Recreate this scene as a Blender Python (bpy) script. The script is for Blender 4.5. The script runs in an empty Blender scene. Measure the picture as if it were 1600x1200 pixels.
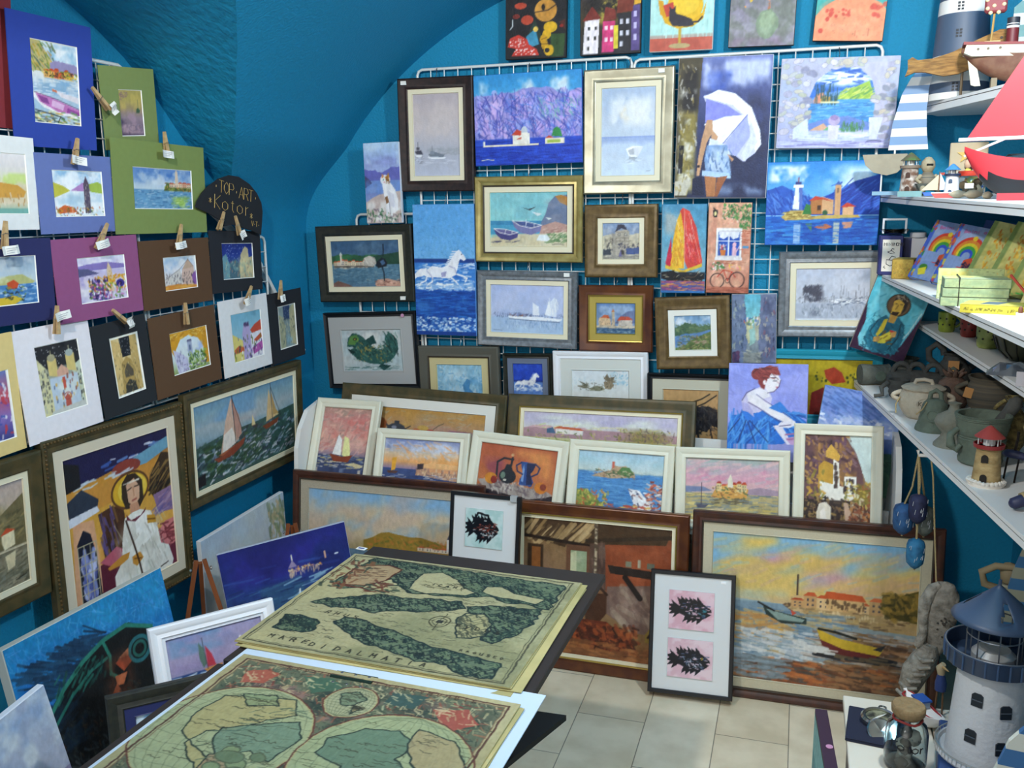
import bpy, bmesh, math, random
import numpy as np
from math import sin, cos, pi, radians, sqrt, atan2, hypot
from mathutils import Vector, Matrix

# ------------------------------------------------------------------ camera, world, lights, exposure
SC = bpy.context.scene
COL = SC.collection
CAM_H, PITCH, YAW, ROLL = 1.6, radians(11.08), radians(17.58), radians(-.72)
fw = Vector((-sin(YAW) * cos(PITCH), cos(YAW) * cos(PITCH), -sin(PITCH)))
r0 = Vector((cos(YAW), sin(YAW), 0))
u0 = r0.cross(fw)
rt = r0 * cos(ROLL) + u0 * sin(ROLL)
up = rt.cross(fw)
cam = bpy.data.cameras.new('camera')
cam.sensor_width = 36
cam.lens = 1416.4 / 1600 * 36
cam.clip_start = .02
camo = bpy.data.objects.new('camera', cam)
COL.objects.link(camo)
camo.matrix_world = Matrix(((rt.x, up.x, -fw.x, 0), (rt.y, up.y, -fw.y, 0), (rt.z, up.z, -fw.z, CAM_H), (0, 0, 0, 1)))
SC.camera = camo
SC.view_settings.view_transform = 'Standard'
SC.view_settings.look = 'None'
SC.view_settings.gamma = 1
SC.view_settings.use_curve_mapping = False
SC.view_settings.exposure = 0.42
W = bpy.data.worlds.new('world')
SC.world = W
W.use_nodes = True
W.node_tree.nodes['Background'].inputs[0].default_value = (1, .97, .93, 1)
W.node_tree.nodes['Background'].inputs[1].default_value = .44


def lamp(name, kind, loc, power, size=.3, target=None, color=(1, .97, .92), **kw):
    d = bpy.data.lights.new(name, kind)
    d.energy = power
    d.color = color
    if kind == 'AREA':
        d.shape = 'DISK'
        d.size = size
    else:
        d.shadow_soft_size = size
    for k, v in kw.items():
        setattr(d, k, v)
    o = bpy.data.objects.new(name, d)
    COL.objects.link(o)
    o.location = loc
    if target:
        o.rotation_euler = (Vector(target) - Vector(loc)).to_track_quat('-Z', 'Y').to_euler()
    return o


# shop lighting: one strong ceiling spot to the left of the aisle, a softer one further back, two fill lights added behind the camera
lamp('ceiling_spot', 'SPOT', (-.95, .75, 2.38), 90, .05, (-.45, 3.3, 1.25), spot_size=radians(140), spot_blend=.9)
lamp('ceiling_bulb', 'POINT', (.40, 1.85, 2.33), 54, .05)
lamp('ceiling_fill_rear', 'AREA', (-.5, -.5, 2.38), 10, .7, (-.5, 2.2, .9))  # broad overhead fill, added behind the camera
lamp('low_fill_light', 'AREA', (-.6, -1.45, 1.1), 8, 1.7, (-.6, 2, 1.3), color=(1, .98, .95))  # added fill, no door modelled: brightens the vault from below and softens contrast

# ------------------------------------------------------------------ materials
MATS = {}


def lin(h):
    if len(h) == 3:
        h = ''.join(c * 2 for c in h)
    r = []
    for i in (0, 2, 4):
        c = int(h[i:i + 2], 16) / 255
        r.append(c / 12.92 if c < .04045 else ((c + .055) / 1.055) ** 2.4)
    return r


def mat(hexc, rough=.6, metal=0., bump=0., scale=40., var=0., spec=.5, hex2=None, trans=0., detail=4, kind='noise', stretch=None, emit=0):
    key = (hexc, rough, metal, bump, scale, var, spec, hex2, trans, kind, stretch, emit)
    if key in MATS:
        return MATS[key]
    m = bpy.data.materials.new('material_' + hexc)
    m.use_nodes = True
    nt = m.node_tree
    b = nt.nodes['Principled BSDF']
    c = lin(hexc)
    b.inputs['Base Color'].default_value = (*c, 1)
    b.inputs['Roughness'].default_value = rough
    b.inputs['Metallic'].default_value = metal
    b.inputs['Specular IOR Level'].default_value = spec
    if trans:
        b.inputs['Transmission Weight'].default_value = trans
        b.inputs['IOR'].default_value = 1.45
    if emit:
        b.inputs['Emission Color'].default_value = (*c, 1)
        b.inputs['Emission Strength'].default_value = emit
    if bump or var or hex2:
        tc = nt.nodes.new('ShaderNodeTexCoord')
        mp = nt.nodes.new('ShaderNodeMapping')
        nt.links.new(tc.outputs['Object'], mp.inputs[0])
        if stretch:
            mp.inputs['Scale'].default_value = stretch
        n = nt.nodes.new('ShaderNodeTexNoise')
        n.inputs['Scale'].default_value = scale
        n.inputs['Detail'].default_value = detail
        nt.links.new(mp.outputs[0], n.inputs['Vector'])
        if var or hex2:
            mx = nt.nodes.new('ShaderNodeMix')
            mx.data_type = 'RGBA'
            c2 = lin(hex2) if hex2 else [x * (1 - var) for x in c]
            mx.inputs[6].default_value = (*c, 1)
            mx.inputs[7].default_value = (*c2, 1)
            rp = nt.nodes.new('ShaderNodeMapRange')
            rp.inputs[1].default_value = .38
            rp.inputs[2].default_value = .62
            nt.links.new(n.outputs[0], rp.inputs[0])
            nt.links.new(rp.outputs[0], mx.inputs[0])
            nt.links.new(mx.outputs[2], b.inputs['Base Color'])
        if bump:
            bp = nt.nodes.new('ShaderNodeBump')
            bp.inputs['Strength'].default_value = bump
            bp.inputs['Distance'].default_value = .01
            nt.links.new(n.outputs[0], bp.inputs['Height'])
            nt.links.new(bp.outputs[0], b.inputs['Normal'])
    MATS[key] = m
    return m


def art_mat(name, rough, bump):
    m = bpy.data.materials.new(name)
    m.use_nodes = True
    nt = m.node_tree
    b = nt.nodes['Principled BSDF']
    a = nt.nodes.new('ShaderNodeAttribute')
    a.attribute_name = 'Col'
    nt.links.new(a.outputs['Color'], b.inputs['Base Color'])
    b.inputs['Roughness'].default_value = rough
    b.inputs['Specular IOR Level'].default_value = .35
    tc = nt.nodes.new('ShaderNodeTexCoord')
    n = nt.nodes.new('ShaderNodeTexNoise')
    n.inputs['Scale'].default_value = 160
    n.inputs['Detail'].default_value = 3
    nt.links.new(tc.outputs['Object'], n.inputs['Vector'])
    bp = nt.nodes.new('ShaderNodeBump')
    bp.inputs['Strength'].default_value = bump
    bp.inputs['Distance'].default_value = .002
    nt.links.new(n.outputs[0], bp.inputs['Height'])
    nt.links.new(bp.outputs[0], b.inputs['Normal'])
    return m


OIL = art_mat('oil_paint', .5, .5)
PAPER = art_mat('printed_paper', .85, .1)
GLASSY = art_mat('print_behind_glass', .3, 0)


# ------------------------------------------------------------------ mesh building
class MB:
    def __init__(s):
        s.v, s.f, s.m = [], [], []

    def add(s, vs, fs, m=0, M=None):
        o = len(s.v)
        s.v += [tuple(M @ Vector(p)) if M else tuple(p) for p in vs]
        s.f += [tuple(i + o for i in f) for f in fs]
        s.m += [m] * len(fs)
        return s

    def box(s, x0, y0, z0, x1, y1, z1, m=0, M=None, bev=0):
        if bev:
            b = bev
            vs, fs = [], []
            xs, ys, zs = (x0, x1), (y0, y1), (z0, z1)
            sg = (1, -1)
            for i in (0, 1):
                for j in (0, 1):
                    for k in (0, 1):
                        X, Y, Z_ = xs[i], ys[j], zs[k]
                        vs += [(X, Y + sg[j] * b, Z_ + sg[k] * b), (X + sg[i] * b, Y, Z_ + sg[k] * b), (X + sg[i] * b, Y + sg[j] * b, Z_)]
            g = lambda i, j, k, a: ((i * 2 + j) * 2 + k) * 3 + a
            for i in (0, 1):
                q = [g(i, 0, 0, 0), g(i, 1, 0, 0), g(i, 1, 1, 0), g(i, 0, 1, 0)]
                fs.append(q if i else q[::-1])
                q = [g(0, i, 0, 1), g(1, i, 0, 1), g(1, i, 1, 1), g(0, i, 1, 1)]
                fs.append(q if not i else q[::-1])
                q = [g(0, 0, i, 2), g(1, 0, i, 2), g(1, 1, i, 2), g(0, 1, i, 2)]
                fs.append(q if i else q[::-1])
            for i in (0, 1):
                for j in (0, 1):
                    fs.append([g(i, j, 0, 0), g(i, j, 1, 0), g(i, j, 1, 1), g(i, j, 0, 1)])
                    fs.append([g(i, 0, j, 0), g(i, 1, j, 0), g(i, 1, j, 2), g(i, 0, j, 2)])
                    fs.append([g(0, i, j, 1), g(1, i, j, 1), g(1, i, j, 2), g(0, i, j, 2)])
                    for k in (0, 1):
                        fs.append([g(i, j, k, 0), g(i, j, k, 1), g(i, j, k, 2)])
            return s.add(vs, fs, m, M)
        vs = [(x, y, z) for x in (x0, x1) for y in (y0, y1) for z in (z0, z1)]
        return s.add(vs, [(0, 1, 3, 2), (4, 6, 7, 5), (0, 4, 5, 1), (2, 3, 7, 6), (0, 2, 6, 4), (1, 5, 7, 3)], m, M)

    def lathe(s, prof, c=(0, 0, 0), n=24, m=0, M=None, cap=True, sx=1, sy=1):
        vs, fs = [], []
        for r, z in prof:
            for k in range(n):
                a = 2 * pi * k / n
                vs.append((c[0] + r * cos(a) * sx, c[1] + r * sin(a) * sy, c[2] + z))
        for i in range(len(prof) - 1):
            for k in range(n):
                k2 = (k + 1) % n
                fs.append((i * n + k, i * n + k2, (i + 1) * n + k2, (i + 1) * n + k))
        if cap:
            fs.append(tuple(range(n))[::-1])
            fs.append(tuple((len(prof) - 1) * n + k for k in range(n)))
        return s.add(vs, fs, m, M)

    def tube(s, pts, r, n=6, m=0, M=None, closed=False):
        pts = [Vector(p) for p in pts]
        if not isinstance(r, (list, tuple)):
            r = [r] * len(pts)
        vs, fs = [], []
        N = len(pts)
        prev = None
        for i, p in enumerate(pts):
            a = pts[(i - 1) % N] if closed or i > 0 else p
            b = pts[(i + 1) % N] if closed or i < N - 1 else p
            t = (b - a).normalized()
            if prev is None:
                prev = t.orthogonal().normalized()
            u = (prev - t * prev.dot(t))
            u = u.normalized() if u.length > 1e-6 else t.orthogonal().normalized()
            prev = u
            w = t.cross(u)
            for k in range(n):
                an = 2 * pi * k / n
                vs.append(p + (u * cos(an) + w * sin(an)) * r[i])
        for i in range(N if closed else N - 1):
            j = (i + 1) % N
            for k in range(n):
                k2 = (k + 1) % n
                fs.append((i * n + k, i * n + k2, j * n + k2, j * n + k))
        if not closed:
            fs.append(tuple(range(n))[::-1])
            fs.append(tuple((N - 1) * n + k for k in range(n)))
        return s.add(vs, fs, m, M)

    def prism(s, poly, y0, y1, m=0, M=None):
        """outline in x,z extruded along y"""
        n = len(poly)
        vs = [(x, y0, z) for x, z in poly] + [(x, y1, z) for x, z in poly]
        fs = [tuple(range(n)), tuple(range(n, 2 * n))[::-1]] + [(i, i + n, (i + 1) % n + n, (i + 1) % n) for i in range(n)]
        return s.add(vs, fs, m, M)

    def rings(s, w, h, prof, m=0, back=None):
        """mitred rectangular profile: prof = (inset, y) from the outside in; y toward the viewer is negative"""
        vs, fs = [], []
        for ins, y in prof:
            a, b = w / 2 - ins, h / 2 - ins
            vs += [(-a, y, b), (a, y, b), (a, y, -b), (-a, y, -b)]
        for i in range(len(prof) - 1):
            for k in range(4):
                k2 = (k + 1) % 4
                fs.append((i * 4 + k, i * 4 + k2, i * 4 + 4 + k2, i * 4 + 4 + k))
        return s.add(vs, fs, m)

    def build(s, name, mats, parent=None, loc=None, smooth=None, M=None):
        me = bpy.data.meshes.new(name)
        me.from_pydata(s.v, [], s.f)
        if not isinstance(mats, (list, tuple)):
            mats = [mats]
        for q in mats:
            me.materials.append(q)
        if len(mats) > 1:
            me.polygons.foreach_set('material_index', s.m)
        b = bmesh.new()
        b.from_mesh(me)
        bmesh.ops.recalc_face_normals(b, faces=b.faces)
        b.to_mesh(me)
        b.free()
        if smooth:
            me.polygons.foreach_set('use_smooth', [True] * len(me.polygons))
            me.set_sharp_from_angle(angle=radians(smooth))
        me.update()
        o = bpy.data.objects.new(name, me)
        COL.objects.link(o)
        if parent:
            o.parent = parent
        if loc:
            o.location = loc
        if M:
            o.matrix_world = M
        return o


def tag(o, label=None, cat=None, group=None, kind=None):
    if label:
        o['label'] = label
    if cat:
        o['category'] = cat
    if group:
        o['group'] = group
    if kind:
        o['kind'] = kind
    return o


def thing(name, label, cat, loc=(0, 0, 0), rz=0, group=None, M=None):
    o = bpy.data.objects.new(name, None)
    o.empty_display_size = .05
    COL.objects.link(o)
    o.location = loc
    o.rotation_euler = (0, 0, rz)
    if M:
        o.matrix_world = M
    return tag(o, label, cat, group)


def copy_tree(o, parent=None):
    c = o.copy()
    COL.objects.link(c)
    c.parent = parent
    for ch in [x for x in o.children]:
        copy_tree(ch, c)
    return c


def arc(cx, cz, r, a0, a1, n, ry=None):
    ry = ry or r
    return [(cx + r * cos(radians(a0 + (a1 - a0) * i / n)), cz + ry * sin(radians(a0 + (a1 - a0) * i / n))) for i in range(n + 1)]


# ------------------------------------------------------------------ a small painter: fills the colours of finely divided picture meshes
GLY = dict(A='0 0 2 6 4 0|1 2 3 2', B='0 0 0 6 3 6 3 3 0 3|3 3 4 1 3 0 0 0', C='4 5 2 6 0 4 0 2 2 0 4 1', D='0 0 0 6 3 5 4 3 3 1 0 0', E='4 6 0 6 0 0 4 0|0 3 3 3',
           G='4 5 2 6 0 4 0 2 2 0 4 1 4 3 2 3', H='0 0 0 6|4 0 4 6|0 3 4 3', I='2 0 2 6', K='0 0 0 6|4 6 0 3 4 0', L='0 6 0 0 4 0', M='0 0 0 6 2 3 4 6 4 0', N='0 0 0 6 4 0 4 6',
           O='2 0 0 2 0 4 2 6 4 4 4 2 2 0', P='0 0 0 6 3 6 4 4 3 3 0 3', R='0 0 0 6 3 6 4 4 3 3 0 3|2 3 4 0', S='4 5 2 6 0 5 1 3 3 3 4 1 2 0 0 1', T='0 6 4 6|2 6 2 0', U='0 6 0 1 2 0 4 1 4 6',
           V='0 6 2 0 4 6', W='0 6 1 0 2 4 3 0 4 6', Y='0 6 2 3 4 6|2 3 2 0', o='2 0 0 1 0 3 2 4 4 3 4 1 2 0', t='2 5 2 1 3 0|1 4 3 4', r='1 0 1 4|1 3 3 4', a='4 4 4 0|4 3 2 4 0 2 2 0 4 1',
           i='2 0 2 4|2 5 2 5', e='0 2 4 2 3 4 1 4 0 2 1 0 4 1', l='2 0 2 6', n='0 0 0 4|0 3 2 4 4 3 4 0', s='4 4 1 4 1 2 4 2 4 0 0 0')
GLY['*'] = '0 1 4 4|4 1 0 4|2 0 2 5'
GLY['.'] = '2 2 2 3'


class Pt:
    def __init__(s, w, h, seed=1):
        s.W, s.H = max(8, int(w)), max(8, int(h))
        s.a = np.ones((s.H, s.W, 3), np.float32) * .9
        s.rs = np.random.RandomState(seed)
        s.seed = seed
        s.mn = min(s.W, s.H) / 100.
        s.yy, s.xx = np.mgrid[0:s.H, 0:s.W].astype(np.float32)

    def c(s, h):
        if len(h) == 3:
            h = ''.join(q * 2 for q in h)
        return np.array([int(h[i:i + 2], 16) / 255 for i in (0, 2, 4)], np.float32)

    def noise(s, sx, sy, seed=None, oct=3):
        rs = np.random.RandomState(seed) if seed is not None else s.rs
        out = np.zeros((s.H, s.W), np.float32)
        amp = 1.
        tot = 0
        for o in range(oct):
            gx, gy = max(2, int(sx * 2 ** o) + 1), max(2, int(sy * 2 ** o) + 1)
            g = rs.rand(gy + 1, gx + 1).astype(np.float32)
            x = s.xx / s.W * (gx - .01)
            y = s.yy / s.H * (gy - .01)
            x0, y0 = x.astype(int), y.astype(int)
            fx, fy = x - x0, y - y0
            fx = fx * fx * (3 - 2 * fx)
            fy = fy * fy * (3 - 2 * fy)
            v = (g[y0, x0] * (1 - fx) + g[y0, x0 + 1] * fx) * (1 - fy) + (g[y0 + 1, x0] * (1 - fx) + g[y0 + 1, x0 + 1] * fx) * fy
            out += v * amp
            tot += amp
            amp *= .55
        return out / tot

    def bb(s, x0, y0, x1, y1):
        return max(0, int(x0)), max(0, int(y0)), min(s.W, int(x1) + 2), min(s.H, int(y1) + 2)

    def put(s, mask, c, box, al=1.):
        x0, y0, x1, y1 = box
        m = (mask * al)[..., None]
        s.a[y0:y1, x0:x1] = s.a[y0:y1, x0:x1] * (1 - m) + c * m

    def poly(s, c, P, al=1.):
        P = [(x * s.W / 100, y * s.H / 100) for x, y in P]
        xs, ys = [p[0] for p in P], [p[1] for p in P]
        b = s.bb(min(xs) - 1, min(ys) - 1, max(xs) + 1, max(ys) + 1)
        if b[0] >= b[2] or b[1] >= b[3]:
            return
        X = s.xx[b[1]:b[3], b[0]:b[2]] + .5
        Y = s.yy[b[1]:b[3], b[0]:b[2]] + .5
        ins = np.zeros(X.shape, bool)
        for i in range(len(P)):
            (ax, ay), (bx, by) = P[i], P[(i + 1) % len(P)]
            if ay == by:
                continue
            k = ((ay > Y) != (by > Y)) & (X < (bx - ax) * (Y - ay) / (by - ay) + ax)
            ins ^= k
        s.put(ins.astype(np.float32), c, b, al)

    def seg(s, c, ax, ay, bx, by, w, al=1.):
        w = max(w / 2, .45)
        b = s.bb(min(ax, bx) - w - 1, min(ay, by) - w - 1, max(ax, bx) + w + 1, max(ay, by) + w + 1)
        if b[0] >= b[2] or b[1] >= b[3]:
            return
        X = s.xx[b[1]:b[3], b[0]:b[2]] + .5 - ax
        Y = s.yy[b[1]:b[3], b[0]:b[2]] + .5 - ay
        dx, dy = bx - ax, by - ay
        L = dx * dx + dy * dy
        t = np.clip((X * dx + Y * dy) / L, 0, 1) if L > 1e-6 else 0 * X
        d = np.hypot(X - t * dx, Y - t * dy)
        s.put(np.clip(w - d + .5, 0, 1), c, b, al)

    def line(s, c, w, P, al=1.):
        P = [(x * s.W / 100, y * s.H / 100) for x, y in P]
        if len(P) == 1:
            P = P * 2
        for i in range(len(P) - 1):
            s.seg(c, *P[i], *P[i + 1], w * s.mn, al)

    def ell(s, c, cx, cy, rx, ry, ang=0, al=1.):
        cx, cy, rx, ry = cx * s.W / 100, cy * s.H / 100, rx * s.W / 100, ry * s.H / 100
        R = max(rx, ry)
        b = s.bb(cx - R - 1, cy - R - 1, cx + R + 1, cy + R + 1)
        if b[0] >= b[2] or b[1] >= b[3]:
            return
        X = s.xx[b[1]:b[3], b[0]:b[2]] + .5 - cx
        Y = s.yy[b[1]:b[3], b[0]:b[2]] + .5 - cy
        ca, sa = cos(radians(ang)), sin(radians(ang))
        q = ((X * ca + Y * sa) / max(rx, .5)) ** 2 + ((Y * ca - X * sa) / max(ry, .5)) ** 2
        s.put((q <= 1).astype(np.float32), c, b, al)

    def text(s, c, w, x, y, size, ang, txt, gap=1.5):
        k = size / 6 * s.mn
        ca, sa = cos(radians(ang)), sin(radians(ang))
        ox = 0
        X0, Y0 = x * s.W / 100, y * s.H / 100
        for ch in txt:
            for part in GLY.get(ch, '').split('|'):
                v = [float(q) for q in part.split()]
                q = [((ox + v[i]) * k, -v[i + 1] * k) for i in range(0, len(v), 2)]
                for i in range(len(q) - 1):
                    a, b = q[i], q[i + 1]
                    s.seg(c, X0 + a[0] * ca - a[1] * sa, Y0 + a[0] * sa + a[1] * ca, X0 + b[0] * ca - b[1] * sa, Y0 + b[0] * sa + b[1] * ca, w * s.mn)
            ox += 4 + gap

    def run(s, spec):
        for ln in spec.replace('\n', ';').split(';'):
            t = ln.split()
            if not t:
                continue
            op = t[0]
            if op == 'g':       # vertical gradient
                cs = [s.c(q) for q in t[1:]]
                k = s.yy / s.H * (len(cs) - 1)
                i = np.minimum(k.astype(int), len(cs) - 2) if len(cs) > 1 else 0 * k.astype(int)
                A = np.array(cs)
                f = (k - i)[..., None]
                s.a = A[i] * (1 - f) + A[np.minimum(i + 1, len(cs) - 1)] * f
            elif op == 'p':
                v = [float(q) for q in t[2:]]
                s.poly(s.c(t[1]), list(zip(v[::2], v[1::2])))
            elif op == 'l':
                v = [float(q) for q in t[3:]]
                s.line(s.c(t[1]), float(t[2]), list(zip(v[::2], v[1::2])))
            elif op == 'e':
                s.ell(s.c(t[1]), *[float(q) for q in t[2:]])
            elif op == 'o':     # ellipse outline: c w cx cy rx ry
                w, cx, cy, rx, ry = [float(q) for q in t[2:7]]
                s.line(s.c(t[1]), w, [(cx + rx * cos(a * pi / 14), cy + ry * sin(a * pi / 14)) for a in range(29)])
            elif op == 'q':     # rectangle
                x0, y0, x1, y1 = [float(q) for q in t[2:6]]
                s.poly(s.c(t[1]), [(x0, y0), (x1, y0), (x1, y1), (x0, y1)])
            elif op == 'n':     # noise cloud: c amt sx sy x0 y0 x1 y1 thr
                v = [float(q) for q in t[2:]]
                amt, sx, sy = v[:3]
                x0, y0, x1, y1 = v[3:7] if len(v) > 6 else (-20, -20, 120, 120)
                thr = v[7] if len(v) > 7 else .5
                m = np.clip((s.noise(sx, sy, oct=4) - thr) * 5 + .5, 0, 1)
                X, Y = s.xx / s.W * 100, s.yy / s.H * 100
                e = 12. if min(x1 - x0, y1 - y0) > 30 else 5.
                m = m * np.clip((X - x0) / e, 0, 1) * np.clip((x1 - X) / e, 0, 1) * np.clip((Y - y0) / e, 0, 1) * np.clip((y1 - Y) / e, 0, 1)
                m = (m * amt)[..., None]
                s.a = s.a * (1 - m) + s.c(t[1]) * m
            elif op == 'r':     # ridge: c y amp freq ybot [x0 x1]
                y, amp, fr, yb = [float(q) for q in t[2:6]]
                x0, x1 = (float(t[6]), float(t[7])) if len(t) > 7 else (0, 100)
                n = 40
                g = s.rs.rand(int(fr) + 3)
                g2 = s.rs.rand(int(fr * 4) + 6)
                P = []
                for i in range(n + 1):
                    u = i / n
                    k = u * fr
                    j = int(k)
                    f = k - j
                    f = f * f * (3 - 2 * f)
                    k2 = u * fr * 4
                    j2 = int(k2)
                    v = g[j] * (1 - f) + g[j + 1] * f + .3 * (g2[j2] * (1 - k2 + j2) + g2[j2 + 1] * (k2 - j2))
                    ed = min(1, u * 6, (1 - u) * 6) if len(t) > 7 else 1
                    P.append((x0 + (x1 - x0) * u, y - v * amp * ed))
                s.poly(s.c(t[1]), P + [(x1, yb), (x0, yb)])
            elif op == 's':     # strokes: n colours x0 y0 x1 y1 len w ang jit
                q = min(1, 200 / min(s.W, s.H)) if int(t[1]) > 40 else 1
                n = int(int(t[1]) / q)
                cs = [s.c(q_) for q_ in t[2].split(',')]
                x0, y0, x1, y1, L, w, an, ji = [float(q_) for q_ in t[3:11]]
                if n >= 12:
                    n, L, w = int(n * 1.35), L * .8, w * .78
                w *= q ** .6
                L *= max(q, .7)
                al = float(t[11]) if len(t) > 11 else (.8 if q == 1 else .6)
                for _ in range(n):
                    x, y = (x0 + (x1 - x0) * s.rs.rand()) * s.W / 100, (y0 + (y1 - y0) * s.rs.rand()) * s.H / 100
                    a = radians(an + (s.rs.rand() * 2 - 1) * ji)
                    l = L * s.mn * (.5 + s.rs.rand()) / 2
                    s.seg(cs[s.rs.randint(len(cs))], x - cos(a) * l, y - sin(a) * l, x + cos(a) * l, y + sin(a) * l, w * s.mn * (.6 + .8 * s.rs.rand()), al)
            elif op == 'h':     # row of houses: walls roofs x0 x1 ybase height n
                cs = [s.c(q) for q in t[1].split(',')]
                ro = [s.c(q) for q in t[2].split(',')]
                x0, x1, yb, h, n = [float(q) for q in t[3:8]]
                n = int(n)
                wd = (x1 - x0) / n
                for i in range(n):
                    hh = h * (.6 + .5 * s.rs.rand())
                    xa, xb = x0 + i * wd, x0 + (i + 1) * wd
                    s.poly(cs[s.rs.randint(len(cs))], [(xa, yb), (xa, yb - hh), (xb, yb - hh), (xb, yb)])
                    s.poly(ro[s.rs.randint(len(ro))], [(xa - wd * .08, yb - hh), (xa + wd * .3, yb - hh * 1.32), (xb - wd * .2, yb - hh * 1.32), (xb + wd * .08, yb - hh)])
                    for a in range(2):
                        for b in range(2):
                            xx, yy = xa + wd * (.25 + .4 * a), yb - hh * (.8 - .4 * b)
                            s.poly(s.c('4a4650'), [(xx, yy), (xx + wd * .14, yy), (xx + wd * .14, yy + hh * .18), (xx, yy + hh * .18)])
            elif op == 'b':     # sailing boat: hull sailA sailB cx y size
                hl, sa, sb = [s.c(q) for q in t[1:4]]
                cx, y, z = [float(q) for q in t[4:7]]
                r = s.H / s.W
                zx = z * r
                s.poly(hl, [(cx - zx * .45, y - z * .1), (cx + zx * .5, y - z * .12), (cx + zx * .34, y + z * .03), (cx - zx * .32, y + z * .04)])
                s.poly(sa, [(cx, y - z), (cx - zx * .38, y - z * .16), (cx - zx * .02, y - z * .14)])
                s.poly(sb, [(cx + zx * .03, y - z * .93), (cx + zx * .05, y - z * .16), (cx + zx * .38, y - z * .2)])
                s.line(hl, .7, [(cx, y - z * 1.05), (cx, y - z * .1)])
            elif op == 'x':     # text: c w x y size ang word
                s.text(s.c(t[1]), *[float(q) for q in t[2:7]], t[7].replace('_', ' '))
            elif op == 'w':     # warp everything so far
                am, fr = float(t[1]) * s.mn, float(t[2])
                dx = (s.noise(fr, fr) - .5) * 2 * am
                dy = (s.noise(fr, fr) - .5) * 2 * am
                X = np.clip(s.xx + dx, 0, s.W - 1).astype(int)
                Y = np.clip(s.yy + dy, 0, s.H - 1).astype(int)
                s.a = s.a[Y, X]
            elif op == 'B':     # soften everything so far
                k = max(1, int(float(t[1]) * s.mn))
                for ax in (0, 1, 0, 1):
                    n_ = s.a.shape[ax]
                    c_ = np.cumsum(np.concatenate([np.zeros_like(s.a.take([0], ax)), s.a.take(np.clip(np.arange(-k, n_ + k), 0, n_ - 1), ax)], ax), ax)
                    s.a = ((c_.take(np.arange(2 * k + 1, n_ + 2 * k + 1), ax) - c_.take(np.arange(0, n_), ax)) / (2 * k + 1)).astype(np.float32)
            elif op == 'v':     # paint unevenness
                am = float(t[1])
                s.a = s.a * (1 + am * (s.noise(s.W / 5, s.H / 9, oct=2) - .5)[..., None]) + am * .35 * (s.noise(s.W / 12, s.H / 12, oct=2) - .5)[..., None]
            elif op == 'F':
                FN[t[1]](s, *t[2:])
        return s


FN = {}


def paint_mesh(name, w, h, spec, parent, y, seed=1, dist=3.0, mt=None, z=0, x=0, ss=2, fine=1.25, gain=1., vis=1.):
    nx, ny = max(6, int(w / dist * 1416 / fine)), max(6, int(h / dist * 1416 / fine))
    p = Pt(nx * ss, int(ny * ss * vis), seed).run(spec)
    pa = p.a
    if pa.shape[0] < ny * ss:      # the hidden lower part of a picture continues its lowest rows
        pa = np.concatenate([pa, np.repeat(pa[-1:], ny * ss - pa.shape[0], 0)])
    a = np.clip(pa, 0, 1).reshape(ny, ss, nx, ss, 3).mean((1, 3))
    # colour lives on vertices: nx*ny vertices spanning the rectangle
    xs = np.linspace(-w / 2, w / 2, nx) + x
    zs = np.linspace(h / 2, -h / 2, ny) + z
    X, Z_ = np.meshgrid(xs, zs)
    co = np.stack([X, np.full_like(X, y), Z_], -1).reshape(-1, 3).astype(np.float32)
    I = np.arange(nx * ny).reshape(ny, nx)
    q = np.stack([I[1:, :-1], I[1:, 1:], I[:-1, 1:], I[:-1, :-1]], -1).reshape(-1, 4)
    me = bpy.data.meshes.new(name)
    me.vertices.add(len(co))
    me.vertices.foreach_set('co', co.ravel())
    me.loops.add(q.size)
    me.loops.foreach_set('vertex_index', q.ravel().astype(np.int32))
    me.polygons.add(len(q))
    me.polygons.foreach_set('loop_start', np.arange(0, q.size, 4, dtype=np.int32))
    me.update(calc_edges=True)
    s = a.reshape(-1, 3)
    L = np.where(s < .04045, s / 12.92, ((s + .055) / 1.055) ** 2.4) * gain
    at = me.color_attributes.new('Col', 'FLOAT_COLOR', 'POINT')
    at.data.foreach_set('color', np.concatenate([L, np.ones((len(L), 1))], 1).astype(np.float32).ravel())
    me.materials.append(mt or OIL)
    o = bpy.data.objects.new(name, me)
    COL.objects.link(o)
    o.parent = parent
    return o


def pose(v):
    x, y, z, ya, ti, ro = v[:6]
    ya, ti, ro = radians(ya), radians(ti), radians(ro)
    n = Vector((sin(ya) * cos(ti), -cos(ya) * cos(ti), sin(ti)))
    u = Vector((cos(ya), sin(ya), 0))
    w = n.cross(u)
    u2 = u * cos(ro) + w * sin(ro)
    w2 = w * cos(ro) - u * sin(ro)
    return Matrix(((u2.x, -n.x, w2.x, x), (u2.y, -n.y, w2.y, y), (u2.z, -n.z, w2.z, z), (0, 0, 0, 1)))

# ------------------------------------------------------------------ the setting
WALL = mat('0086b0', .75, bump=.35, scale=120, hex2='0082ab', detail=5)
ROUGH = mat('0083ac', .7, bump=1.0, scale=34, stretch=(1.2, .6, 1.3), detail=6, hex2='007ea8')
YB, XL, XR = 3.4, -1.97, .76


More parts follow.
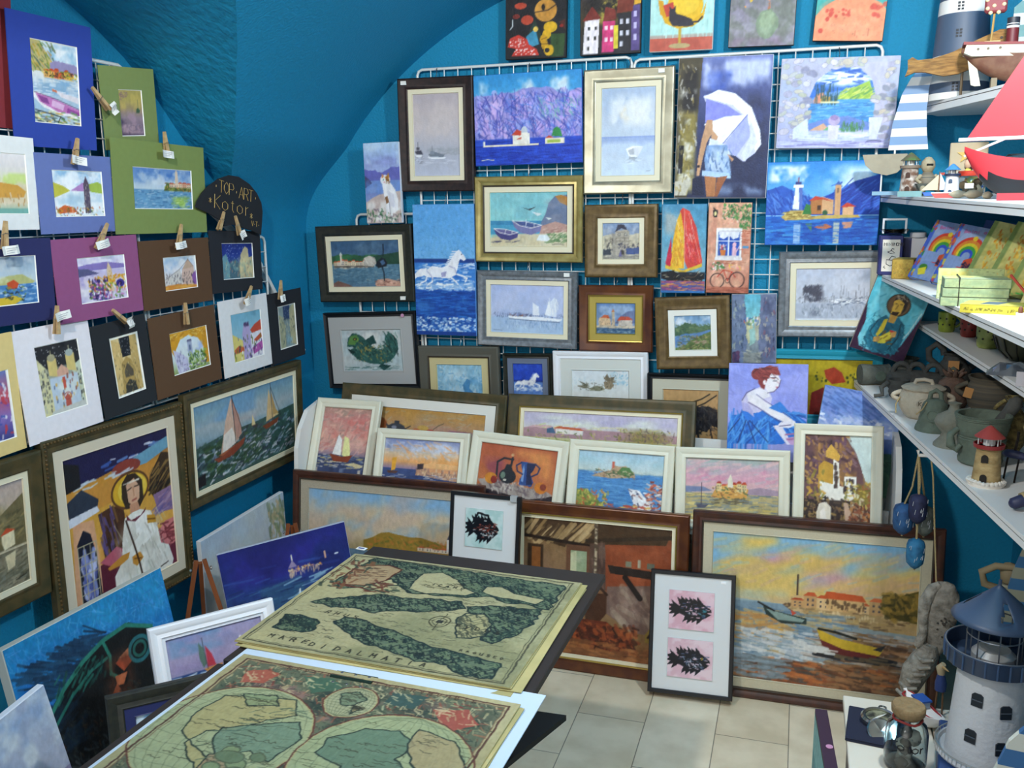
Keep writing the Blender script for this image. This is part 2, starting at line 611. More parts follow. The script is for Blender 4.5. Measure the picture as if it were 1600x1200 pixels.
def floor_material():
    m = bpy.data.materials.new('limestone_tiles')
    m.use_nodes = True
    nt = m.node_tree
    b = nt.nodes['Principled BSDF']
    tc = nt.nodes.new('ShaderNodeTexCoord')
    mp = nt.nodes.new('ShaderNodeMapping')
    mp.inputs['Rotation'].default_value = (0, 0, radians(90))
    mp.inputs['Location'].default_value = (.245, -.035, 0)
    nt.links.new(tc.outputs['Object'], mp.inputs[0])
    br = nt.nodes.new('ShaderNodeTexBrick')
    br.offset = .5
    br.inputs['Scale'].default_value = 1
    br.inputs['Brick Width'].default_value = .47
    br.inputs['Row Height'].default_value = .2165
    br.inputs['Mortar Size'].default_value = .0016
    br.inputs['Mortar Smooth'].default_value = .2
    br.inputs['Color1'].default_value = (*lin('e6dac0'), 1)
    br.inputs['Color2'].default_value = (*lin('dccdb0'), 1)
    br.inputs['Mortar'].default_value = (*lin('8a8272'), 1)
    nt.links.new(mp.outputs[0], br.inputs['Vector'])
    n = nt.nodes.new('ShaderNodeTexNoise')
    n.inputs['Scale'].default_value = 9
    n.inputs['Detail'].default_value = 7
    nt.links.new(tc.outputs['Object'], n.inputs['Vector'])
    rp = nt.nodes.new('ShaderNodeValToRGB')
    rp.color_ramp.elements[0].position = .35
    rp.color_ramp.elements[0].color = (.72, .68, .6, 1)
    rp.color_ramp.elements[1].position = .62
    rp.color_ramp.elements[1].color = (1, 1, 1, 1)
    nt.links.new(n.outputs[0], rp.inputs[0])
    mx = nt.nodes.new('ShaderNodeMix')
    mx.data_type = 'RGBA'
    mx.blend_type = 'MULTIPLY'
    mx.inputs[0].default_value = .6
    nt.links.new(br.outputs[0], mx.inputs[6])
    nt.links.new(rp.outputs[0], mx.inputs[7])
    nt.links.new(mx.outputs[2], b.inputs['Base Color'])
    b.inputs['Roughness'].default_value = .5
    bp = nt.nodes.new('ShaderNodeBump')
    bp.inputs['Strength'].default_value = .4
    bp.inputs['Distance'].default_value = .003
    bp.invert = True
    nt.links.new(br.outputs['Fac'], bp.inputs['Height'])
    nt.links.new(bp.outputs[0], b.inputs['Normal'])
    return m


tag(MB().box(XL - .1, -1.5, -.1, XR + .1, YB + .1, 0).build('floor', floor_material()), kind='structure')
tag(MB().box(XL - .1, YB, 0, XR + .1, YB + .1, 2.6).build('wall_back', WALL), kind='structure')
tag(MB().box(XL - .1, -1.5, 0, XL, YB, 2.6).build('wall_left', WALL), kind='structure')
tag(MB().box(XR, -1.5, 0, XR + .1, YB, 2.6).build('wall_right', WALL), kind='structure')

# vaulted ceiling: a barrel along the room, cut by a small cross vault over the left wall
ARC = [(1.2, 2.87), (1.45, 2.86), (1.6, 2.83), (1.70, 2.79), (1.78, 2.70), (1.85, 2.62), (1.96, 2.51), (2.06, 2.38), (2.125, 2.27), (2.174, 2.17), (2.24, 2.0), (2.285, 1.8), (2.30, 1.6)]


def arc_y(z):
    for (z0, a), (z1, b) in zip(ARC, ARC[1:]):
        if z <= z1:
            t = (z - z0) / (z1 - z0)
            return a + (b - a) * t
    return 1.6


def barrel_x(z):
    x = -.45 - 1.52 * sqrt(max(0, 1 - ((z - 1.2) / 1.27) ** 2))
    k = min(1, max(0, (z - 1.5) / .36))
    return XL + .0008 + (x - XL) * k * k * (3 - 2 * k)


vb = MB()
zs = [1.5 + .8 * i / 36 for i in range(37)] + [2.3 + .17 * sin(pi / 2 * i / 14) for i in range(1, 15)]


def strip(za, zb, ya, yb_, m, n=24):
    vs, fs = [], []
    for z, (p, q) in ((za, ya), (zb, yb_)):
        for k in range(n + 1):
            vs.append((barrel_x(z), p + (q - p) * k / n, z))
    for k in range(n):
        fs.append((k, k + 1, n + 2 + k, n + 1 + k))
    vb.add(vs, fs, m)


for za, zb in zip(zs, zs[1:]):
    if zb <= 2.3001:
        A, B_ = arc_y(za), arc_y(zb)
        strip(za, zb, (A, YB), (B_, YB), 0)
        strip(za, zb, (-1.5, 3.2 - A), (-1.5, 3.2 - B_), 0)
        for sg in (0, 1):
            ya, yb2 = (A, B_) if not sg else (3.2 - A, 3.2 - B_)
            n = 10
            vs = [(XL + (barrel_x(za) - XL) * k / n, ya, za) for k in range(n + 1)] + [(XL + (barrel_x(zb) - XL) * k / n, yb2, zb) for k in range(n + 1)]
            vb.add(vs, [(k, k + 1, n + 2 + k, n + 1 + k) for k in range(n)], 1)
    else:
        strip(za, zb, (-1.5, YB), (-1.5, YB), 0)
vb.add([(-.45, -1.5, 2.47), (XR, -1.5, 2.47), (XR, YB, 2.47), (-.45, YB, 2.47)], [(0, 1, 2, 3)], 0)
bm_ = bmesh.new()
ceil = vb.build('ceiling', [WALL, ROUGH])
bm_.from_mesh(ceil.data)
bmesh.ops.remove_doubles(bm_, verts=bm_.verts, dist=.0005)
bmesh.ops.recalc_face_normals(bm_, faces=bm_.faces)
bm_.to_mesh(ceil.data)
bm_.free()
ceil.data.polygons.foreach_set('use_smooth', [True] * len(ceil.data.polygons))
ceil.data.set_sharp_from_angle(angle=radians(35))
tag(ceil, kind='structure')

# ------------------------------------------------------------------ wire grid panels
WIRE = mat('e6e8e4', .4, metal=.1)
WHITE = mat('ecebe6', .5)


def grid(label, a, b, z0, z1, fixed, axis, dz=.055, group=None, tilt=0):
    """welded wire panel between a and b along x (axis 0) or y (axis 1)"""
    P = (lambda u, z, o=0: (u, fixed + o, z)) if axis == 0 else (lambda u, z, o=0: (fixed + o, u, z))
    t = thing('grid_panel', label, 'display grid', P((a + b) / 2, z0), group=group)
    off = Vector(t.location)
    L = lambda q: tuple(Vector(q) - off)
    fr = MB()
    fr.tube([L(P(a, z0)), L(P(a, z1 - .02)), L(P(a + .006, z1 - .006)), L(P(a + .02, z1)), L(P(b - .02, z1)), L(P(b - .006, z1 - .006)), L(P(b, z1 - .02)), L(P(b, z0))], .0055, 8, closed=True)
    fr.build('frame', WIRE, t, smooth=60)
    w = MB()
    n = max(1, int(round((b - a) / dz)))
    for i in range(1, n):
        u = a + (b - a) * i / n
        w.tube([L(P(u, z0)), L(P(u, z1))], .0021, 5)
    k = max(1, int(round((z1 - z0) / dz)))
    for i in range(1, k):
        z = z1 - (z1 - z0) * i / k
        w.tube([L(P(a, z, .004)), L(P(b, z, .004))], .0021, 5)
    w.build('wires', WIRE, t)
    return t


grid('white wire grid panel behind the left half of the back wall pictures', -1.434, -.605, .70, 2.118, 3.372, 0)
grid('white wire grid panel on the back wall behind the umbrella and stone arch canvases', -.595, .23, .70, 2.108, 3.372, 0)
grid('small low white wire grid panel in the back left corner behind the dancer statue picture', -1.72, -1.448, .9, 1.576, 3.372, 0)
grid('white wire grid on the left wall behind the blue and lilac mats', .95, 2.33, 1.0, 2.02, -1.93, 1)
grid('shorter white wire grid on the left wall behind the black mats', 2.345, 3.02, 1.0, 1.50, -1.93, 1)
st = MB()
pts = [(-1.952, 2.33, 1.90), (-1.952, 2.50, 1.78), (-1.952, 2.70, 1.62), (-1.952, 2.96, 1.46), (-1.952, 3.12, 1.25), (-1.952, 3.29, 1.02)]
st.tube(pts, .013, 4)
tag(st.build('support_bar', WHITE, smooth=40), 'curved white bar sloping down beside the left wall grid', 'bar')

# ------------------------------------------------------------------ white display stand for the framed prints
t = thing('display_stand', 'white display stand with rounded side panels holding the cream framed prints', 'display stand', (-.74, 3.1, 0))
for sx in (-1.0, 1.0):
    side = [(-.15, 0), (.17, 0), (.17, .72)] + [(.17 - .0 - .11 + .11 * cos(radians(a)), .74 + .11 * sin(radians(a))) for a in range(0, 100, 12)] + [(-.05, .83), (-.11, .77), (-.14, .70), (-.15, .60)]
    Mx = Matrix.Translation((sx * 1.07, 0, 0)) @ Matrix.Rotation(radians(90), 4, 'Z')
    MB().prism([(p[0], p[1]) for p in side], -.009, .009, M=Mx).build('side_panel', WHITE, t)
MB().box(-1.058, -.128, .50, 1.058, -.02, .515).build('front_ledge', WHITE, t)
MB().box(-1.058, -.134, .50, 1.058, -.128, .525).build('front_lip', WHITE, t)
MB().box(-1.058, -.018, .42, 1.058, .14, .435).build('rear_ledge', WHITE, t)
MB().box(-1.058, -.02, .435, 1.058, -.01, .60).build('divider', WHITE, t)
MB().box(-1.058, .142, .0, 1.058, .152, .765).build('back_panel', WHITE, t)

# ------------------------------------------------------------------ low bench along the left wall that the floor-standing canvases rest on
t = thing('low_bench', 'low dark bench under the white framed sailboat picture at the lower left', 'bench', (-1.315, 1.55, 0))
DK = mat('1c1f24', .7)
MB().box(-.185, -.42, .245, .185, .42, .268).build('bench_top', DK, t)
for x in (-.18, .145):
    for y in (-.41, .375):
        MB().box(x, y, 0, x + .035, y + .035, .245).build('leg', DK, t)

# ------------------------------------------------------------------ pictures
POSE = dict((l.split()[0], [float(q) for q in l.split()[1:]]) for l in '''
caterpillar -0.955 3.372 2.268 0.0 -0.1 -1.1 0.231 0.275
houses -0.680 3.372 2.251 0.0 -0.3 -0.3 0.220 0.244
catchair -0.429 3.372 2.249 0.0 -0.1 -0.8 0.219 0.246
planet -0.158 3.372 2.232 0.0 -0.1 -1.4 0.217 0.215
hill 0.123 3.372 2.225 -0.0 -0.0 -3.8 0.220 0.203
mist -1.350 3.330 1.872 0.0 -0.7 -0.4 0.308 0.423
mountains -0.983 3.330 1.917 -0.0 0.0 0.6 0.415 0.328
beachboat -0.609 3.330 1.858 0.0 -0.1 -0.1 0.325 0.436
umbrella -0.277 3.330 1.858 -0.0 0.0 -0.9 0.317 0.476
arch 0.094 3.330 1.925 -0.0 -0.6 -1.6 0.372 0.292
lighthouse 0.064 3.330 1.597 0.0 0.2 0.0 0.369 0.282
catrock -1.574 3.320 1.696 -0.0 -0.0 0.8 0.153 0.309
statue -1.674 3.330 1.380 0.0 -0.4 1.3 0.425 0.308
horse -1.327 3.330 1.356 0.0 -0.1 0.1 0.256 0.512
boats -0.986 3.330 1.551 0.0 -0.1 -0.3 0.422 0.320
clock -0.631 3.330 1.470 -0.0 0.1 0.4 0.271 0.266
redsail -0.401 3.330 1.442 0.0 0.0 0.0 0.159 0.318
window -0.242 3.325 1.445 0.0 0.0 -0.5 0.149 0.318
ships -0.995 3.330 1.210 -0.0 -0.1 -0.6 0.399 0.293
chapel -0.648 3.330 1.183 0.0 0.2 0.4 0.281 0.249
lake -0.359 3.305 1.141 0.0 0.1 3.0 0.268 0.265
alley -0.145 3.330 1.160 -0.0 -0.0 1.7 0.156 0.250
harbor 0.114 3.330 1.286 0.0 -0.0 1.1 0.361 0.299
fish -1.658 3.325 1.027 0.0 -0.6 2.5 0.414 0.317
bluegrey -1.278 3.330 0.887 -0.0 -0.4 1.4 0.342 0.340
smallhorse -0.992 3.330 0.912 -0.0 -0.1 1.5 0.198 0.250
goldfish -0.704 3.330 0.886 0.0 -0.0 1.3 0.368 0.340
bull -0.360 3.305 0.835 0.0 -0.1 0.7 0.318 0.305
ballerina -0.084 3.197 0.886 -0.7 11.8 1.3 0.267 0.340
sky 0.206 3.159 0.813 2.7 16.6 -8.5 0.256 0.340
still -1.380 3.125 0.668 0.4 13.8 -1.6 0.693 0.500
land -0.672 3.123 0.670 0.3 13.8 0.4 0.697 0.500
pinksail -1.659 3.042 0.699 -0.6 23.2 -0.3 0.277 0.370
fort -1.311 2.982 0.653 -0.1 19.3 0.1 0.373 0.280
pottery -0.939 2.987 0.656 -1.3 17.6 -2.8 0.369 0.280
bay -0.563 2.991 0.654 -0.3 16.1 -0.3 0.371 0.280
island -0.183 2.993 0.657 1.0 12.1 1.5 0.375 0.280
monastery 0.149 2.994 0.714 -0.7 12.8 1.4 0.274 0.370
leftsky -1.418 2.878 0.329 1.5 6.0 -0.7 0.762 0.600
bwfish -0.990 2.753 0.341 -0.9 7.8 -0.6 0.254 0.600
kitchen -0.622 2.868 0.296 -0.6 4.9 0.1 0.632 0.592
harbour 0.087 2.860 0.308 0.1 5.7 0.4 0.762 0.616
twofish -0.283 2.800 0.217 0.4 13.0 1.0 0.274 0.403
hills -1.881 1.625 0.791 90.2 -1.7 -0.7 0.395 0.398
icon -1.875 2.111 0.708 89.1 0.3 -0.8 0.567 0.587
sail -1.874 2.773 0.817 90.1 -1.0 -0.2 0.732 0.392
blue -1.893 2.018 1.931 89.9 -3.5 0.4 0.285 0.327
greent -1.896 2.306 1.896 90.2 -3.7 4.6 0.232 0.230
greenl -1.888 2.409 1.668 89.9 -1.4 -0.8 0.427 0.273
white1 -1.895 1.815 1.673 90.0 -1.9 -0.8 0.218 0.231
peri -1.893 2.060 1.648 90.0 -0.8 0.1 0.275 0.209
navy -1.893 1.815 1.428 90.0 -1.3 -0.8 0.259 0.215
pink -1.891 2.112 1.417 90.0 0.3 0.6 0.331 0.226
brown1 -1.893 2.455 1.406 90.0 0.5 -0.0 0.343 0.210
black1 -1.895 2.785 1.422 90.1 0.9 -2.0 0.305 0.212
white -1.893 1.928 1.156 89.9 2.6 1.5 0.266 0.301
black2 -1.896 2.185 1.151 89.9 1.6 3.4 0.229 0.273
brown2 -1.893 2.470 1.152 89.9 1.7 1.5 0.334 0.257
white2 -1.896 2.812 1.158 89.9 1.2 0.7 0.301 0.269
black3 -1.898 3.090 1.154 90.0 0.3 1.4 0.245 0.271
cream -1.896 1.701 1.149 90.1 -0.6 1.8 0.189 0.306
palesky -1.818 2.620 0.277 89.2 -0.3 2.1 0.495 0.545
night -1.528 2.446 0.275 43.2 7.5 5.6 0.421 0.550
bigfish -1.613 1.716 0.321 87.8 11.2 -0.3 0.517 0.620
sails -1.281 1.707 0.466 48.3 15.2 1.4 0.298 0.360
castle -1.462 1.299 0.445 88.2 4.8 8.1 0.192 0.340
red -1.910 1.797 1.968 89.8 -5.4 -0.6 0.218 0.316
'''.strip().splitlines())
PINK = mat('c88fb0', .6)
TAG = mat('f0efe8', .7)
LINEN = mat('b3a893', .8, var=.12, scale=300)
CREAM = mat('e9dfc0', .55)
WOODS = dict(
    darkbrown=mat('33201c', .45, hex2='1f1412', scale=60, stretch=(1, 1, 1)),
    brown=mat('4b281b', .35, hex2='38201a', scale=30),
    redgold=mat('6b3d1e', .3, hex2='51291a', scale=14, metal=.2),
    silver=mat('8f8b76', .36, metal=.5, hex2='a8a48e', scale=14),
    grey=mat('71757a', .35, metal=.35, hex2='858b90', scale=60),
    gold=mat('938349', .35, metal=.35, hex2='a99a5e', scale=24),
    bronze=mat('574321', .4, metal=.25, hex2='6c5630', scale=45),
    black=mat('15161a', .4),
    greenblack=mat('1d1f1a', .5, hex2='2a2a20', scale=70),
    olive=mat('3d3a22', .45, metal=.1, hex2='57492a', scale=22, stretch=(1, 1, 1)),
    white=mat('e4e2d4', .5),
    cream=mat('e3dfc9', .5, var=.03, scale=30),
    taupe=mat('5c5a50', .4),
    navy=mat('232a44', .5),
    teal=mat('1795ae', .6),
    purewhite=mat('efeff2', .5),
)
GOLDLIP = mat('a98f45', .3, metal=.6)
DARKLIP = mat('3a3026', .5)


def dist_of(v):
    return max(.9, (Vector(v[:3]) - Vector((0, 0, 1.6))).length)


def framed(key, label, spec, fw, wood, lw=0, liner=None, lip=None, seed=None, group=None, mt=None, beads=False, sticker=None, depth=.025, tape=None, gain=1., lift=.0, cat='framed picture', name='framed_painting', vis=1.):
    v = POSE[key]
    w, h = v[6], v[7]
    t = thing(name, label, cat, group=group, M=pose(v))
    f = MB().rings(w, h, [(0, depth), (0, .005), (.003, .001), (fw * .12, 0), (fw * .3, .0015), (fw * .62, .007), (fw * .8, .006), (fw * .9, .0045), (fw - .001, .006), (fw, .011)])
    f.rings(w, h, [(0, depth), (.02, depth)])
    fo = f.build('frame', WOODS[wood], t, smooth=30)
    if beads:
        b = MB()
        for a in range(int(w / .012)):
            for sg in (-1, 1):
                b.lathe([(.0005, .004), (.0035, .0028), (.0045, 0)], n=6, M=Matrix.Translation((-w / 2 + .008 + a * .012, .001, sg * (h / 2 - .009))) @ Matrix.Rotation(radians(90), 4, 'X'))
        for a in range(int(h / .012)):
            for sg in (-1, 1):
                b.lathe([(.0005, .004), (.0035, .0028), (.0045, 0)], n=6, M=Matrix.Translation((sg * (w / 2 - .009), .001, -h / 2 + .008 + a * .012)) @ Matrix.Rotation(radians(90), 4, 'X'))
        b.build('beading', WOODS['bronze'], fo)
    if lip:
        MB().rings(w, h, [(fw - .006, .005), (fw - .004, .0015), (fw - .001, .0025), (fw, .009)]).build('frame_lip', {'gold': GOLDLIP, 'dark': DARKLIP}[lip], fo)
    if lw:
        lm = liner or CREAM
        MB().rings(w, h, [(fw - .001, .008), (fw + lw * .85, .0085), (fw + lw * .93, .0075), (fw + lw, .013)]).build('liner', lm, t)
    i = fw + lw
    MB().box(-w / 2 + .006, .016, -h / 2 + .006, w / 2 - .006, .021, h / 2 - .006).build('backing_board', mat('8a7a5c', .8), t)
    paint_mesh('painting', w - 2 * i + .002, h - 2 * i + .002, spec, t, .0125, seed or (sum(map(ord, key)) % 997), dist_of(v), mt, gain=gain, vis=vis)
    if sticker:
        sx, sz, c = sticker
        if c == 'round':
            MB().lathe([(.0075, 0), (.0075, .001)], n=16, M=Matrix.Translation((sx * w / 2, .0, sz * h / 2)) @ Matrix.Rotation(radians(90), 4, 'X')).build('price_sticker', PINK, t)
        else:
            MB().box(sx * w / 2 - .011, -.0012, sz * h / 2 - .007, sx * w / 2 + .011, .006, sz * h / 2 + .007).build('price_sticker', TAG, t)
    return t


def canvas(key, label, spec, edge='d9dce0', th=.018, seed=None, group=None, gain=1., name='canvas_painting', vis=1.):
    v = POSE[key]
    w, h = v[6], v[7]
    t = thing(name, label, 'painting', group=group, M=pose(v))
    MB().box(-w / 2, .001, -h / 2, w / 2, th, h / 2, bev=.0015).build('stretched_canvas', mat(edge, .8), t)
    paint_mesh('painted_face', w - .003, h - .003, spec, t, 0, seed or (sum(map(ord, key)) % 997), dist_of(v), gain=gain, vis=vis)
    return t


def matted(key, label, color, win, spec, seed=None, group=None, inner='f2f0e8', gain=1.):
    v = POSE[key]
    w, h = v[6], v[7]
    t = thing('matted_print', label, 'matted print', group=group, M=pose(v))
    l, tp, r, b = win
    x0, x1, z1, z0 = -w / 2 + l * w, -w / 2 + r * w, h / 2 - tp * h, h / 2 - b * h
    m = MB()
    for y in (0, .0022):
        o = [(-w / 2, y, h / 2), (w / 2, y, h / 2), (w / 2, y, -h / 2), (-w / 2, y, -h / 2)]
        i_ = [(x0, y, z1), (x1, y, z1), (x1, y, z0), (x0, y, z0)]
        m.add(o + i_, [(k, (k + 1) % 4, 4 + (k + 1) % 4, 4 + k) for k in range(4)])
    o = [(-w / 2, 0, h / 2), (w / 2, 0, h / 2), (w / 2, 0, -h / 2), (-w / 2, 0, -h / 2)]
    m.add(o + [(x, .0022, z) for x, _, z in o], [(k, (k + 1) % 4, 4 + (k + 1) % 4, 4 + k) for k in range(4)])
    m.build('mat_board', mat(color, .85, var=.04, scale=60), t)
    e = .0022
    bv = MB().add([(x0, -.0003, z1), (x1, -.0003, z1), (x1, -.0003, z0), (x0, -.0003, z0), (x0 + e, .002, z1 - e), (x1 - e, .002, z1 - e), (x1 - e, .002, z0 + e), (x0 + e, .002, z0 + e)], [(k, (k + 1) % 4, 4 + (k + 1) % 4, 4 + k) for k in range(4)])
    bv.build('bevelled_edge', mat('f4f2ea', .8), t)
    paint_mesh('print', x1 - x0, z1 - z0, spec, t, .0019, seed or (sum(map(ord, key)) % 997), dist_of(v), PAPER, z=(z0 + z1) / 2, x=(x0 + x1) / 2, gain=gain)
    return t


# fish drawn in the prints: fins, scales and a gaping head
def fn_fish(s, cols, cx, cy, rx, ry, flip='1', bg='4'):
    cs = [s.c(q) for q in cols.split(',')]
    cx, cy, rx, ry, f = float(cx), float(cy), float(rx), float(ry), float(flip)
    rs = s.rs
    P = [(-1, .1), (-.75, -.45), (-.35, -.75), (.1, -.8), (.5, -.6), (.95, -.15), (1, .05), (.72, .12), (.95, .25), (.6, .6), (.1, .8), (-.4, .6), (-.8, .35)]
    s.poly(cs[0], [(cx + f * x * rx, cy + y * ry) for x, y in P])
    T = lambda P_: [(cx + f * x * rx, cy + y * ry) for x, y in P_]
    s.poly(cs[0], T([(-.7, -.15), (-1.3, -.75), (-1.2, -.4), (-1.5, -.35), (-1.28, -.1), (-1.55, .1), (-1.25, .15), (-1.45, .5), (-1.1, .35), (-1.2, .75), (-.7, .25)]))
    fin = [(-.85, -.4)]
    for k in range(6):
        fin += [(-.95 + k * .22, -1.0 - .12 * (k % 2)), (-.72 + k * .22, -.78)]
    s.poly(cs[0], T(fin + [(.45, -.6)]))
    fin = [(-.5, .5)]
    for k in range(4):
        fin += [(-.62 + k * .26, 1.05 + .12 * (k % 2)), (-.36 + k * .26, .8)]
    s.poly(cs[0], T(fin + [(.5, .6)]))
    for k in range(44):
        x, y = rs.rand() * 1.7 - .95, rs.rand() * 1.3 - .65
        if x * x + y * y * 1.5 < .8:
            c = cs[1 + rs.randint(len(cs) - 1)]
            s.line(c, 1.1 + rs.rand() * 1.3, [(cx + f * x * rx, cy + y * ry), (cx + f * (x + .16) * rx, cy + (y + .1 * (rs.rand() - .5)) * ry)])
    s.ell(cs[1], cx + f * rx * .68, cy - ry * .25, rx * .09, ry * .12)
    s.ell(cs[0], cx + f * rx * .69, cy - ry * .25, rx * .045, ry * .06)
    s.line(cs[-1], 1.2, [(cx + f * rx * .45, cy - ry * .6), (cx + f * rx * .35, cy), (cx + f * rx * .45, cy + ry * .55)])


def fn_horse(s, c, sh, x, y, k):
    c, sh = s.c(c), s.c(sh)
    x, y, k = float(x), float(y), float(k)
    r = s.W / s.H
    T = lambda P: [(x + a * k, y + b * k * r) for a, b in P]
    s.poly(c, T([(-.5, -.25), (-.3, -.38), (.05, -.33), (.28, -.42), (.42, -.68), (.55, -.85), (.66, -.92), (.72, -.86), (.86, -.7), (.9, -.6), (.82, -.55), (.7, -.62), (.66, -.55), (.6, -.3), (.52, -.08), (.3, .04), (0, .02), (-.25, 0), (-.45, .02), (-.6, -.05)]))
    for L in ([(-.48, -.1), (-.55, .12), (-.75, .22), (-.8, .36)], [(-.3, -.02), (-.32, .16), (-.5, .26), (-.55, .38)], [(.36, 0), (.52, .14), (.66, .3), (.75, .4)], [(.5, -.12), (.74, -.06), (.92, .02), (.86, .14)]):
        s.line(c, k * .1 * r if r < 1 else k * .09, T(L))
    s.poly(c, T([(-.5, -.3), (-.75, -.28), (-.95, -.1), (-1.02, .12), (-.85, 0), (-.68, -.02), (-.55, -.08)]))
    for q in range(9):
        s.line(c, 1.6, T([(.62 - q * .04, -.86 + q * .06), (.42 - q * .05, -.86 + q * .09)]))
    s.poly(sh, T([(.0, -.15), (.2, -.2), (.16, -.02), (.03, 0)]))
    s.line(sh, 1.2, T([(.3, -.38), (.5, -.3), (.55, -.1)]))
    s.line(sh, 1.0, T([(-.5, -.2), (-.35, -.05), (-.3, .1)]))
    s.ell(s.c('222233'), x + .75 * k, y - .76 * k * r, .02 * k, .02 * k * r)


def fn_stones(s, cols, n, x0, y0, x1, y1):
    cs = [s.c(q) for q in cols.split(',')]
    x0, y0, x1, y1 = float(x0), float(y0), float(x1), float(y1)
    for _ in range(int(n)):
        x, y = x0 + s.rs.rand() * (x1 - x0), y0 + s.rs.rand() * (y1 - y0)
        rx, ry = 2 + 2.4 * s.rs.rand(), 1.6 + 1.8 * s.rs.rand()
        a = s.rs.rand() * 60 - 30
        s.ell(cs[0], x, y, rx + .5, ry + .6, a)
        s.ell(cs[1 + s.rs.randint(len(cs) - 1)], x, y, rx, ry, a)


def fn_stars(s, c, n, x0, y0, x1, y1):
    x0, y0, x1, y1 = float(x0), float(y0), float(x1), float(y1)
    for _ in range(int(n)):
        s.line(s.c(c), 1 + s.rs.rand(), [(x0 + s.rs.rand() * (x1 - x0), y0 + s.rs.rand() * (y1 - y0))] * 2)


def fn_boat(s, hull, inside, x, y, k, flip='1'):
    x, y, k, f = float(x), float(y), float(k), float(flip)
    r = s.W / s.H
    T = lambda P: [(x + f * a * k, y + b * k * r) for a, b in P]
    s.poly(s.c(hull), T([(-1, -.55), (-.55, -.35), (.2, -.2), (1, -.25), (.92, .12), (.3, .35), (-.45, .22), (-.85, -.15)]))
    s.poly(s.c(inside), T([(-.9, -.5), (-.1, -.48), (.95, -.26), (.3, -.1), (-.45, -.25)]))
    s.line(s.c('f0ece8'), 1.3, T([(-1, -.55), (-.1, -.5), (1, -.26), (.3, -.08), (-.5, -.24), (-1, -.55)]))
    s.line(s.c('f0ece8'), 1.1, T([(0, -.48), (-.1, -.16)]))
    s.line(s.c('f0ece8'), 1.1, T([(.5, -.38), (.5, -.14)]))


def fn_lattice(s, c, x0, y0, x1, y1, nx, ny):
    x0, y0, x1, y1, nx, ny = [float(q) for q in (x0, y0, x1, y1, nx, ny)]
    for i in range(int(nx) + 1):
        s.line(s.c(c), .7, [(x0 + (x1 - x0) * i / nx, y0), (x0 + (x1 - x0) * i / nx, y1)])
    for i in range(int(ny) + 1):
        s.line(s.c(c), .7, [(x0, y0 + (y1 - y0) * i / ny), (x1, y0 + (y1 - y0) * i / ny)])


FN.update(fish=fn_fish, horse=fn_horse, stones=fn_stones, stars=fn_stars, boat=fn_boat, lattice=fn_lattice)

# -------------------------------- back wall, row along the top of the grid
for k_ in ('caterpillar', 'houses', 'catchair', 'planet', 'hill'):
    POSE[k_][1] = 3.355
canvas('caterpillar', 'small dark fantasy canvas with full moon, yellow caterpillar and red spotted mushrooms above the grid', '''g 14181f 12161c
e c98f3a 66 40 18 14;n b07a30 .4 9 9 50 28 84 54;l 33261a 1.5 48 42 70 40 82 34;e 241a14 62 36 3 4
e b5432c 25 33 10 4;e b5432c 36 51 10 6;e 7a2d26 18 46 6 3
p 20382f 35 75 48 50 62 75;p 2a4a22 74 70 98 70 96 98 76 98;p 4a1f18 88 55 98 52 98 66
p 3a8fb0 34 72 50 62 56 82 40 86;e e6c15a 50 63 4 3.5
e d9a91c 74 61 11 7;e d9a91c 68 70 7 6;e c9971a 63 76 6 6;e c9971a 65 83 5.5 6;e d9a91c 72 90 8 7;e 14181f 69 90 4 3;l 6d4a12 1 60 76 68 74;l 6d4a12 1 60 82 70 82
p c8362a 4 84 8 73 22 69 36 75 40 84 20 87;p c8362a 10 96 20 84 40 82 52 88 56 96;s 26 fff 8 74 34 84 .4 2 0 0;s 30 fff 14 87 50 95 .4 2 0 0
l ccd6d8 1.6 8 62 12 58 12 50;e 8f2018 92 60 3 2;v .25''', edge='16181d')
canvas('houses', 'night canvas of crooked white, pink and violet tower houses with yellow patches above the grid', '''g 2a2430 3a3220 1b1d26
n e8d24a .95 5 6 20 0 80 60 .42;n 16161c .9 8 8 8 0 70 50 .52;s 60 16161c,2a2420 10 5 60 42 12 1.6 20 60
p f1e9ee 8 52 32 50 30 98 5 98;p d43a7a 38 54 58 54 56 97 36 97;p 26262e 62 44 84 44 84 97 62 97;p 5a4a86 84 34 98 34 98 96 84 96;p e6d23e 56 60 63 60 63 92 56 92
p 7a2a22 4 52 20 32 36 50;p 7a2e26 38 54 42 34 58 38 60 52;p 7a3426 60 44 62 24 88 26 86 42;p d9a32c 88 34 90 12 100 12 100 32
q 333 13 60 17 65;q 333 24 60 28 65;q 333 12 74 16 79;q 333 23 74 27 79;q 333 12 88 16 93
q f6d6e2 41 60 46 66;q f6d6e2 50 60 55 66;q f6d6e2 41 76 46 82;q f6d6e2 50 76 54 82
q d8d8e6 66 52 71 59;q d8d8e6 76 52 81 59;q d8d8e6 66 68 71 75;q d8d8e6 76 68 81 75;q d8d8e6 66 83 71 90
q c8bfe8 88 42 93 50;q c8bfe8 88 58 93 66;q c8bfe8 88 74 93 82;v .25''', edge='14141a')
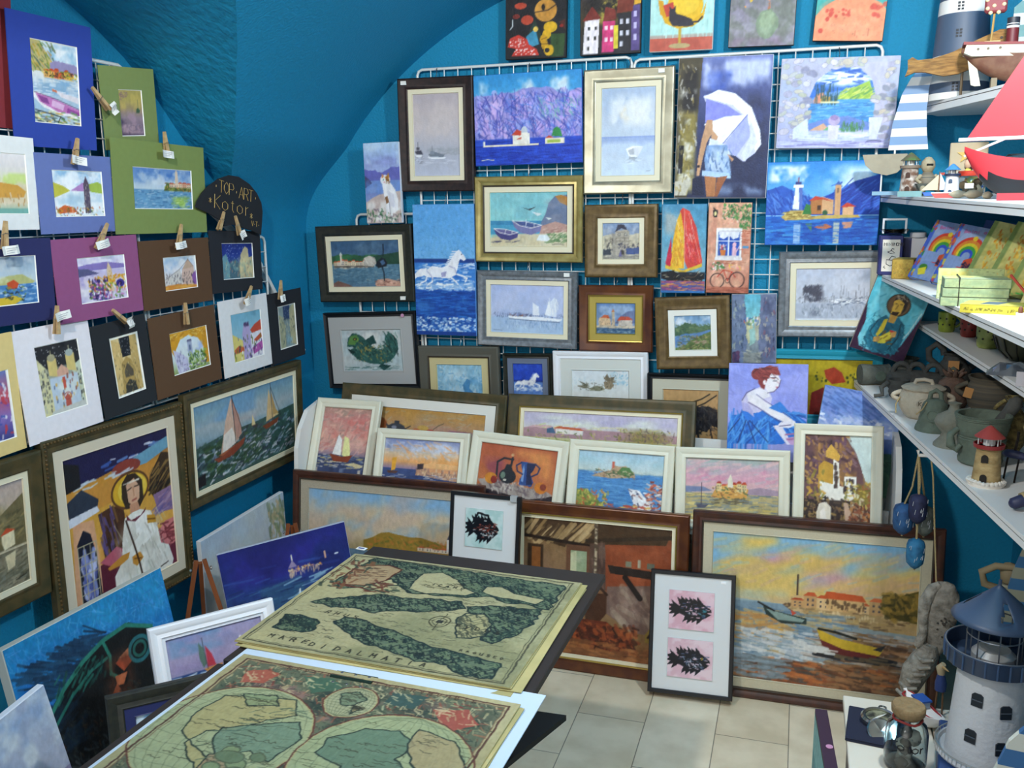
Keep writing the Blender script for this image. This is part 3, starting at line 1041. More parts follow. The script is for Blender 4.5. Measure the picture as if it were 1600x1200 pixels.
canvas('catchair', 'canvas of a black cat lying in a yellow egg chair on a pale blue background', '''g a5dad6 b4e0d8 a8dcd6 c25a4a
q b7e3dc 0 0 100 78;s 60 9fd2d0,c6ebe2 0 0 100 76 30 2 90 3;q c4604e 0 82 100 100;n a84a3c .4 6 3 0 82 100 100
e e8b92a 55 40 28 24;e f2c93c 56 36 21 16;p e0ad20 14 42 24 48 44 60 66 60 82 50 88 36 84 58 68 68 44 70 24 62;p d99f1c 12 30 20 32 26 56 16 50
p c4483a 20 38 36 34 40 50 26 54;p 33303a 30 50 34 44 38 44 42 50 56 54 66 58 70 66 60 68 36 66 30 58;e 33303a 35 48 5 5;l 33303a 2.5 66 62 76 62 82 56;p 33303a 31 46 30 39 35 44;p 33303a 36 44 40 39 40 46
q c9a53a 46 68 50 90;e b5a070 48 93 17 3.5;v .14''', edge='d8dcd8')
canvas('planet', 'murky grey green canvas of a small round planet with faint lights above the grid', '''g 8a8696 7f7f86 8b8f8c 8a8090
n 9c94ac .7 4 4;n 6d7468 .6 5 5;e 7f937a 58 66 17 22;n 98a68c .6 8 8 40 44 76 88;e 92a486 58 60 12 14
e e8c24a 30 30 2 2;e e8a04a 24 40 1.3 1.3;e e0c05a 44 28 1.5 1.5;p c27a5a 55 44 58 30 61 44;e d88a6a 58 29 2 3;l 7a6a5a 1 58 45 58 36;n 8a7488 .5 6 3 0 84 100 100;w 3 8;v .2''', edge='2c2c30')
canvas('hill', 'canvas of an orange hill dotted with red flowers under a turquoise sky', '''g 3aa8a4 43b2aa
p e8946a 0 100 0 62 12 46 30 34 52 28 74 32 92 42 100 52 100 100;n d98460 .4 10 10 0 30 100 100;n f0a47e .5 6 8 0 36 100 100
s 16 cf4a3a 14 50 50 62 .4 5 0 0;s 10 cf4a3a 78 42 98 70 .4 6 0 0;e cf4a3a 10 84 3.4 4;e cf4a3a 18 66 3 3.6;e cf4a3a 22 58 3 3
s 40 a8604a 10 60 96 98 .4 1.2 0 0;q eee6dc 32 24 39 36;p 8a3a34 31 24 36 16 40 24;l c06a50 1 60 84 60 92;l c06a50 1 78 80 78 92;v .14''', edge='3a2c28')
# -------------------------------- back wall, main rows
framed('mist', 'tall misty harbour painting in a wide dark brown frame, leftmost on the main grid', '''g b9aeb4 c8bbbb c6bfc4 b7b9c6 c3c6d6
n d8cac6 .5 3 4 0 0 100 60;n b9bcc8 .5 5 3 0 55 100 100;s 90 9c9ea6,aeb0b8,8b9298 30 66 100 74 7 1.4 0 8 .5;n a8aab0 .5 8 4 30 62 98 74
p 4a4a58 2 69 16 68 20 73 6 73;q 5a5660 6 64 13 68;p f2f2f6 2 73 18 73 16 77 6 76;l 55525c 1 9 66 9 58;s 12 e8e8f0,6a6672 2 76 20 84 6 1 0 10
p 77808c 32 73 44 70 66 74 62 78 36 77;q 8a93a0 36 69 44 73;p eef0f6 30 76 70 77 64 79 34 79;l 6a6e78 .8 40 70 40 63;s 40 e2e4ee,b0b4c4 20 78 90 86 10 1.2 0 4 .6;v .06''', .042, 'darkbrown', .018, sticker=(-.82, .92, 'sq'))
canvas('mountains', 'canvas of violet rocky mountains over a deep blue bay with two islet churches', '''g 2a8fd0 4aa6dc 8ac0e4 6f8ad0
n e6f2f8 .9 5 3 4 4 90 24 .5;r 8f93d8 26 9 6 74;n c0a8e0 .8 6 5 0 18 100 72 .5;n 6a6fc4 .6 9 6 0 20 100 74 .55
s 60 cfaee6,d4b8ea,b79be0,9fb0ee 0 24 100 68 12 7 65 40 .6;s 150 3a46a8,2f3a98,4a52b8 0 24 100 70 15 1.3 60 35;s 70 3a46a8,4a58c0 0 24 100 70 12 1.3 120 30;s 60 dcc4f0,b0c0f4 0 24 100 66 8 1.2 60 50;s 90 3a6ad0,4a8ad8 30 24 100 70 9 1 40 40;s 40 7ac0b0 60 30 98 50 7 1 60 30 .6
q 1b45c0 0 71 100 100;s 260 1336ae,0f2d9c,2a58d2,0a2488 0 72 100 100 12 1.2 0 4;n 3f6ad8 .5 9 3 0 70 100 78
q e8dfc8 8 77 60 79;p f2ece0 36 66 43 62 52 66 52 77 36 77;p c8402c 35 67 40 61 46 64 43 68;p c8402c 39 72 47 68 49 72;e c8cfd8 47 63 3 5;q f2ece0 44 65 50 77;q f2ece0 8 73 9.6 78
q f0e6d0 66 72 84 78;p 2f8a4a 72 70 74 62 77 60 80 62 82 71;p c8402c 66 72 70 69 74 72;q a8c050 68 74 80 77;l e8e0c8 .8 6 94 12 93 18 94;v .16''', edge='2f62b8')
framed('beachboat', 'tall painting of a white rowing boat on calm pale water in a wide silver frame', '''g a9bcd6 b9c6da c3d0e0 c6d4e6 ccdcec
n f0e4cc .9 3 3 20 10 90 45 .5;n 9fb6d2 .6 4 4 0 0 60 40;n e6ebee .8 4 4 10 4 100 50 .5;q 9db2da 0 55 100 66;n c6d6ea 1 3 6 0 59 100 76 .35
q 93a8d8 0 55 100 57;p f6f8fa 46 69 60 66 78 67 68 79 52 78;p b8bcc4 50 71 62 68 72 70 66 76 54 76;p dfe3ea 60 68 78 67 68 79 62 76;p 8a8f9a 52 78 68 79 62 83 52 81;n d8e6f2 .5 3 6 0 76 100 100;s 12 eef4f8,9aa6b8 48 80 72 86 8 1 0 6;l 7a8294 .7 84 95 92 94;v .07''', .046, 'silver', .02, sticker=(.72, .93, 'sq'))
canvas('umbrella', 'tall canvas of a woman in denim shorts walking away under a large white umbrella', '''g 6a78b4 3c4678 2b3358 2a3050
n c6cff0 .9 4 3 25 0 100 24 .46;n 3d5ab8 .8 3 3 28 8 60 26;n 272c48 .8 5 4 40 22 100 80 .45
p 4c4534 0 0 26 0 22 50 14 100 0 100;n 9a8a44 .8 3 4 0 35 24 98 .48;n 1d1c20 .9 3 5 2 6 24 40 .5;n e8e4d8 .9 7 12 0 5 22 95 .62;p 16181f 4 62 9 62 8 82 3 82;p c8c2b0 0 88 18 86 14 98 0 98;s 60 e8e6e0,7a7058,b09a50 1 6 22 98 6 1.6 80 30 .6
p 1f2542 20 86 30 84 34 98 20 98;n 9fb4d8 .6 6 5 44 88 100 100
p c9ccf2 28 27 46 24 64 28 78 36 86 46 90 60 86 68 74 74 66 70 54 68;p f4f4fa 44 23 62 26 80 36 90 52 92 62 86 68 84 56 74 42 60 34 28 28;p 8a8ee0 31 29 54 34 70 41 50 43 31 46;p fafafc 30 47 52 42 76 41 58 58 46 62 38 54;p a9b0ec 76 41 80 56 66 70 60 68 54 60;p d8dcf6 78 42 88 60 76 74 70 72 80 56;l 5a60b0 .8 76 41 50 62
p c99a74 33 44 39 44 40 52 34 60 30 72 27 84 24 84 25 72 28 58;p c99a74 38 50 46 56 42 62 38 58;e 2a2430 26 77 1.6 1
p dfe6f4 37 57 46 59 54 62 56 66 35 66;p 7a9ac8 34 62 56 62 62 84 34 82 32 72;n dbe8f4 .7 9 12 32 62 62 84 .5;s 26 4a6aa0,a9c2e2 34 66 60 82 8 1.6 80 30;p b5d0ec 30 80 60 82 62 86 30 84
p b8784c 33 84 46 85 45 99 36 99;p 9c5c3a 47 85 58 84 52 92 48 99 45 99;p c9966e 56 68 64 72 62 74;v .16''', edge='e2e4e8')
canvas('arch', 'canvas of a lake and green hills seen through a pale stone archway with a balustrade', '''g b4b8d4 a9b4d0 b2b8dc a6a8d4
F stones 9c9cac,c6c2d2,b8bdb4,c9c6b8,cfc9dc,a8a6c0 130 0 0 100 96;n c9c8e0 .3 5 5;q b9bde0 0 92 100 100;s 40 8a86c0,d8d8f0 0 92 100 98 20 1.2 0 3
p 2f6fc8 24 80 24 46 30 28 40 16 54 11 68 14 78 24 82 40 82 80;n f4f8fa 1 4 4 28 14 82 34 .42;s 30 2456b8,e8f0fa 34 12 76 28 12 2 0 15
r 5f93cf 46 12 4 50 24 82;p 9cc04a 48 46 62 34 76 26 81 44 82 48;s 50 b8d050,7aa844,5f9a58,d8dc70 54 34 81 46 9 1.6 -30 15
q 4f9fd8 24 46 82 80;s 120 3a88c8,8cc6e6,2f6fb8 24 48 82 78 12 1.2 0 5;p d88f74 30 46 32 40 37 38 42 44 42 50 30 50;q e8a83a 36 43 44 48;s 26 1f4a4a 30 32 50 48 9 1.6 88 6;q e8e0b0 36 48 52 50
p 6a88cc 22 74 46 66 60 64 84 74 84 80 22 80;p d8a88a 28 80 40 72 46 80;p 6ab07a 40 80 46 74 60 80;s 30 4a8a50,2f5f50 56 72 74 82 7 1.6 85 15
p b6b8d2 18 80 18 6 56 6 42 13 31 26 26 44 25 80;p bcbcd4 52 6 90 6 90 84 82 84 82 42 78 25 68 13;F stones a0a0b4,d0cede,b4b8a8,c8c4b4,8f92ae 26 14 8 28 78;F stones a0a0b4,d4d0de,b8bcb0,c8c0b0,9096a8 22 82 12 96 84;F stones a0a0b4,d4d0de,b8bcb0,c8c0b0 12 36 3 72 9;q c8cfe8 18 82 86 92;s 30 e6ecf8,a9b4d8 18 83 86 91 16 1.8 0 4;p d8d4e6 44 74 54 74 53 90 45 90;e b8a8cc 49 69 5 6;e 9a84b8 49 66 3.5 3;p d4dcee 14 78 26 66 28 86 14 90;p d8dcf0 78 66 90 66 86 90 80 90
l 3a3f6a .8 78 92 84 91 90 92;v .12''', edge='d9dbe8')
canvas('lighthouse', 'bright blue canvas of a white lighthouse and an island church reflected in water', '''g 2a86d8 5aa8e4 8cc6ee 2f66c4
n e8f4fa .95 6 4 0 2 60 26 .55;n d8ecf8 .9 3 2 40 0 100 40 .5;p 2858b8 0 64 0 34 14 28 30 38 44 44 44 64;p 1a44ac 40 64 44 46 62 36 78 24 100 16 100 64;s 60 3f74d0,16389c,5a8cdc 0 34 40 62 12 1.4 60 20;s 60 2c60cc,123294,3f78d8 56 24 100 60 14 1.6 -35 15;n 1438a0 .7 4 4 56 30 100 66
q 1f66c4 0 65 100 100;s 200 1550b0,2f86d6,0f3c98,49a0dc 0 66 100 100 14 1.6 0 4;n 0c3a9a .6 3 2 30 70 100 96;n 58a8e0 .7 4 5 0 80 60 100 .55
p c6a95a 14 66 22 58 34 58 38 66 50 64 82 64 84 67 40 69 18 70;s 40 e0d080,8a7030 16 60 42 68 5 1.5 0 20;p eef4fa 24 56 26 30 32 30 33 58;p 5a74c0 29 30 32 30 33 58 30 58;q f6f8fa 24 27 33 31;q 20307a 26 24 31 27;l 9a3030 1.2 28.5 24 28.5 19
p d8a878 40 63 40 46 50 42 60 46 60 63;p b8763f 40 46 50 43 50 63 40 63;p c8402c 38 47 44 41 53 44 60 48 50 45;p d2a070 61 64 61 28 66 28 66 64;q 7a5a48 62.5 32 64 38;p 3a62b0 61 28 63.5 23 66 28
p e0b080 68 64 68 54 78 54 78 64;p c8402c 66 55 72 49 80 54;p 2f7a3a 33 63 36 50 40 52 41 63;e 2a5a3a 53 61 2.4 3;q 4a3020 46 52 49 58
q 8fb4dc 26 74 32 98;q b0b8b0 61 72 66 98;p b86a4a 44 78 54 74 60 78 52 82;p 4a7a5a 36 74 42 74 42 84;p c89078 68 72 78 72 76 80 70 80;s 60 1f5ab8,2a7ad0 10 72 90 98 12 1.2 0 3 .7;v .12''', edge='2f6fc0')
canvas('catrock', 'narrow canvas of a white and tabby cat sitting on rocks above a misty bay', '''g b4d0ea 9fb4e0 a9b6de 7f8cc4 8fa8d2 93a4cc
n cfe0f0 .6 3 4 0 0 100 30;n 8a90cc .6 3 8 0 14 100 32;r 6a6cb8 40 10 4 50;q 7f9ad0 0 47 100 62;p 4a4a72 0 40 16 46 20 50 0 56;n 6a8fd0 .6 4 8 0 44 100 66
p c9b4ac 0 74 20 68 40 64 100 60 100 100 0 100;n e8e4e0 .8 5 8 0 70 100 100;s 60 3f7a4a,2f5f3a,e8ece0,6a5c6c 0 82 100 100 9 3 60 60
p f4f2f4 48 50 60 46 72 50 84 58 92 72 90 84 78 88 60 86 54 70;e f4f2f4 58 46 14 6;p c98a3a 56 42 68 42 70 48 62 48;p d8935a 48 44 49 38 56 42;p c98a3a 62 42 68 37 70 44;s 10 8a5a2a 60 42 70 50 7 2 80 20;p 8a6240 54 68 62 66 66 74 58 76;e 4a8a7a 53 46 1.6 .9;e 3a3030 62 46 1.6 .9;e d88a8a 55 49 2 .8;p e0dfe8 62 60 80 64 82 80 68 82;l 8a8694 1.4 66 74 68 88;l e8e8ec 5 60 80 58 90;l eee 5 72 80 72 90;v .14''', edge='dfe2ea')
framed('statue', 'painting of a balancing dancer statue before an island town in a greenish black frame', '''g 3f5f80 49688a 547394 58788c
n 7a98ac .5 4 3 0 0 100 34;n 35506c .5 5 3 0 0 100 30;r 2f5a40 38 8 5 50;n 3f7a4a .7 6 4 0 28 70 48;p 274a3a 62 34 100 26 100 56 62 56
q 547a90 0 52 100 92;s 240 466c84,6a8ea0,3f6078,86a0a8 0 54 100 92 9 1.4 0 6;h e0cfae,cdb894,d8c8b4 c8623a,b85434 3 62 54 12 11;q d9cdb8 13 30 16 50;p cfd4c8 12 31 14.5 24 17 31;q 6a6058 4 54 62 58;s 30 e0dccb,8a7a6a 4 54 60 60 6 1.2 0 8;p c8c0b4 48 38 56 33 64 38 66 50 60 56 48 54;s 20 a89c90,e0d8cc 49 38 64 54 7 1.5 60 30
p 7a5a50 0 92 8 86 24 94 30 100 0 100;p c89a84 62 94 66 84 80 82 98 88 100 98 64 98;s 30 8a5a50,dab09c 64 84 98 96 6 2 10 20
l 1b222c 2.6 77 10 77 20 76 34;p 1b222c 76 26 73 36 78 40 82 48 80 56 68 60 65 54 66 46 72 40;p 49688a 71 46 76 42 79 50 74 54;l 1b222c 2.6 74 58 76 70 76 86;l 1b222c 2 65 55 80 54;v .2''', .042, 'greenblack', .02, sticker=(.76, -.9, 'sq'), mt=OIL)
canvas('horse', 'tall blue canvas of a white horse galloping through surf', '''g 5fa6e2 62aae4 6cb0e6 74b4e4 1f5cb8 1a50aa 1f58b4 2f6ec0
s 260 5a9edc,78b6ea,68aae4,4f92d4 0 0 100 40 5 1.6 40 80 .6;q 1d3f88 0 41 100 45;q 3a80d0 0 44 100 64;s 120 e8f0fa,b8d4f0,4a90d8,2a66c0 0 44 100 64 12 2 0 12
F horse f4f4fa a9a8d0 44 55 46;n f6fafc .95 9 14 0 58 100 65 .4;s 60 f6fafe,8ab8ea 0 60 100 65 9 2 0 25
q 1a4ea8 0 66 100 90;s 260 1b57b6,12408f,2f78ce,0f3a88 0 66 100 92 16 1.6 0 5;n 4a90d8 .5 4 8 0 66 100 84 .6;s 180 eef6fb,9cc6ee,3f7ac8,c8def4 0 86 100 98 3 3 0 30;s 40 1a4aa0 0 86 100 100 6 2 0 20;q 164090 0 97 100 100;v .12''', edge='5c94d4', th=.02)
framed('boats', 'beach painting with two moored rowing boats, seagulls and a cliff in a wide gold frame', '''g 7fc0c8 86c8cc 8ccccc a9cfc0
n a8d8d4 .5 4 4 0 0 100 50;n 74b4c4 .5 3 4 30 20 80 50;q 3f8fb8 0 52 78 70;s 80 3a86b0,5aa6c4,2f74a8 0 53 74 70 10 1.4 0 5;q 4a9cc0 0 60 72 78
p 6a7a98 66 56 72 40 76 20 84 8 100 6 100 80 66 78;p b8803c 84 8 92 6 100 10 100 26 90 20;n 8a8ea0 .6 5 5 66 10 100 70;p c0988c 66 62 84 54 100 60 100 80 64 78;s 20 a87c74,d8b8a8 68 60 100 78 8 2 -20 15
p d8ceb0 0 84 30 76 70 76 100 72 100 100 0 100;n c8b890 .6 6 5 0 76 100 100;s 60 4f7a50,6a9460,8aa070 72 76 100 92 8 1.8 -20 20
F boat 4a4680 6a6498 21 80 16;F boat 7a7aa8 4a5a90 48 68 19;p e8eef0 60 88 64 78 74 78 78 86 74 90;s 8 3a3a60 4 88 40 93 9 1 -10 10
p 3a4a50 42 28 50 31 60 27 52 34;p dfe6e6 54 36 62 38 68 40 62 44;p e0e6e0 72 46 80 48 76 51;l eef 1 47 58 47 50;l 4a4640 .8 80 96 88 94 95 96;v .14''', .038, 'gold', .022, lip='dark')
framed('clock', 'small square painting of a town square clock tower in a wide bronze frame', '''g 7a90b4 9aa6b8 b0aca4
n c8ccd4 .7 5 4 0 0 100 34;p c8bfa6 0 36 22 30 30 36 30 92 0 92;p a49c90 24 28 36 30 36 90 24 90;p b4aa9a 34 22 66 18 72 24 72 90 34 90;p c6bca4 70 34 100 28 100 92 70 92;p 39394a 34 24 40 6 58 4 66 20 50 16;q 9a9080 38 24 68 26;e 5a5a60 45 32 4 4;e 5a5a60 61 32 4 4;e b8b0a0 45 32 2.6 2.6;e b8b0a0 61 32 2.6 2.6;q 9a9080 34 40 72 42;p 4a4440 48 76 53 72 58 76 58 90 48 90
F lattice 6a645c 36 40 70 60 3 2;s 40 4a4a58,5a544c 4 40 28 84 4 2.6 90 4;s 30 4a4a58,3a3a50 38 56 98 70 4 2.6 90 4;s 24 8f8878 0 30 100 90 16 1 0 3;p 4a5a8a 62 70 98 66 98 84 64 86;p 3a3f4a 2 72 22 72 22 88 2 88;q 8f8a82 0 88 100 100;s 30 c8c0ae,7a7468 0 88 100 100 14 1.5 0 4;p 6a6490 44 92 48 70 52 92;w 2 10;v .25''', .05, 'bronze', .018, CREAM)
canvas('redsail', 'narrow canvas of a boat with yellow and red sails over glowing reflections', '''g 4a90b4 5fa0bc 78a8b8 4a90c0
n b8b0a4 .7 2 3 0 0 60 40;p d8463a 40 8 46 4 62 8 78 26 92 62 92 70 60 72 50 60;p e8b02a 20 72 26 40 34 18 42 8 50 30 52 72;p c83250 10 66 22 36 24 60 18 74;s 34 f0c84a,d88a2a,e8a030 32 26 48 66 12 2.4 82 6;s 40 f0c84a,d88a2a 26 48 50 68 10 2.2 82 6;s 34 d83a4a,e86a6a,f0a0a0,b82a3a 54 22 72 64 12 2.2 72 6;s 34 d83a4a,e86a6a,b82a3a 56 44 86 66 10 2.2 68 6;s 8 f6e8c8 34 20 70 64 22 .8 80 8;s 8 c8203a 15 48 22 70 12 2 100 5;l f6e0c0 .9 50 6 53 72;l e8b0a0 .9 60 10 90 68
p e0b83a 10 68 50 74 92 66 92 70 50 77 10 72;q 20242c 0 76 100 84;p 14161c 2 76 30 74 40 80 98 78 94 86 30 88 4 84;s 20 7a5a40,e8d8b0 4 74 96 86 10 1.4 -20 40
q 5f4a78 0 86 100 100;s 120 d8783a,b84a6a,3a5aa0,7a4a8a,e0a04a 0 86 100 99 16 2 0 8;q 2f6fb0 0 97 100 100;v .2''', edge='3f7fa8')
canvas('window', 'narrow canvas of a peach wall with a cat window, flowers and red bicycle', '''g e0a888 dca084 d49a80 c07a62
n f0c0a0 .6 5 8;n c8806a .5 6 9;s 110 3f8a44,2f6f3a,5fa850,2a5a34 34 2 98 18 6 3 60 60;s 40 3f8a44,2f6f3a 74 16 98 28 6 3 80 40;s 50 f0b4a0,e88a7a,f6d8c8 30 10 92 24 1 3.4 0 0;l 222 3 12 6 20 10;p 222 10 8 22 8 20 16 12 16;e f6e6a0 16 12 3 2.4
q f2f0ee 20 28 80 62;q d8d4d8 24 30 76 60;q 1f4fae 26 32 74 58;q f4f4f6 48 32 51 58;p e6e6ee 26 32 74 32 72 38 60 40 50 36 38 40 28 38;l f4f4f6 1.6 26 42 74 42;s 16 2f7a3a,d84a4a,fff 28 46 44 52 4 3 70 60;p d87a3a 30 52 44 52 42 58 32 58
p e8b8c8 58 58 58 50 62 46 68 50 68 58;e e8b8c8 63 46 4.6 2.6;l e8b8c8 2 68 54 74 48 76 46;q e8e4e4 18 60 82 63;s 30 b85a40,a84a34,c86a50 78 26 98 56 10 1.6 0 6;q 5f93b8 82 47 96 50;s 20 b06048 20 64 90 70 12 1.6 0 4
s 40 3f8a44,2f6f3a,e88,fff 10 66 42 74 5 3 60 60;s 14 f0c83a,e88 50 68 80 74 4 3 50 60;l c83a2a 2 26 82 40 74 60 76 68 82;l c83a2a 2 40 74 50 86 60 76;o 3a2a2a 2.2 26 86 16 8;o 3a2a2a 2.2 72 85 17 8.6;o 3a2a2a 1 50 86 5 2.6
q b0644e 0 93 100 100;s 30 8a4434,c87a62 0 93 100 100 12 2 0 4;v .2''', edge='b47a60')
framed('ships', 'pale blue painting of white sailing ships on still water in a grey silver frame', '''g b4c0e6 b8c6e8 bcc8e6 a9bede b4cee8
n c9cfee .5 4 4;n a4b6e0 .4 3 4;q aac2e0 0 66 100 100;n c6dcf0 .6 5 3 0 64 100 100;s 110 7a86b0,5f6a94,8f9cc4 0 58 100 67 3 1.8 90 25;n 7f8cb8 .6 14 4 0 56 60 68
p eef2fb 58 62 58 36 66 44 67 62;p e4ebf8 78 62 80 36 87 24 90 30 90 64;p f6f8fd 74 60 80 30 82 62;s 18 d8dff0,fff 76 30 92 62 12 1.6 85 10
p f2f5fb 24 64 60 64 98 68 94 73 60 72 26 69;s 30 3a4464,5a6488,9a6a5a 26 60 60 65 3 1.6 0 30;l 4a5478 1.2 26 70 60 73 94 74;s 100 7f9cc8,dbe8f6,6a8ab8 20 72 98 90 6 1.3 80 20 .5;l 5a6484 .7 4 94 16 95;v .08''', .036, 'grey', .018, CREAM, sticker=(.8, .93, 'sq'))
framed('chapel', 'small painting of a waterside chapel in a reddish brown frame with gold liner', '''g 5a7cae 7a94b8 8aa2c0 
n c0d0e0 .5 4 4 0 0 100 50;p 5f6f98 46 64 60 44 78 28 100 22 100 64;n 7a84a4 .6 6 5 46 24 100 64;p d8b890 6 74 6 50 14 44 34 48 38 60 38 74;p c8603a 10 48 18 38 30 40 36 50;q c8b498 40 26 47 74;p c87a4a 39 28 43.5 18 48 28
p c8bcae 56 78 56 54 90 52 92 78;p c0503a 52 56 62 44 82 42 94 54;l 4a4450 1.6 74 30 74 50;s 20 4a4450,8a5a50 8 54 92 72 4 2 90 6;q c8b8a0 0 72 100 80;s 20 9a8a74,e0d4be 0 72 100 80 10 2 0 5;q 35577a 0 80 100 100;s 70 4a7090,27496a,9ab0b8 0 80 100 100 10 2 0 5;w 2 9;v .25''', .042, 'redgold', .026, mat('b39f4e', .35, metal=.45), lip='gold')
framed('lake', 'tilted square painting of a mountain lake in a wide bronze frame with white liner', '''g 6f96bc 9ab4c8 8aa8c0
n e0e6ea .8 4 4 0 0 100 30 .5;r 46644a 36 14 4 60 0 60;r 5a7454 34 10 4 60 40 100;s 60 3a5a40,5f7a50,7a8a60 0 26 100 46 9 2 30 40
p 5f86b8 0 62 20 54 60 50 96 42 100 46 84 54 72 64 56 76 30 86 0 94;s 40 7a9cc8,4a74a8 4 52 80 76 12 1.6 -12 6;p 5f7440 40 72 60 62 80 54 100 46 100 100 0 100 0 92 30 84;s 130 4a6434,8a8a54,a89a6a,3a5030,6f5c48 10 58 100 98 7 2.6 20 50;s 26 b09c84,8a6a5a 50 72 86 80 7 2.4 -10 20;w 2 9;v .25''', .048, 'bronze', .022, mat('eceadf', .6))
canvas('alley', 'narrow canvas of a shaded old town alley with washing hung across', '''g 5fb0c8 7fc4cc 8f9aa0 6a7880
p 6a7a9a 0 0 26 0 34 40 36 66 30 100 0 100;p 707a98 66 0 100 0 100 100 60 100 58 40;p c9c8a0 30 40 44 34 50 60 36 72;p b8b8a0 50 34 62 30 60 66 50 64;p 9fc8c0 38 52 52 46 54 70 40 74
n 4a5070 .6 3 5 64 0 100 100;n 8a98a8 .5 3 5 0 0 34 90;s 30 3a4060,8a5a6a,b8b0a0 66 4 98 90 9 3 88 8;s 20 3a4a60,a8b0a0 2 10 28 80 8 3 88 8;l 3a3a50 1 26 38 60 32;s 24 c8604a,3a6ab0,e8e8e8,7a9a5a 28 34 58 44 6 4 88 10
q 8a8f8c 26 84 66 100;s 26 b8b8a8,6a6f74 20 80 70 100 10 2 20 20;p 3a2c50 2 84 16 80 18 100 2 100;s 10 5a3a5a 2 80 16 98 6 4 80 20;w 4 9;v .25''', edge='b8bcbc')
framed('harbor', 'grey painting of bare trees and moored boats on a river in a silver grey frame', '''g bcc2d4 c3c8d6 c6cbd8 c9ced8
n d6d8e2 .5 4 4 0 0 100 60;q b4bccc 0 66 100 100;s 100 4a4c5c,5f6270,383c4a,7a7a84 10 34 34 62 7 2 100 40;n 4a4a58 .9 9 9 12 30 40 66 .5;s 90 6a6e7c,8a8e98,b8bcc6 0 54 100 66 4 1.8 90 40
p eef0f4 46 62 62 58 84 60 92 64 60 68;s 40 eef2f6,4a5064,7a86a0 44 56 98 70 6 1.4 0 20;s 14 6a6e7c 50 36 98 60 16 .8 90 3;s 26 e0e4ea,3a4a6a 60 60 92 70 5 1.6 0 15;n 6f7888 .7 9 6 10 68 40 96 .5;s 90 8a92a4,dfe4ec,5f687c 10 70 96 92 7 1.3 80 30 .6;q c9d0dc 0 95 100 100;v .12''', .04, 'grey', .02, CREAM)
framed('fish', 'print of a leaping green fish in a thin black frame with wide grey mat', '''g c6c8c8 c2c8c8 b8c2c2
n a9bcc0 .7 3 3;n dcdcd6 .8 3 3 30 0 100 70
p 2f5a54 8 40 10 20 20 8 34 14 44 30 56 46 68 48 74 40 72 20 80 4 86 14 92 24 94 44 88 62 78 76 64 84 44 82 26 72 14 58 12 48 20 42
p 5f8a4a 10 34 14 16 26 12 30 24 20 38;p 16302f 8 44 18 50 26 46 18 58 12 56;p 1f4240 40 24 54 14 58 32 48 36;p 1f4240 58 88 64 82 80 86 66 98
s 150 1a3634,24504c,5f8a7a,b08a3a,3f7068,8aa878 18 36 84 78 6 2 40 50;s 60 17302f,4a7a70 70 10 92 60 14 2.2 65 14;s 20 c89a3a,16302f 24 24 44 52 6 2 60 30;e 20201c 22 22 3 3.6;e c9b060 22 22 1.4 1.8;s 24 2f5a54 4 88 94 97 20 1 0 2;w 2 10;v .2''', .02, 'black', .055, mat('adadab', .8), mt=GLASSY, sticker=(.74, .9, 'round'))
framed('bluegrey', 'pale blue abstract painting in a wide taupe grey frame with cream liner', '''g 8ab8d0 8cbcd6 7fb2d0 8ac0da
n c0d8e2 .9 4 4 10 5 70 70 .48;n 5f9cc8 .8 4 5 50 20 100 80 .5;n a8d0e0 .6 7 7;s 90 b8d8e6,7ab4d4,5f9cc4,dce8ec 0 0 100 100 9 3 50 80 .6;p 4f8fc0 56 44 66 30 74 34 70 50 80 60 60 62;v .2''', .046, 'taupe', .03, mat('cfc08e', .6), lip='dark')
framed('smallhorse', 'small night blue painting of a white horse in a double grey frame', '''g 1f3fb0 2446b8 1c3aa4 1b3c98
n 2f58cc .6 5 5;q 5f86c8 0 62 100 100;q 16307c 0 58 100 64;F horse f0f0f2 a8a8c8 48 74 44;n e8eef4 .8 12 8 0 76 100 96 .45;s 40 e0e8f4,2f56b0 0 76 100 98 8 2.4 0 16;v .2''', .018, 'greenblack', .022, mat('6a7488', .5), vis=0.68)
framed('goldfish', 'watercolour of two goldfish in a wide white frame with pale mat', '''g dfe6ea e2e8e8 e6e6e0
n b4d0dc .8 5 5 60 0 100 60 .55;s 40 5fa8c8,88c0d4 74 6 98 60 3 3 0 90 .7;s 20 8ab8d0 4 30 40 60 3 2 0 90 .5
p 8a8a72 30 74 44 62 54 66 58 76 48 84 34 82;p 6f705c 12 44 22 52 32 66 24 66;p 7f7c68 8 64 22 62 32 72 20 74;s 40 4a4a3c,a8a084,6a6a54 14 50 56 82 6 2 40 40
p 7a6f5c 56 34 62 14 66 30 76 24 72 40 78 46 68 52;p 9a8a70 56 46 68 42 74 58 68 76 58 74;s 40 5a4f40,c0b090,8a7a60 56 20 78 74 7 2 80 30;e 2a2a26 52 74 1.4 2;e 2a2a26 62 66 1.4 2;v .08''', .03, 'purewhite', .045, mat('d8dad2', .7), mt=GLASSY, vis=0.5)
framed('bull', 'dark bull like creature on tan paper in a thin black frame beside the ballerina', '''g c29a68 c49c6a ba9260
n 2a2a30 .0 3 3;l 2a2826 2.5 52 26 70 18 84 8;l 2a2826 2.5 56 36 76 26 96 10;p 25252b 28 34 44 28 62 34 84 32 98 40 100 74 88 70 80 84 66 80 60 92 40 88 36 70 24 52;s 120 3a3a42,16161a,5a5450,4a3f38 28 32 98 90 10 2 60 60;l 25252b 4 40 80 36 98;l 25252b 4 62 80 66 98;l 25252b 3 84 70 90 96;v .15''', .02, 'black', .04, mat('c9c4ae', .7), mt=GLASSY)
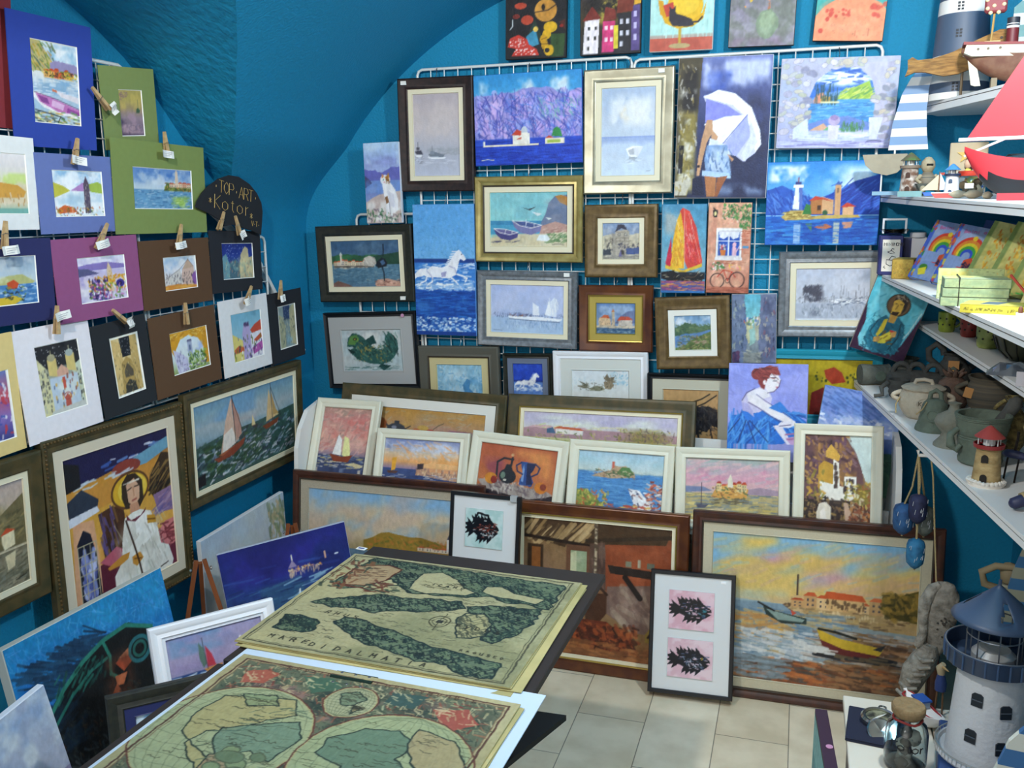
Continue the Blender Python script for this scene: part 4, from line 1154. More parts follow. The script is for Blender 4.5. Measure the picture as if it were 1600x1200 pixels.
# teal framed poster low on the wall
POSE['teal'] = [.095, 3.335, .955, 0, 0, .8, .40, .27, 0]
framed('teal', 'teal framed yellow poster with red animals, low on the wall behind the ballerina canvas', '''g b8a020 b09a1e 8a6a1c
n 9a8218 .6 4 4;q b4a01c 0 0 100 60;s 24 2a3a1c 40 24 90 40 2 4 90 8;p a83a20 52 20 62 14 70 24 74 40 60 44 54 34;p 7a1f1c 40 60 52 50 60 70 50 100 38 100;p 8a2c1c 76 56 92 50 96 80 80 86;n 5a1c18 .8 4 4 30 52 70 100;v .2''', .035, 'teal')
canvas('ballerina', 'lilac canvas of a seated red haired ballerina in a blue tutu tying her shoe', '''g 8a94e0 8f98e2 949ae2 9a9edc
n a4a8ea .6 4 4;s 60 7f88d8,a0a8ee 0 0 100 80 16 2.4 60 60 .5
p 1f6fd0 0 82 6 64 16 64 22 56 30 52 46 54 60 50 72 56 84 60 100 70 100 84 84 90 70 98 0 100;s 70 3f90e0,1450a8,2f80d8,5aa6ea 4 60 56 98 26 2.4 105 35;s 30 3f90e0,1450a8,5aa6ea 66 58 98 84 20 2.2 25 20;l 12306c 1.2 24 70 14 98;l 12306c 1.2 26 72 36 98;l 12306c 1.2 28 70 52 96;l 12306c 1.2 16 68 2 86;l 12306c 1.2 60 52 70 70 60 82
p cfc8e6 20 56 17 46 22 38 32 32 42 28 44 24 52 26 52 34 56 42 54 52 40 60 26 62;p ebe6ee 24 38 32 33 42 30 50 34 54 40 44 44 34 46 26 48;p b4aedc 18 48 26 50 32 58 34 66 24 64 19 58;l 4a4478 .9 18 46 24 36 34 31
p 2a78d8 17 58 26 60 34 66 40 60 52 54 54 60 40 70 24 70
p efe9ee 26 40 36 38 46 46 60 54 76 64 86 70 84 76 74 72 56 64 40 54 28 48;l 5a4a80 1 26 48 40 55 56 65 74 73;l 5a4a80 .8 36 38 48 46 62 54 80 65
p f0eaee 44 24 46 12 52 8 62 12 66 20 64 28 60 33 52 36 48 32;l 3a3050 1.1 57 21 61 21;l 3a3050 1 54 17 60 17;p c8607a 60 28 64 28 62 31;l c89aa8 1 62 22 65 25;l 5a4a70 .9 66 20 64 28 58 34 50 36
p 8a3434 38 24 37 14 42 6 52 2 62 5 66 14 60 14 54 12 50 18 47 26 46 32 42 30;e 8a3434 36 13 7 7;l 4a1c20 1 31 12 36 7 42 10;s 22 a84a44,5a2024 36 4 60 18 10 1.4 15 30;e f0e2e4 46 23 2 3
p e8e2ee 58 76 68 74 78 90 88 98 76 98;p 2f80d8 52 54 66 46 76 56 68 60;e ece6f0 74 74 9 4;l 4a4478 1 66 76 80 74;p c8a0cc 74 90 84 88 98 98 80 98;l b070a0 2 74 86 88 84;l b070a0 2 76 92 90 90;v .1''', edge='9aa0dc', vis=.84)
canvas('sky', 'tilted canvas of white clouds in a blue sky over dark green hills beside the shelf', '''g 7a94d0 5f84c8 6a8ccc 8fa4d4 4a70b8 2f4a50 28443c
n e6ecf6 .95 5 6 0 30 100 62 .5;n 9aa8dc .7 4 3 0 0 100 34;s 70 eef2fa,b8c4e8,8aa0da 0 34 90 60 9 4 20 50;s 60 3f5fa8,7a8ed0 0 0 100 34 16 3 25 12 .6;r 2a5a4a 76 12 4 100;s 60 3f6a50,1f4038 0 76 100 100 9 3 40 50;v .14''', edge='7a828c', vis=0.8)
# -------------------------------- rear row leaning on the stand
framed('still', 'long leaning still life of jugs and coffee pot in a dark olive frame', '''g b8863a b98f62 b49a7c b8a488
n c89a4a .7 4 3 0 0 50 50;n a8a08a .6 4 3 44 0 100 60;n c08a78 .6 3 3 40 20 90 60;s 60 c89a58,a87c50,b0a890 0 0 100 60 16 3 -15 30 .5
e 8a4a24 16 40 7 16;e a86434 14 44 4 10;q 6a3418 12 20 18 28;e 3f444c 31 48 7 12;p 3f444c 26 44 22 38 24 52;q 3a3e46 29 30 33 38;l 26282e 2 37 50 42 40;e 8a90a0 29 46 2 4;e c8a050 52 42 4.5 6;e c87040 47 48 2.6 4;e b84830 58 48 3 4;l 3a3a30 1.2 60 44 64 34 68 28
q 8a6a5a 0 58 100 100;n 7a4a8a .7 4 4 70 40 100 70;s 80 9a7a6a,6a4a44,c0a890 0 56 100 100 14 3 0 12;v .14''', .045, 'olive', .04, mat('e3dfd4', .7), vis=0.5)
framed('land', 'long landscape of hills and a red roofed hut in an olive and gold frame, leaning', '''g c0b8cc c4bcd0 ccc6c4 c8c490 b0a878 8a8f5a
n e2e6d8 .9 4 4 6 4 90 40 .5;n a8a0c4 .5 4 4 0 0 100 30;r d0a8ac 40 8 4 56 0 50;s 70 d8d49a,c0cc88,e4dc9c 10 30 90 56 14 3 -8 14 .7;r b08a90 46 8 3 60
p e8e0d8 22 38 40 41 40 52 22 50;p c8603a 20 38 24 33 38 36 41 42;p 3f6080 16 40 20 36 22 50 16 50;s 100 8a9a4a,b0a858,6a7a3a,c8b878 0 46 100 100 9 3 30 60;n 8a7a44 .8 6 6 62 26 100 70 .45;s 80 a8944a,6f7038,8a6a5a,5a4a50 62 30 98 62 6 3 60 60;v .14''', .05, 'olive', .014, CREAM, lip='gold', vis=0.42)
# -------------------------------- cream framed prints in the stand
CF = 'cream framed prints in the white stand'
framed('pinksail', 'tall cream framed print of a sailing boat under a pink sky, leftmost in the stand', '''g b08a7c c88a82 d09488 d8a090 c09490 6a6a8c 505878
n a8a08c .7 4 3 0 0 60 34;n d86a64 .5 3 4 20 10 100 60;n e0b0a0 .6 4 5 0 30 100 70;s 90 c87a74,d8a498,a88a80,e0b4a0 0 0 100 72 12 4 -30 50 .6;q 3f4a70 0 78 100 100;s 90 7a8aa8,e8d8c0,2f3858,c8b878 0 78 100 100 9 2 0 10
p f4f0ea 30 76 38 44 46 52 48 78;p ece8a0 50 78 50 46 60 50 66 72 66 80;l 6a4a40 1 40 44 41 42;p 8a4028 24 76 50 80 72 76 64 88 34 88;p d8c89a 56 92 76 88 96 92 90 96;v .14''', .036, 'cream', lip=None, group=CF, vis=0.8)
framed('fort', 'cream framed print of a golden walled fortress and a small sail in the stand', '''g 8a94c0 a8b0cc e0c4a0 e8a868 8a7aa0 3f4a78 40406a
n dfe2ec .8 4 4 30 0 100 40;n 6a80b8 .6 4 4 0 0 60 30;n f0a050 .6 4 4 40 30 100 60;s 60 c8ccdc,e0b890,f0a868 0 6 100 46 16 4 20 30 .6
q 3f5080 0 66 100 100;p f0b87a 50 62 50 56 62 50 66 44 70 50 82 50 100 52 100 64;p c89a78 46 62 100 62 100 86 44 82;p e0a070 60 62 100 62 100 70 60 70;s 60 8a6a68,e8c8a0,a87c70 44 64 100 84 5 3 90 10;p 3a3038 46 54 54 52 54 64 46 66;p 3a4a78 36 80 50 78 100 88 100 94 34 86;p e8a838 12 44 18 42 17 70 12 72;p 5a3a30 6 72 22 72 18 78 8 78;s 60 e8dcd0,2f3868,8a90b0 0 76 100 100 12 2 0 6;v .14''', .036, 'cream', group=CF, vis=0.8)
framed('pottery', 'cream framed print of a black jug and a blue vase in the stand', '''g b0583a b8623c c07040 c07040
n d88a4a .9 3 2 40 0 100 60 .42;n 8a4058 .7 3 3 0 20 40 80;q 2a1f26 0 80 100 100;p a89a90 0 66 20 64 60 70 90 72 100 78 88 84 70 90 50 88 30 84 10 80;s 70 d0c4b8,8a7a74,6a5860 4 66 92 84 9 3 60 50
e 1f242c 39 55 11 13;p 1f242c 34 44 36 34 42 34 45 44;l 1f242c 3.4 25 60 24 32 32 24 44 25;l 1f242c 4 43 22 42 36;e c8a070 42.5 17 2 2.4;e 6a8070 33 54 3 6;e d8d0c0 36 62 2 2
p 2a4a86 54 26 74 27 71 38 68 46 73 60 71 68 55 67 55 58 59 46 56 38;p 1a2448 62 28 74 27 71 40 68 46 72 64 64 66;p 7a9ac8 58 30 60 40 60 62 57 60;l 1c2c58 2.6 55 28 49 34 51 44 58 48;l 1c2c58 2.6 73 28 79 34 77 44 70 50
e d08428 18 62 8 10;e 8a2a20 22 64 4 7;e d07a28 83 68 8 10;e 8a3a28 86 66 4 6;v .14''', .04, 'cream', group=CF)
framed('bay', 'cream framed print of a rocky islet in a blue bay in the stand', '''g a0c0d4 a8c8d0 c8d0c8 d8d4b0 4a86c0 3a78bc 4488c0
n c8d8dc .7 4 4 0 0 100 34;q 4a88c0 0 34 100 100;s 120 3a74b4,5f9cd0,2f68a8,6aa8d4 0 36 100 90 16 2 0 6;s 30 8aa8b0 0 32 100 36 16 1 0 3;p b89a78 16 42 26 36 38 32 42 22 50 24 56 22 66 32 68 40 40 44;p 4f7a40 46 34 52 24 60 24 66 34 60 40 50 38;s 40 8a6a50,d8c0a0,3a5a38 20 30 66 42 5 2 20 40;p c8604a 40 16 43 16 43 26 40 28
p 8a8f40 0 66 10 64 22 74 34 92 40 100 0 100;s 90 a8a04a,5f7a3a,d8c860,c85a3a 0 66 38 100 6 3 60 60;p e8e4e4 60 58 72 60 90 84 84 98 70 90;s 30 3a4060,fff,8a4a40 62 60 90 96 8 3 40 30;s 60 c86048,e0a080,8a3a30,f0e0d0 82 44 100 98 8 3 0 40;s 30 c8503a,e8c060 40 86 100 100 7 3 0 30;v .12''', .036, 'cream', group=CF)
framed('island', 'cream framed print of a walled island town under a pink sky in the stand', '''g a8b4b0 c8a8b4 d8a0b0 d8b8b4 c8b888 c8b070 d0b868
n a0b0a8 .7 3 3 0 0 100 26;n dc90a8 .6 4 4 10 12 90 40;s 60 dca8b4,c0b0b8,e0b8b8 0 4 100 44 18 4 -12 12 .6;p 7a86a8 0 46 20 46 30 52 0 56;p a890a0 60 50 80 44 100 48 100 56 60 56;q b8a878 0 56 100 100;s 160 c8b468,a89868,e0cc80,8a9494,6a7a84 0 56 100 98 16 2.4 0 8
p d8a050 28 62 34 46 46 42 60 42 68 48 66 62 46 64;h e8b860,e0c890 c8482c,b03a28 34 66 52 12 6;p e8e0c8 46 46 46 34 49 24 51 34 52 46;s 30 4a6a44,8a5a38,f0d090 30 44 66 62 4 2.4 30 40;s 24 6a6048 30 62 66 72 9 2 0 12;l 4a3a4a 1.2 18 40 18 74;p 5a5a6a 12 74 26 74 22 80 14 80;p 4a2f28 56 92 70 92 76 84 82 98 58 98;s 30 d8c49a 20 80 60 96 12 3 -10 8;v .12''', .036, 'cream', group=CF)
framed('monastery', 'tall cream framed print of a white cliff monastery, rightmost in the stand', '''g 7a5a58 8a6a50 b0a088 
q c0d0cc 60 0 100 40;p 6a4a4c 0 0 60 0 76 18 86 36 90 60 30 70 0 70;n 4a3040 .8 6 6 0 0 84 60;n a87a40 .7 6 6 10 0 84 60;s 110 8a6a70,b8864a,4a3038,c89a58,6a4a60 0 0 78 56 7 4 60 50;p c8d8d4 66 0 100 0 100 50 92 50 80 24
p c89a3a 22 34 30 28 44 32 44 62 22 58;p f2eee2 44 26 52 30 54 60 44 60;p d8a848 32 18 40 10 54 22 52 28 32 24;l 2a2020 1 40 10 40 6;p f0ece0 24 50 64 56 78 50 78 66 60 74 26 72;q f2eee6 60 44 78 64;s 12 4a3a34 46 32 50 58 4 5 90 4;s 8 3a3030 62 56 76 60 5 5 90 4;s 6 3a3030 62 48 76 50 3 3 90 4;s 30 d0a040,8a8038 6 40 30 76 6 4 60 60
n 8a7a30 .9 7 6 74 50 100 76 .42;s 60 c8b050,6a6a2c,a05a38,e0d8b0 60 50 100 84 5 3 50 60;q 3a2c28 0 70 70 100;s 90 5a4a3c,2a1f20,8a6a48,a88a50 0 68 70 100 7 3.4 60 60;p e8dcc8 22 98 20 84 24 74 34 72 42 78 42 98;p f6ece0 26 98 26 82 32 78 38 98;p c8a890 60 72 66 72 78 98 64 98;s 60 8a4a30,4a2c24,b87a44 70 74 100 100 6 3.4 60 60;l 1a1418 2 33 66 33 72;l 1a1418 2 30 68 36 68;v .12''', .036, 'cream', group=CF)
# -------------------------------- large pictures standing on the floor
framed('leftsky', 'large floor standing painting of cloudy sky and a church spire in a dark brown frame', '''g 84b0d4 94b4cc b4b8b4 c8b89a c8a878 b09a5a 8a7a4a 7a8a90 6a8098
n 7ab0dc .9 3 3 0 0 100 60 .5;n d8c09a .9 4 3 0 10 100 62 .5;n c8b0a0 .6 4 4;s 50 88b4d8,d0b898,e0c8a0 0 0 100 60 14 6 -50 40 .35;B 2;r 9a7a30 56 10 4 76 36 100;s 80 7a6a2c,b8863a,5f7030,c8783a 40 50 100 68 5 3 30 60;h e8d8c0,e0c8a8 c8603a 70 98 62 4 6;p e8e4e0 88 60 88 46 93 46 93 62;p 4a4a5a 88 46 90.5 34 93 46;q 6a8498 0 68 100 100;s 90 5a7488,a8b0a8,c8b898 0 68 100 100 18 2 0 5;v .12''', .033, 'brown', .033, LINEN, lip='dark', vis=0.68)
framed('kitchen', 'large painting of a pot on a chain in a rustic kitchen, reddish gold frame', '''g 6a4c30 8a6a48 8a6a50 8a6a4c 8a6840 7a4a28
n a88458 .7 4 4 0 10 50 60;p 8a4428 50 12 100 8 100 50 72 52 56 60;n b05a34 .7 4 4 54 6 100 50;B 1.5;p 4a3420 0 0 100 0 96 12 50 16 46 24 0 14;s 30 a8885a,4a3420,c8a878 0 3 46 15 16 3 -50 8;l 3a2a1c 3 44 14 100 6;l 2a1c14 2.4 0 14 50 18
q 3f2c1c 3 20 14 40;q 8a5428 6 22 12 38;q 6f4a34 30 18 48 46;q 9aa884 33 22 44 42;p c8c8a0 33 24 37 22 37 42 33 42;n e0d8b8 .6 5 5 32 22 45 42;p 5f4438 46 16 56 14 58 66 46 66;s 30 7a5f50,4a3630 48 18 56 62 10 2 88 6 .5
p 7a5f54 58 46 100 40 100 78 76 78 58 66;n a08474 .8 4 4 58 40 100 76;s 24 6a5048,b09a84 62 48 98 74 10 5 50 30 .4;p 2a1f1a 58 30 98 32 99 38 60 36;l 241a16 4 70 38 80 52;l 241a16 2.6 94 38 90 44;q 8a8a74 70 26 74 30;q b0a890 78 24 80 30;q 6a6a5a 84 26 89 30
p 7a98a0 16 56 36 56 32 78 14 70;n 9a6a34 .8 4 4 0 60 30 100;p b08a4a 0 70 20 78 26 92 0 96;s 40 a8783a,7a4a24,c8a058 0 72 36 98 16 4 -25 16 .5;l c8b494 1.8 50 0 50 50;s 20 5a4838 49 0 51 52 2 2 30 10;p 4a2c1c 42 50 58 50 58 66 54 72 44 72 42 60;e 8a5f40 50 50 8 2;l 3a2418 2 42 52 50 44 58 52
p 6a2f1c 26 82 40 72 58 72 72 82 80 92 60 94 40 94;s 90 8a3c20,4a2014,b0582c,2a1812 28 74 78 94 7 4 40 60;s 50 7a4a2c,a86a3c 30 88 100 100 16 3 0 10;p 8a7030 84 78 94 62 98 64 90 84 84 84;l 2a1c14 1.6 86 80 95 64;v .16''', .046, 'redgold', .012, CREAM, lip='gold')
framed('harbour', 'large harbour painting of rowing boats and a red roofed town in a brown frame', '''g 7eb0d0 8ab4c4 c8b870 dcbc6c d8b484 9aa4a4 7e98a8 6f8898 8a7a64 6a4c34
q 82b4d4 0 0 100 30;p d8b868 2 22 12 16 30 14 52 10 60 14 40 20 30 26 8 30;p e0bc64 14 2 30 1 34 5 24 9 14 8;p dcb868 44 16 62 10 84 6 86 10 70 16 58 22 46 24;p e0c070 0 26 30 26 60 22 84 12 100 14 100 36 0 44;p c890b0 20 14 34 11 42 14 30 18;p cc94ac 44 26 62 22 72 25 56 31;p 8cb4c8 66 14 90 4 100 2 100 12 80 20 64 24;p d8b07c 60 28 100 18 100 34 60 38;p a0b4b8 0 28 10 30 14 40 0 46;s 40 e8c868,d8b868,c8a898,8ab4cc 0 4 100 36 20 6 -20 12 .4;B 2.2;s 60 e8cc78,d0a898,90b8cc,dcb870 0 2 100 36 12 3 -20 14 .3
n b8c0a8 .8 4 4 0 34 40 48;p 9ab0b8 0 44 40 46 44 52 0 52;l 4a3a34 1.2 43 25 43 42;p a88a60 34 48 40 44 48 44 50 52 36 54;s 20 5a4434,d8c090 33 45 50 53 4 2 0 40;p b89868 40 40 100 44 100 58 70 56 40 49;p d8b480 41 39 52 38 52 46 41 46;h d8b078,c89c68,e0bc88 c85a30,b04a28,d87040 40 90 47 8 8;p c8582c 56 38 57 34 74 35 76 39 56 39;q d8b078 57 39 75 46;s 26 6a5038 57 40 75 45 2 1.6 90 4;s 50 8a6f4c,d8b888,6a5038,b89860 42 46 100 57 6 2.2 0 12;p c85c34 84 43 100 47 100 50 86 46;s 20 e0c898 50 48 80 52 2 1.4 90 4
p 5f5420 82 42 88 34 100 28 100 50 88 47;s 70 7a6426,4a4420,a8843a,3a3418 84 32 100 48 5 4 40 60;p 8a6a48 50 58 100 62 100 100 60 84;n 6a4a34 .8 5 5 60 62 100 100
p 8098a8 0 46 36 46 50 58 50 84 0 84;s 170 6f8ca4,9ab0b4,c8a868,5f7c94,8a9ca0 0 50 70 84 16 2.6 2 8;s 60 d8a85a,c8904a,b88a58 0 54 40 72 12 3 0 12;s 90 dcdcd8,c8ccd0,8aa0b0 14 64 56 84 12 2.6 5 8;s 90 8f7a68,c8b8a8,7a8898 50 60 100 84 14 2.4 5 6
s 200 b8683a,8a4a2c,6a3f28,5a5a58,c87a40,4a4440 10 84 100 100 14 3.4 4 12;s 80 6a4a34,4a3428,8a6444,a87850 60 66 100 100 14 3 4 12;s 60 6f7c80,8a9ca8 0 84 40 98 12 3 0 8
p 2a3a38 26 47 33 51 48 54 48 58 36 59 28 54;p 8aa098 28 50 47 55 46 57 34 57;p c8503a 40 49 43 51 41 53;l 20201c 1.2 24 46 32 51;p 6a2a28 54 64 64 71 83 74 82 77 66 77 56 71;p d0ac34 53 60 64 65 85 69 83 74 66 72 55 67;l 20201c 1.6 54 60 62 61 72 64;p 2a2c30 80 70 86 66 84 71;s 30 20242c,6a5a44 54 76 88 79 12 2 3 4;s 16 dcdcd8 46 72 60 76 10 1.8 4 6;v .12''', .036, 'brown', .032, mat('c8bea2', .75, var=.06, scale=200), lip='dark')
FISHBG = 'b4d4d4'


def fishprint(key, label, slots, art_h, sticker):
    """thin black frame, white mat and small fish prints behind it"""
    v = POSE[key]
    w, h = v[6], v[7]
    t = thing('framed_print', label, 'framed print', M=pose(v))
    fo = MB().rings(w, h, [(0, .022), (0, .002), (.002, 0), (.011, 0), (.013, .002), (.013, .008)])
    fo.build('frame', WOODS['black'], t, smooth=30)
    MB().box(-w / 2 + .008, .007, -h / 2 + .008, w / 2 - .008, .009, h / 2 - .008).build('mat_board', mat('dfe0e0', .7), t)
    for z, bg, spec in slots:
        sh = MB().box(-w * .275, .004, z * h - art_h / 2, w * .265, .0068, z * h + art_h / 2).build('print_card', mat('cfd4d4', .8), t)
        paint_mesh('print', w * .54 - .002, art_h - .002, 'g %s %s;n fff .35 4 4;%s;w 1.5 9' % (bg, bg, spec), sh, .0035, len(key), dist_of(v), GLASSY, z=z * h, x=-w * .005, fine=1.0)
    if sticker == 'clip':
        MB().box(w * .36, -.004, h / 2 - .016, w * .45, .012, h / 2 + .004).build('price_sticker', mat('b0b2b2', .5), t)
    else:
        MB().box(w * .33, .0055, h / 2 - .03, w * .39, .0072, h / 2 - .022).build('price_sticker', mat('fafafa', .8), t)
    return t


f1 = 'F fish 14161c,8a3a2a,dfe4e4,14161c 52 50 37 34 1;s 20 8a3a2a,b0584a 36 38 66 56 5 2.4 10 30;s 16 dfe8e8 46 54 78 72 5 2 60 40;l 14161c 5 20 36 34 10 60 16'
f2 = 'F fish 0e1016,3a4a6a,d8b0c0,1c2430 55 48 39 31 1;s 14 e0b4c4,f0e8ee 34 36 62 60 5 1.6 70 40;s 8 3a90a0 66 46 82 62 8 2 40 40'
f3 = 'F fish 10131c,4a5a78,c8b0c0,1c2434 55 54 39 32 1;s 18 8aa0b8,e8e0ea 28 44 76 70 7 2 30 40;e c8b040 76 46 2.4 3;e 10131c 76 46 1.2 1.6'
fishprint('bwfish', 'black framed print of a black and red fish on pale green behind the map table', [(.3, 'b4d4d0', f1), (.0, 'e0b4c0', f2), (-.3, 'b4d4d0', f3)], .135, 'clip')
fishprint('twofish', 'black framed print of two black fish on pink squares standing on the floor in front', [(.19, 'dcaab8', f2), (-.2, 'dcb4c0', f3)], .128, 'sq')
# -------------------------------- left wall, oil paintings below the grid
framed('hills', 'olive framed painting of hills and a red roofed house, cut off at the far left', '''g a89a9c b0a090 a8986c 6a5f44 5a5440 8a8068 6f6c58 5a5648
n c8b0a0 .7 4 4 0 0 100 30;p 6f6444 0 40 30 34 70 30 100 14 100 62 0 60;n 8a7c54 .8 6 6 0 24 100 56;s 80 4f4a30,8a7a50,5f5a40,a8905c 0 30 100 56 9 3 -20 20;p e8d8b0 72 56 72 48 86 46 86 60 74 62;p c8502c 70 48 78 42 88 46;q c8b898 60 62 100 64;s 120 7a7460,a89c80,54503c,8a8874 0 66 100 100 10 3 -10 10;p d8c8a0 74 68 86 66 84 80 76 82;l 2a2820 1 84 94 96 92;v .16''', .045, 'olive', .016, CREAM)
framed('icon', 'large olive framed painting of a seated haloed angel in white robes on the left wall', '''g 241f58 c88a34 d09a3c d8a044 d8984c d89a50
p 1c1a44 0 0 100 0 100 12 50 16 0 22;s 20 6a90c8,d8d8e0,3a5aa0 30 6 100 16 9 2 -4 10;p 6a9cb4 60 14 100 6 100 14 76 20 62 20;e 8a3a30 56 18 14 5;s 20 c8d0d8 10 18 60 24 8 1.4 -6 8;p 14161c 0 2 14 6 14 20 0 22
n e0ac50 .6 3 3 0 22 100 70;p c88a3a 0 24 100 20 100 34 0 40;p d8a078 4 42 22 44 26 100 0 100;n e8b898 .6 4 4 4 46 26 100;p 2a3444 0 28 14 22 28 32 26 38 2 40;p d8d8e0 0 38 26 36 28 40 0 44;p 14182a 6 56 12 48 18 52 22 68 24 100 6 100;s 40 8a94c8,c8ccec,5a64a8 9 62 20 98 9 3 85 20;F lattice b0a88a 6 58 22 96 3 6
p 4a2c1c 26 42 40 40 50 46 52 70 40 84 32 72;s 40 7a5a34,2a1a14,5a4a80 28 44 42 80 12 1.8 78 8;p 3a2a1c 78 30 92 16 100 18 100 46 84 50 76 40;s 40 5f4a28,1c1410,8a6a38 80 24 98 44 12 2 -35 16;p 8a6a8c 80 44 100 42 100 60 84 58;s 14 b090a8,5a5090 82 46 98 58 12 2.4 -20 14 .5
p d07878 78 74 90 66 100 66 100 88 82 88;s 20 7a2c34 78 66 100 88 10 1.6 40 60;p 6a2438 82 88 100 84 100 100 84 100;p 5a1c30 24 76 50 70 46 100 24 100;p b8586a 24 74 40 68 50 74 34 80
e d8a82c 58 34 18 12;e e8c44a 60 34 14 9.6;o 5f3a20 1.8 58 34 18 12;p 33261c 50 28 56 23 64 24 70 30 70 44 66 48 52 46 49 38;p d8a888 54 30 62 27 67 34 66 42 60 47 55 42;l 3a2a20 .9 55 34 59 33;l 3a2a20 .9 62 33 66 33;l a8584a 1.3 59 42 63 41.5;l b8805c .9 60.5 33 61 39;p c89070 56 44 64 44 66 50 56 52;s 10 e8e0d0 52 29 66 29 3 1 0 4
p ece8de 50 52 58 50 66 50 76 54 82 68 84 80 92 84 96 96 94 100 36 100 36 88 44 80 46 66;n c8c0b0 .6 7 6 36 54 94 100;p f4f0e8 60 52 74 54 80 70 66 76 60 66;s 30 b0a898,c8c8b0,fbf8f2 42 58 90 96 12 1.4 72 12 .5;p 6a2434 52 50 56 55 66 54 72 50 70 53 60 57 52 54
p c8902c 72 56 80 58 81 64 72 62;l 6a3c14 1 72 59 80 61;p ece8de 50 74 66 66 72 70 56 80 48 79;p c88a34 30 80 44 76 52 76 50 80 42 82 32 82;p c88a34 54 80 62 79 65 84 58 88 54 85;l 7a4c18 1 56 82 63 84;l 3a2418 1.6 51 54 56 70 60 84 63 98
l 3a3024 .9 82 97 90 96;v .1''', .038, 'olive', .034, mat('d8cbb2', .7), beads=True)
framed('sail', 'olive framed painting of sailing boats on a rough green sea on the left wall', '''g 6a94b0 84a4b0 a4b0b4 8aa4b0 3f5058 34444c 2c3844 2a3048
n b0b8b8 .7 4 4 10 10 90 50;n 6a9cc4 .7 3 3 0 0 60 30;n c8a4a0 .5 3 3 30 30 60 50;p 34544c 0 50 30 44 60 44 100 40 100 100 0 100;s 260 2f4a44,46685c,6a8a90,24303c,8fa0b0,3a4a5c 0 48 100 96 10 3 -10 24;s 100 b8b4bc,d8d8dc,7a8498 6 56 96 96 8 2.4 -14 24;s 60 3a5a34,24402c 10 52 60 90 12 4 -10 20
p d8b49c 34 4 36 40 40 58 28 62 22 70 28 30;p c09080 34 4 41 28 43 52 38 58;p e8dcd0 26 46 34 40 38 60 24 68;l 3a2a24 1.2 35 0 37 64;l 3a2a24 .8 35 4 46 60;p 8a3c24 16 70 24 70 46 58 44 66 34 74 20 76;p a85a38 20 68 44 60 46 58 24 70
p d8b884 72 8 76 40 82 46 68 50;p b89458 74 10 79 38 82 44 76 44;l 3a2c24 1 74 0 75 54;p 7a3c20 64 54 82 50 80 56 68 60;p e0c890 54 34 56 42 57 48 53 48;p 3a3438 52 48 60 48 57 52;l 1a2028 .7 74 6 84 48;p 0e1018 0 84 8 82 8 96 0 96;v .14''', .036, 'olive', .016, CREAM)
# -------------------------------- left wall, matted watercolours clipped to the grid
matted('red', 'dusky red mat cut off at the top left corner behind the royal blue mat', '8a2c34', (.2, .2, .7, .8), 'g e0d0c0 a8b0b8;n c87a5a .6 4 4;v .1')
matted('blue', 'royal blue mat with a tall watercolour of a purple rowing boat', '2c46a4', (.25, .18, .81, .81), '''g e8ecf2 c8dcea e8e8e4 b8ccdc a8c4d8 c8d4d4
n 8abcd8 .8 4 4 30 0 100 26;n fbfbfb .9 4 4 30 4 100 30;p c8b878 0 0 18 0 50 28 52 36 0 38;s 60 6a8a3a,c8a030,a89a90,4a6a50 0 4 50 38 9 2.4 50 20;r 9a90b8 26 8 4 36 40 100;h d86a38,e8b060 c8502c 26 90 44 9 6;s 30 3a3428,7a9030,e0c030 22 34 100 44 6 2.6 10 40;n 6a9cc4 .6 4 6 0 42 100 66;s 40 88b0d0,e8f0f4 0 42 100 64 12 2 0 5
p f4eef0 0 62 10 62 50 70 100 82 100 94 60 88 20 80 0 68;p c87ab8 6 64 40 68 100 80 100 86 50 84 14 74;p 8a4a90 10 66 30 69 34 76 18 74;p e4b8dc 40 70 66 75 62 82 38 78;p 9a4a98 72 78 100 83 98 87 70 84;p e8e0e4 40 56 60 60 98 64 98 72 60 66;p d87a50 40 57 50 58 52 61 42 60;l 5a4060 1 4 63 50 69 100 79
s 60 6a9a50,d8a838,7a8a90,3a4a50,e8e8c0 0 84 100 100 10 3 10 20;l 2a3038 1.6 50 98 56 90 4 84;v .1''', inner='f4f4f0')
matted('greent', 'olive green mat with a small tall dim yellow and mauve still life', '7f8f52', (.31, .27, .74, .84), '''g a89a58 b0a058 a08c68 94808a 7a6878 5a4a60
n c8b060 .7 4 4 0 0 100 50;n b090a0 .6 4 4 0 40 100 90;s 20 8a6a70 6 6 40 22 6 3 0 30;p 3f5a44 70 50 84 50 88 44 80 38 72 42;l 3f5a44 1.4 80 40 80 22;n c0a0a8 .7 5 6 0 70 100 96;o 7a6a80 1 50 82 14 6;o 8a7a90 1 78 80 12 6;n 4a3a50 .6 4 6 0 60 30 100;v .1''')
matted('greenl', 'wide olive green mat with a watercolour of an island church on blue water', '80914f', (.2, .28, .84, .73), '''g 5f86c0 8aa8cc c8d4dc 8ab0c8 7aa4bc
n 3f70b8 .8 5 4 0 0 100 40;n e4e8ec .7 5 4 10 10 100 50;n c8d4dc .6 6 4;q 6a9cc0 0 52 100 100;s 160 4a7aa8,8ab8d0,c8d8e0,3a6a98 0 54 100 98 14 2 0 4;n a8c858 .9 5 4 60 62 100 100 .46;s 30 8ab04a,d8e0a0 62 66 98 98 12 2 0 6
p 5a6a34 50 54 56 34 74 40 98 36 100 54;s 60 2f4a28,a8b050,d8883a,7a5a38 52 34 100 54 5 3 30 60;h e8c8a8,d8a080 c85034 60 98 46 12 5;p e0c8b0 70 38 71 8 73 2 75 8 76 38;v .08''')
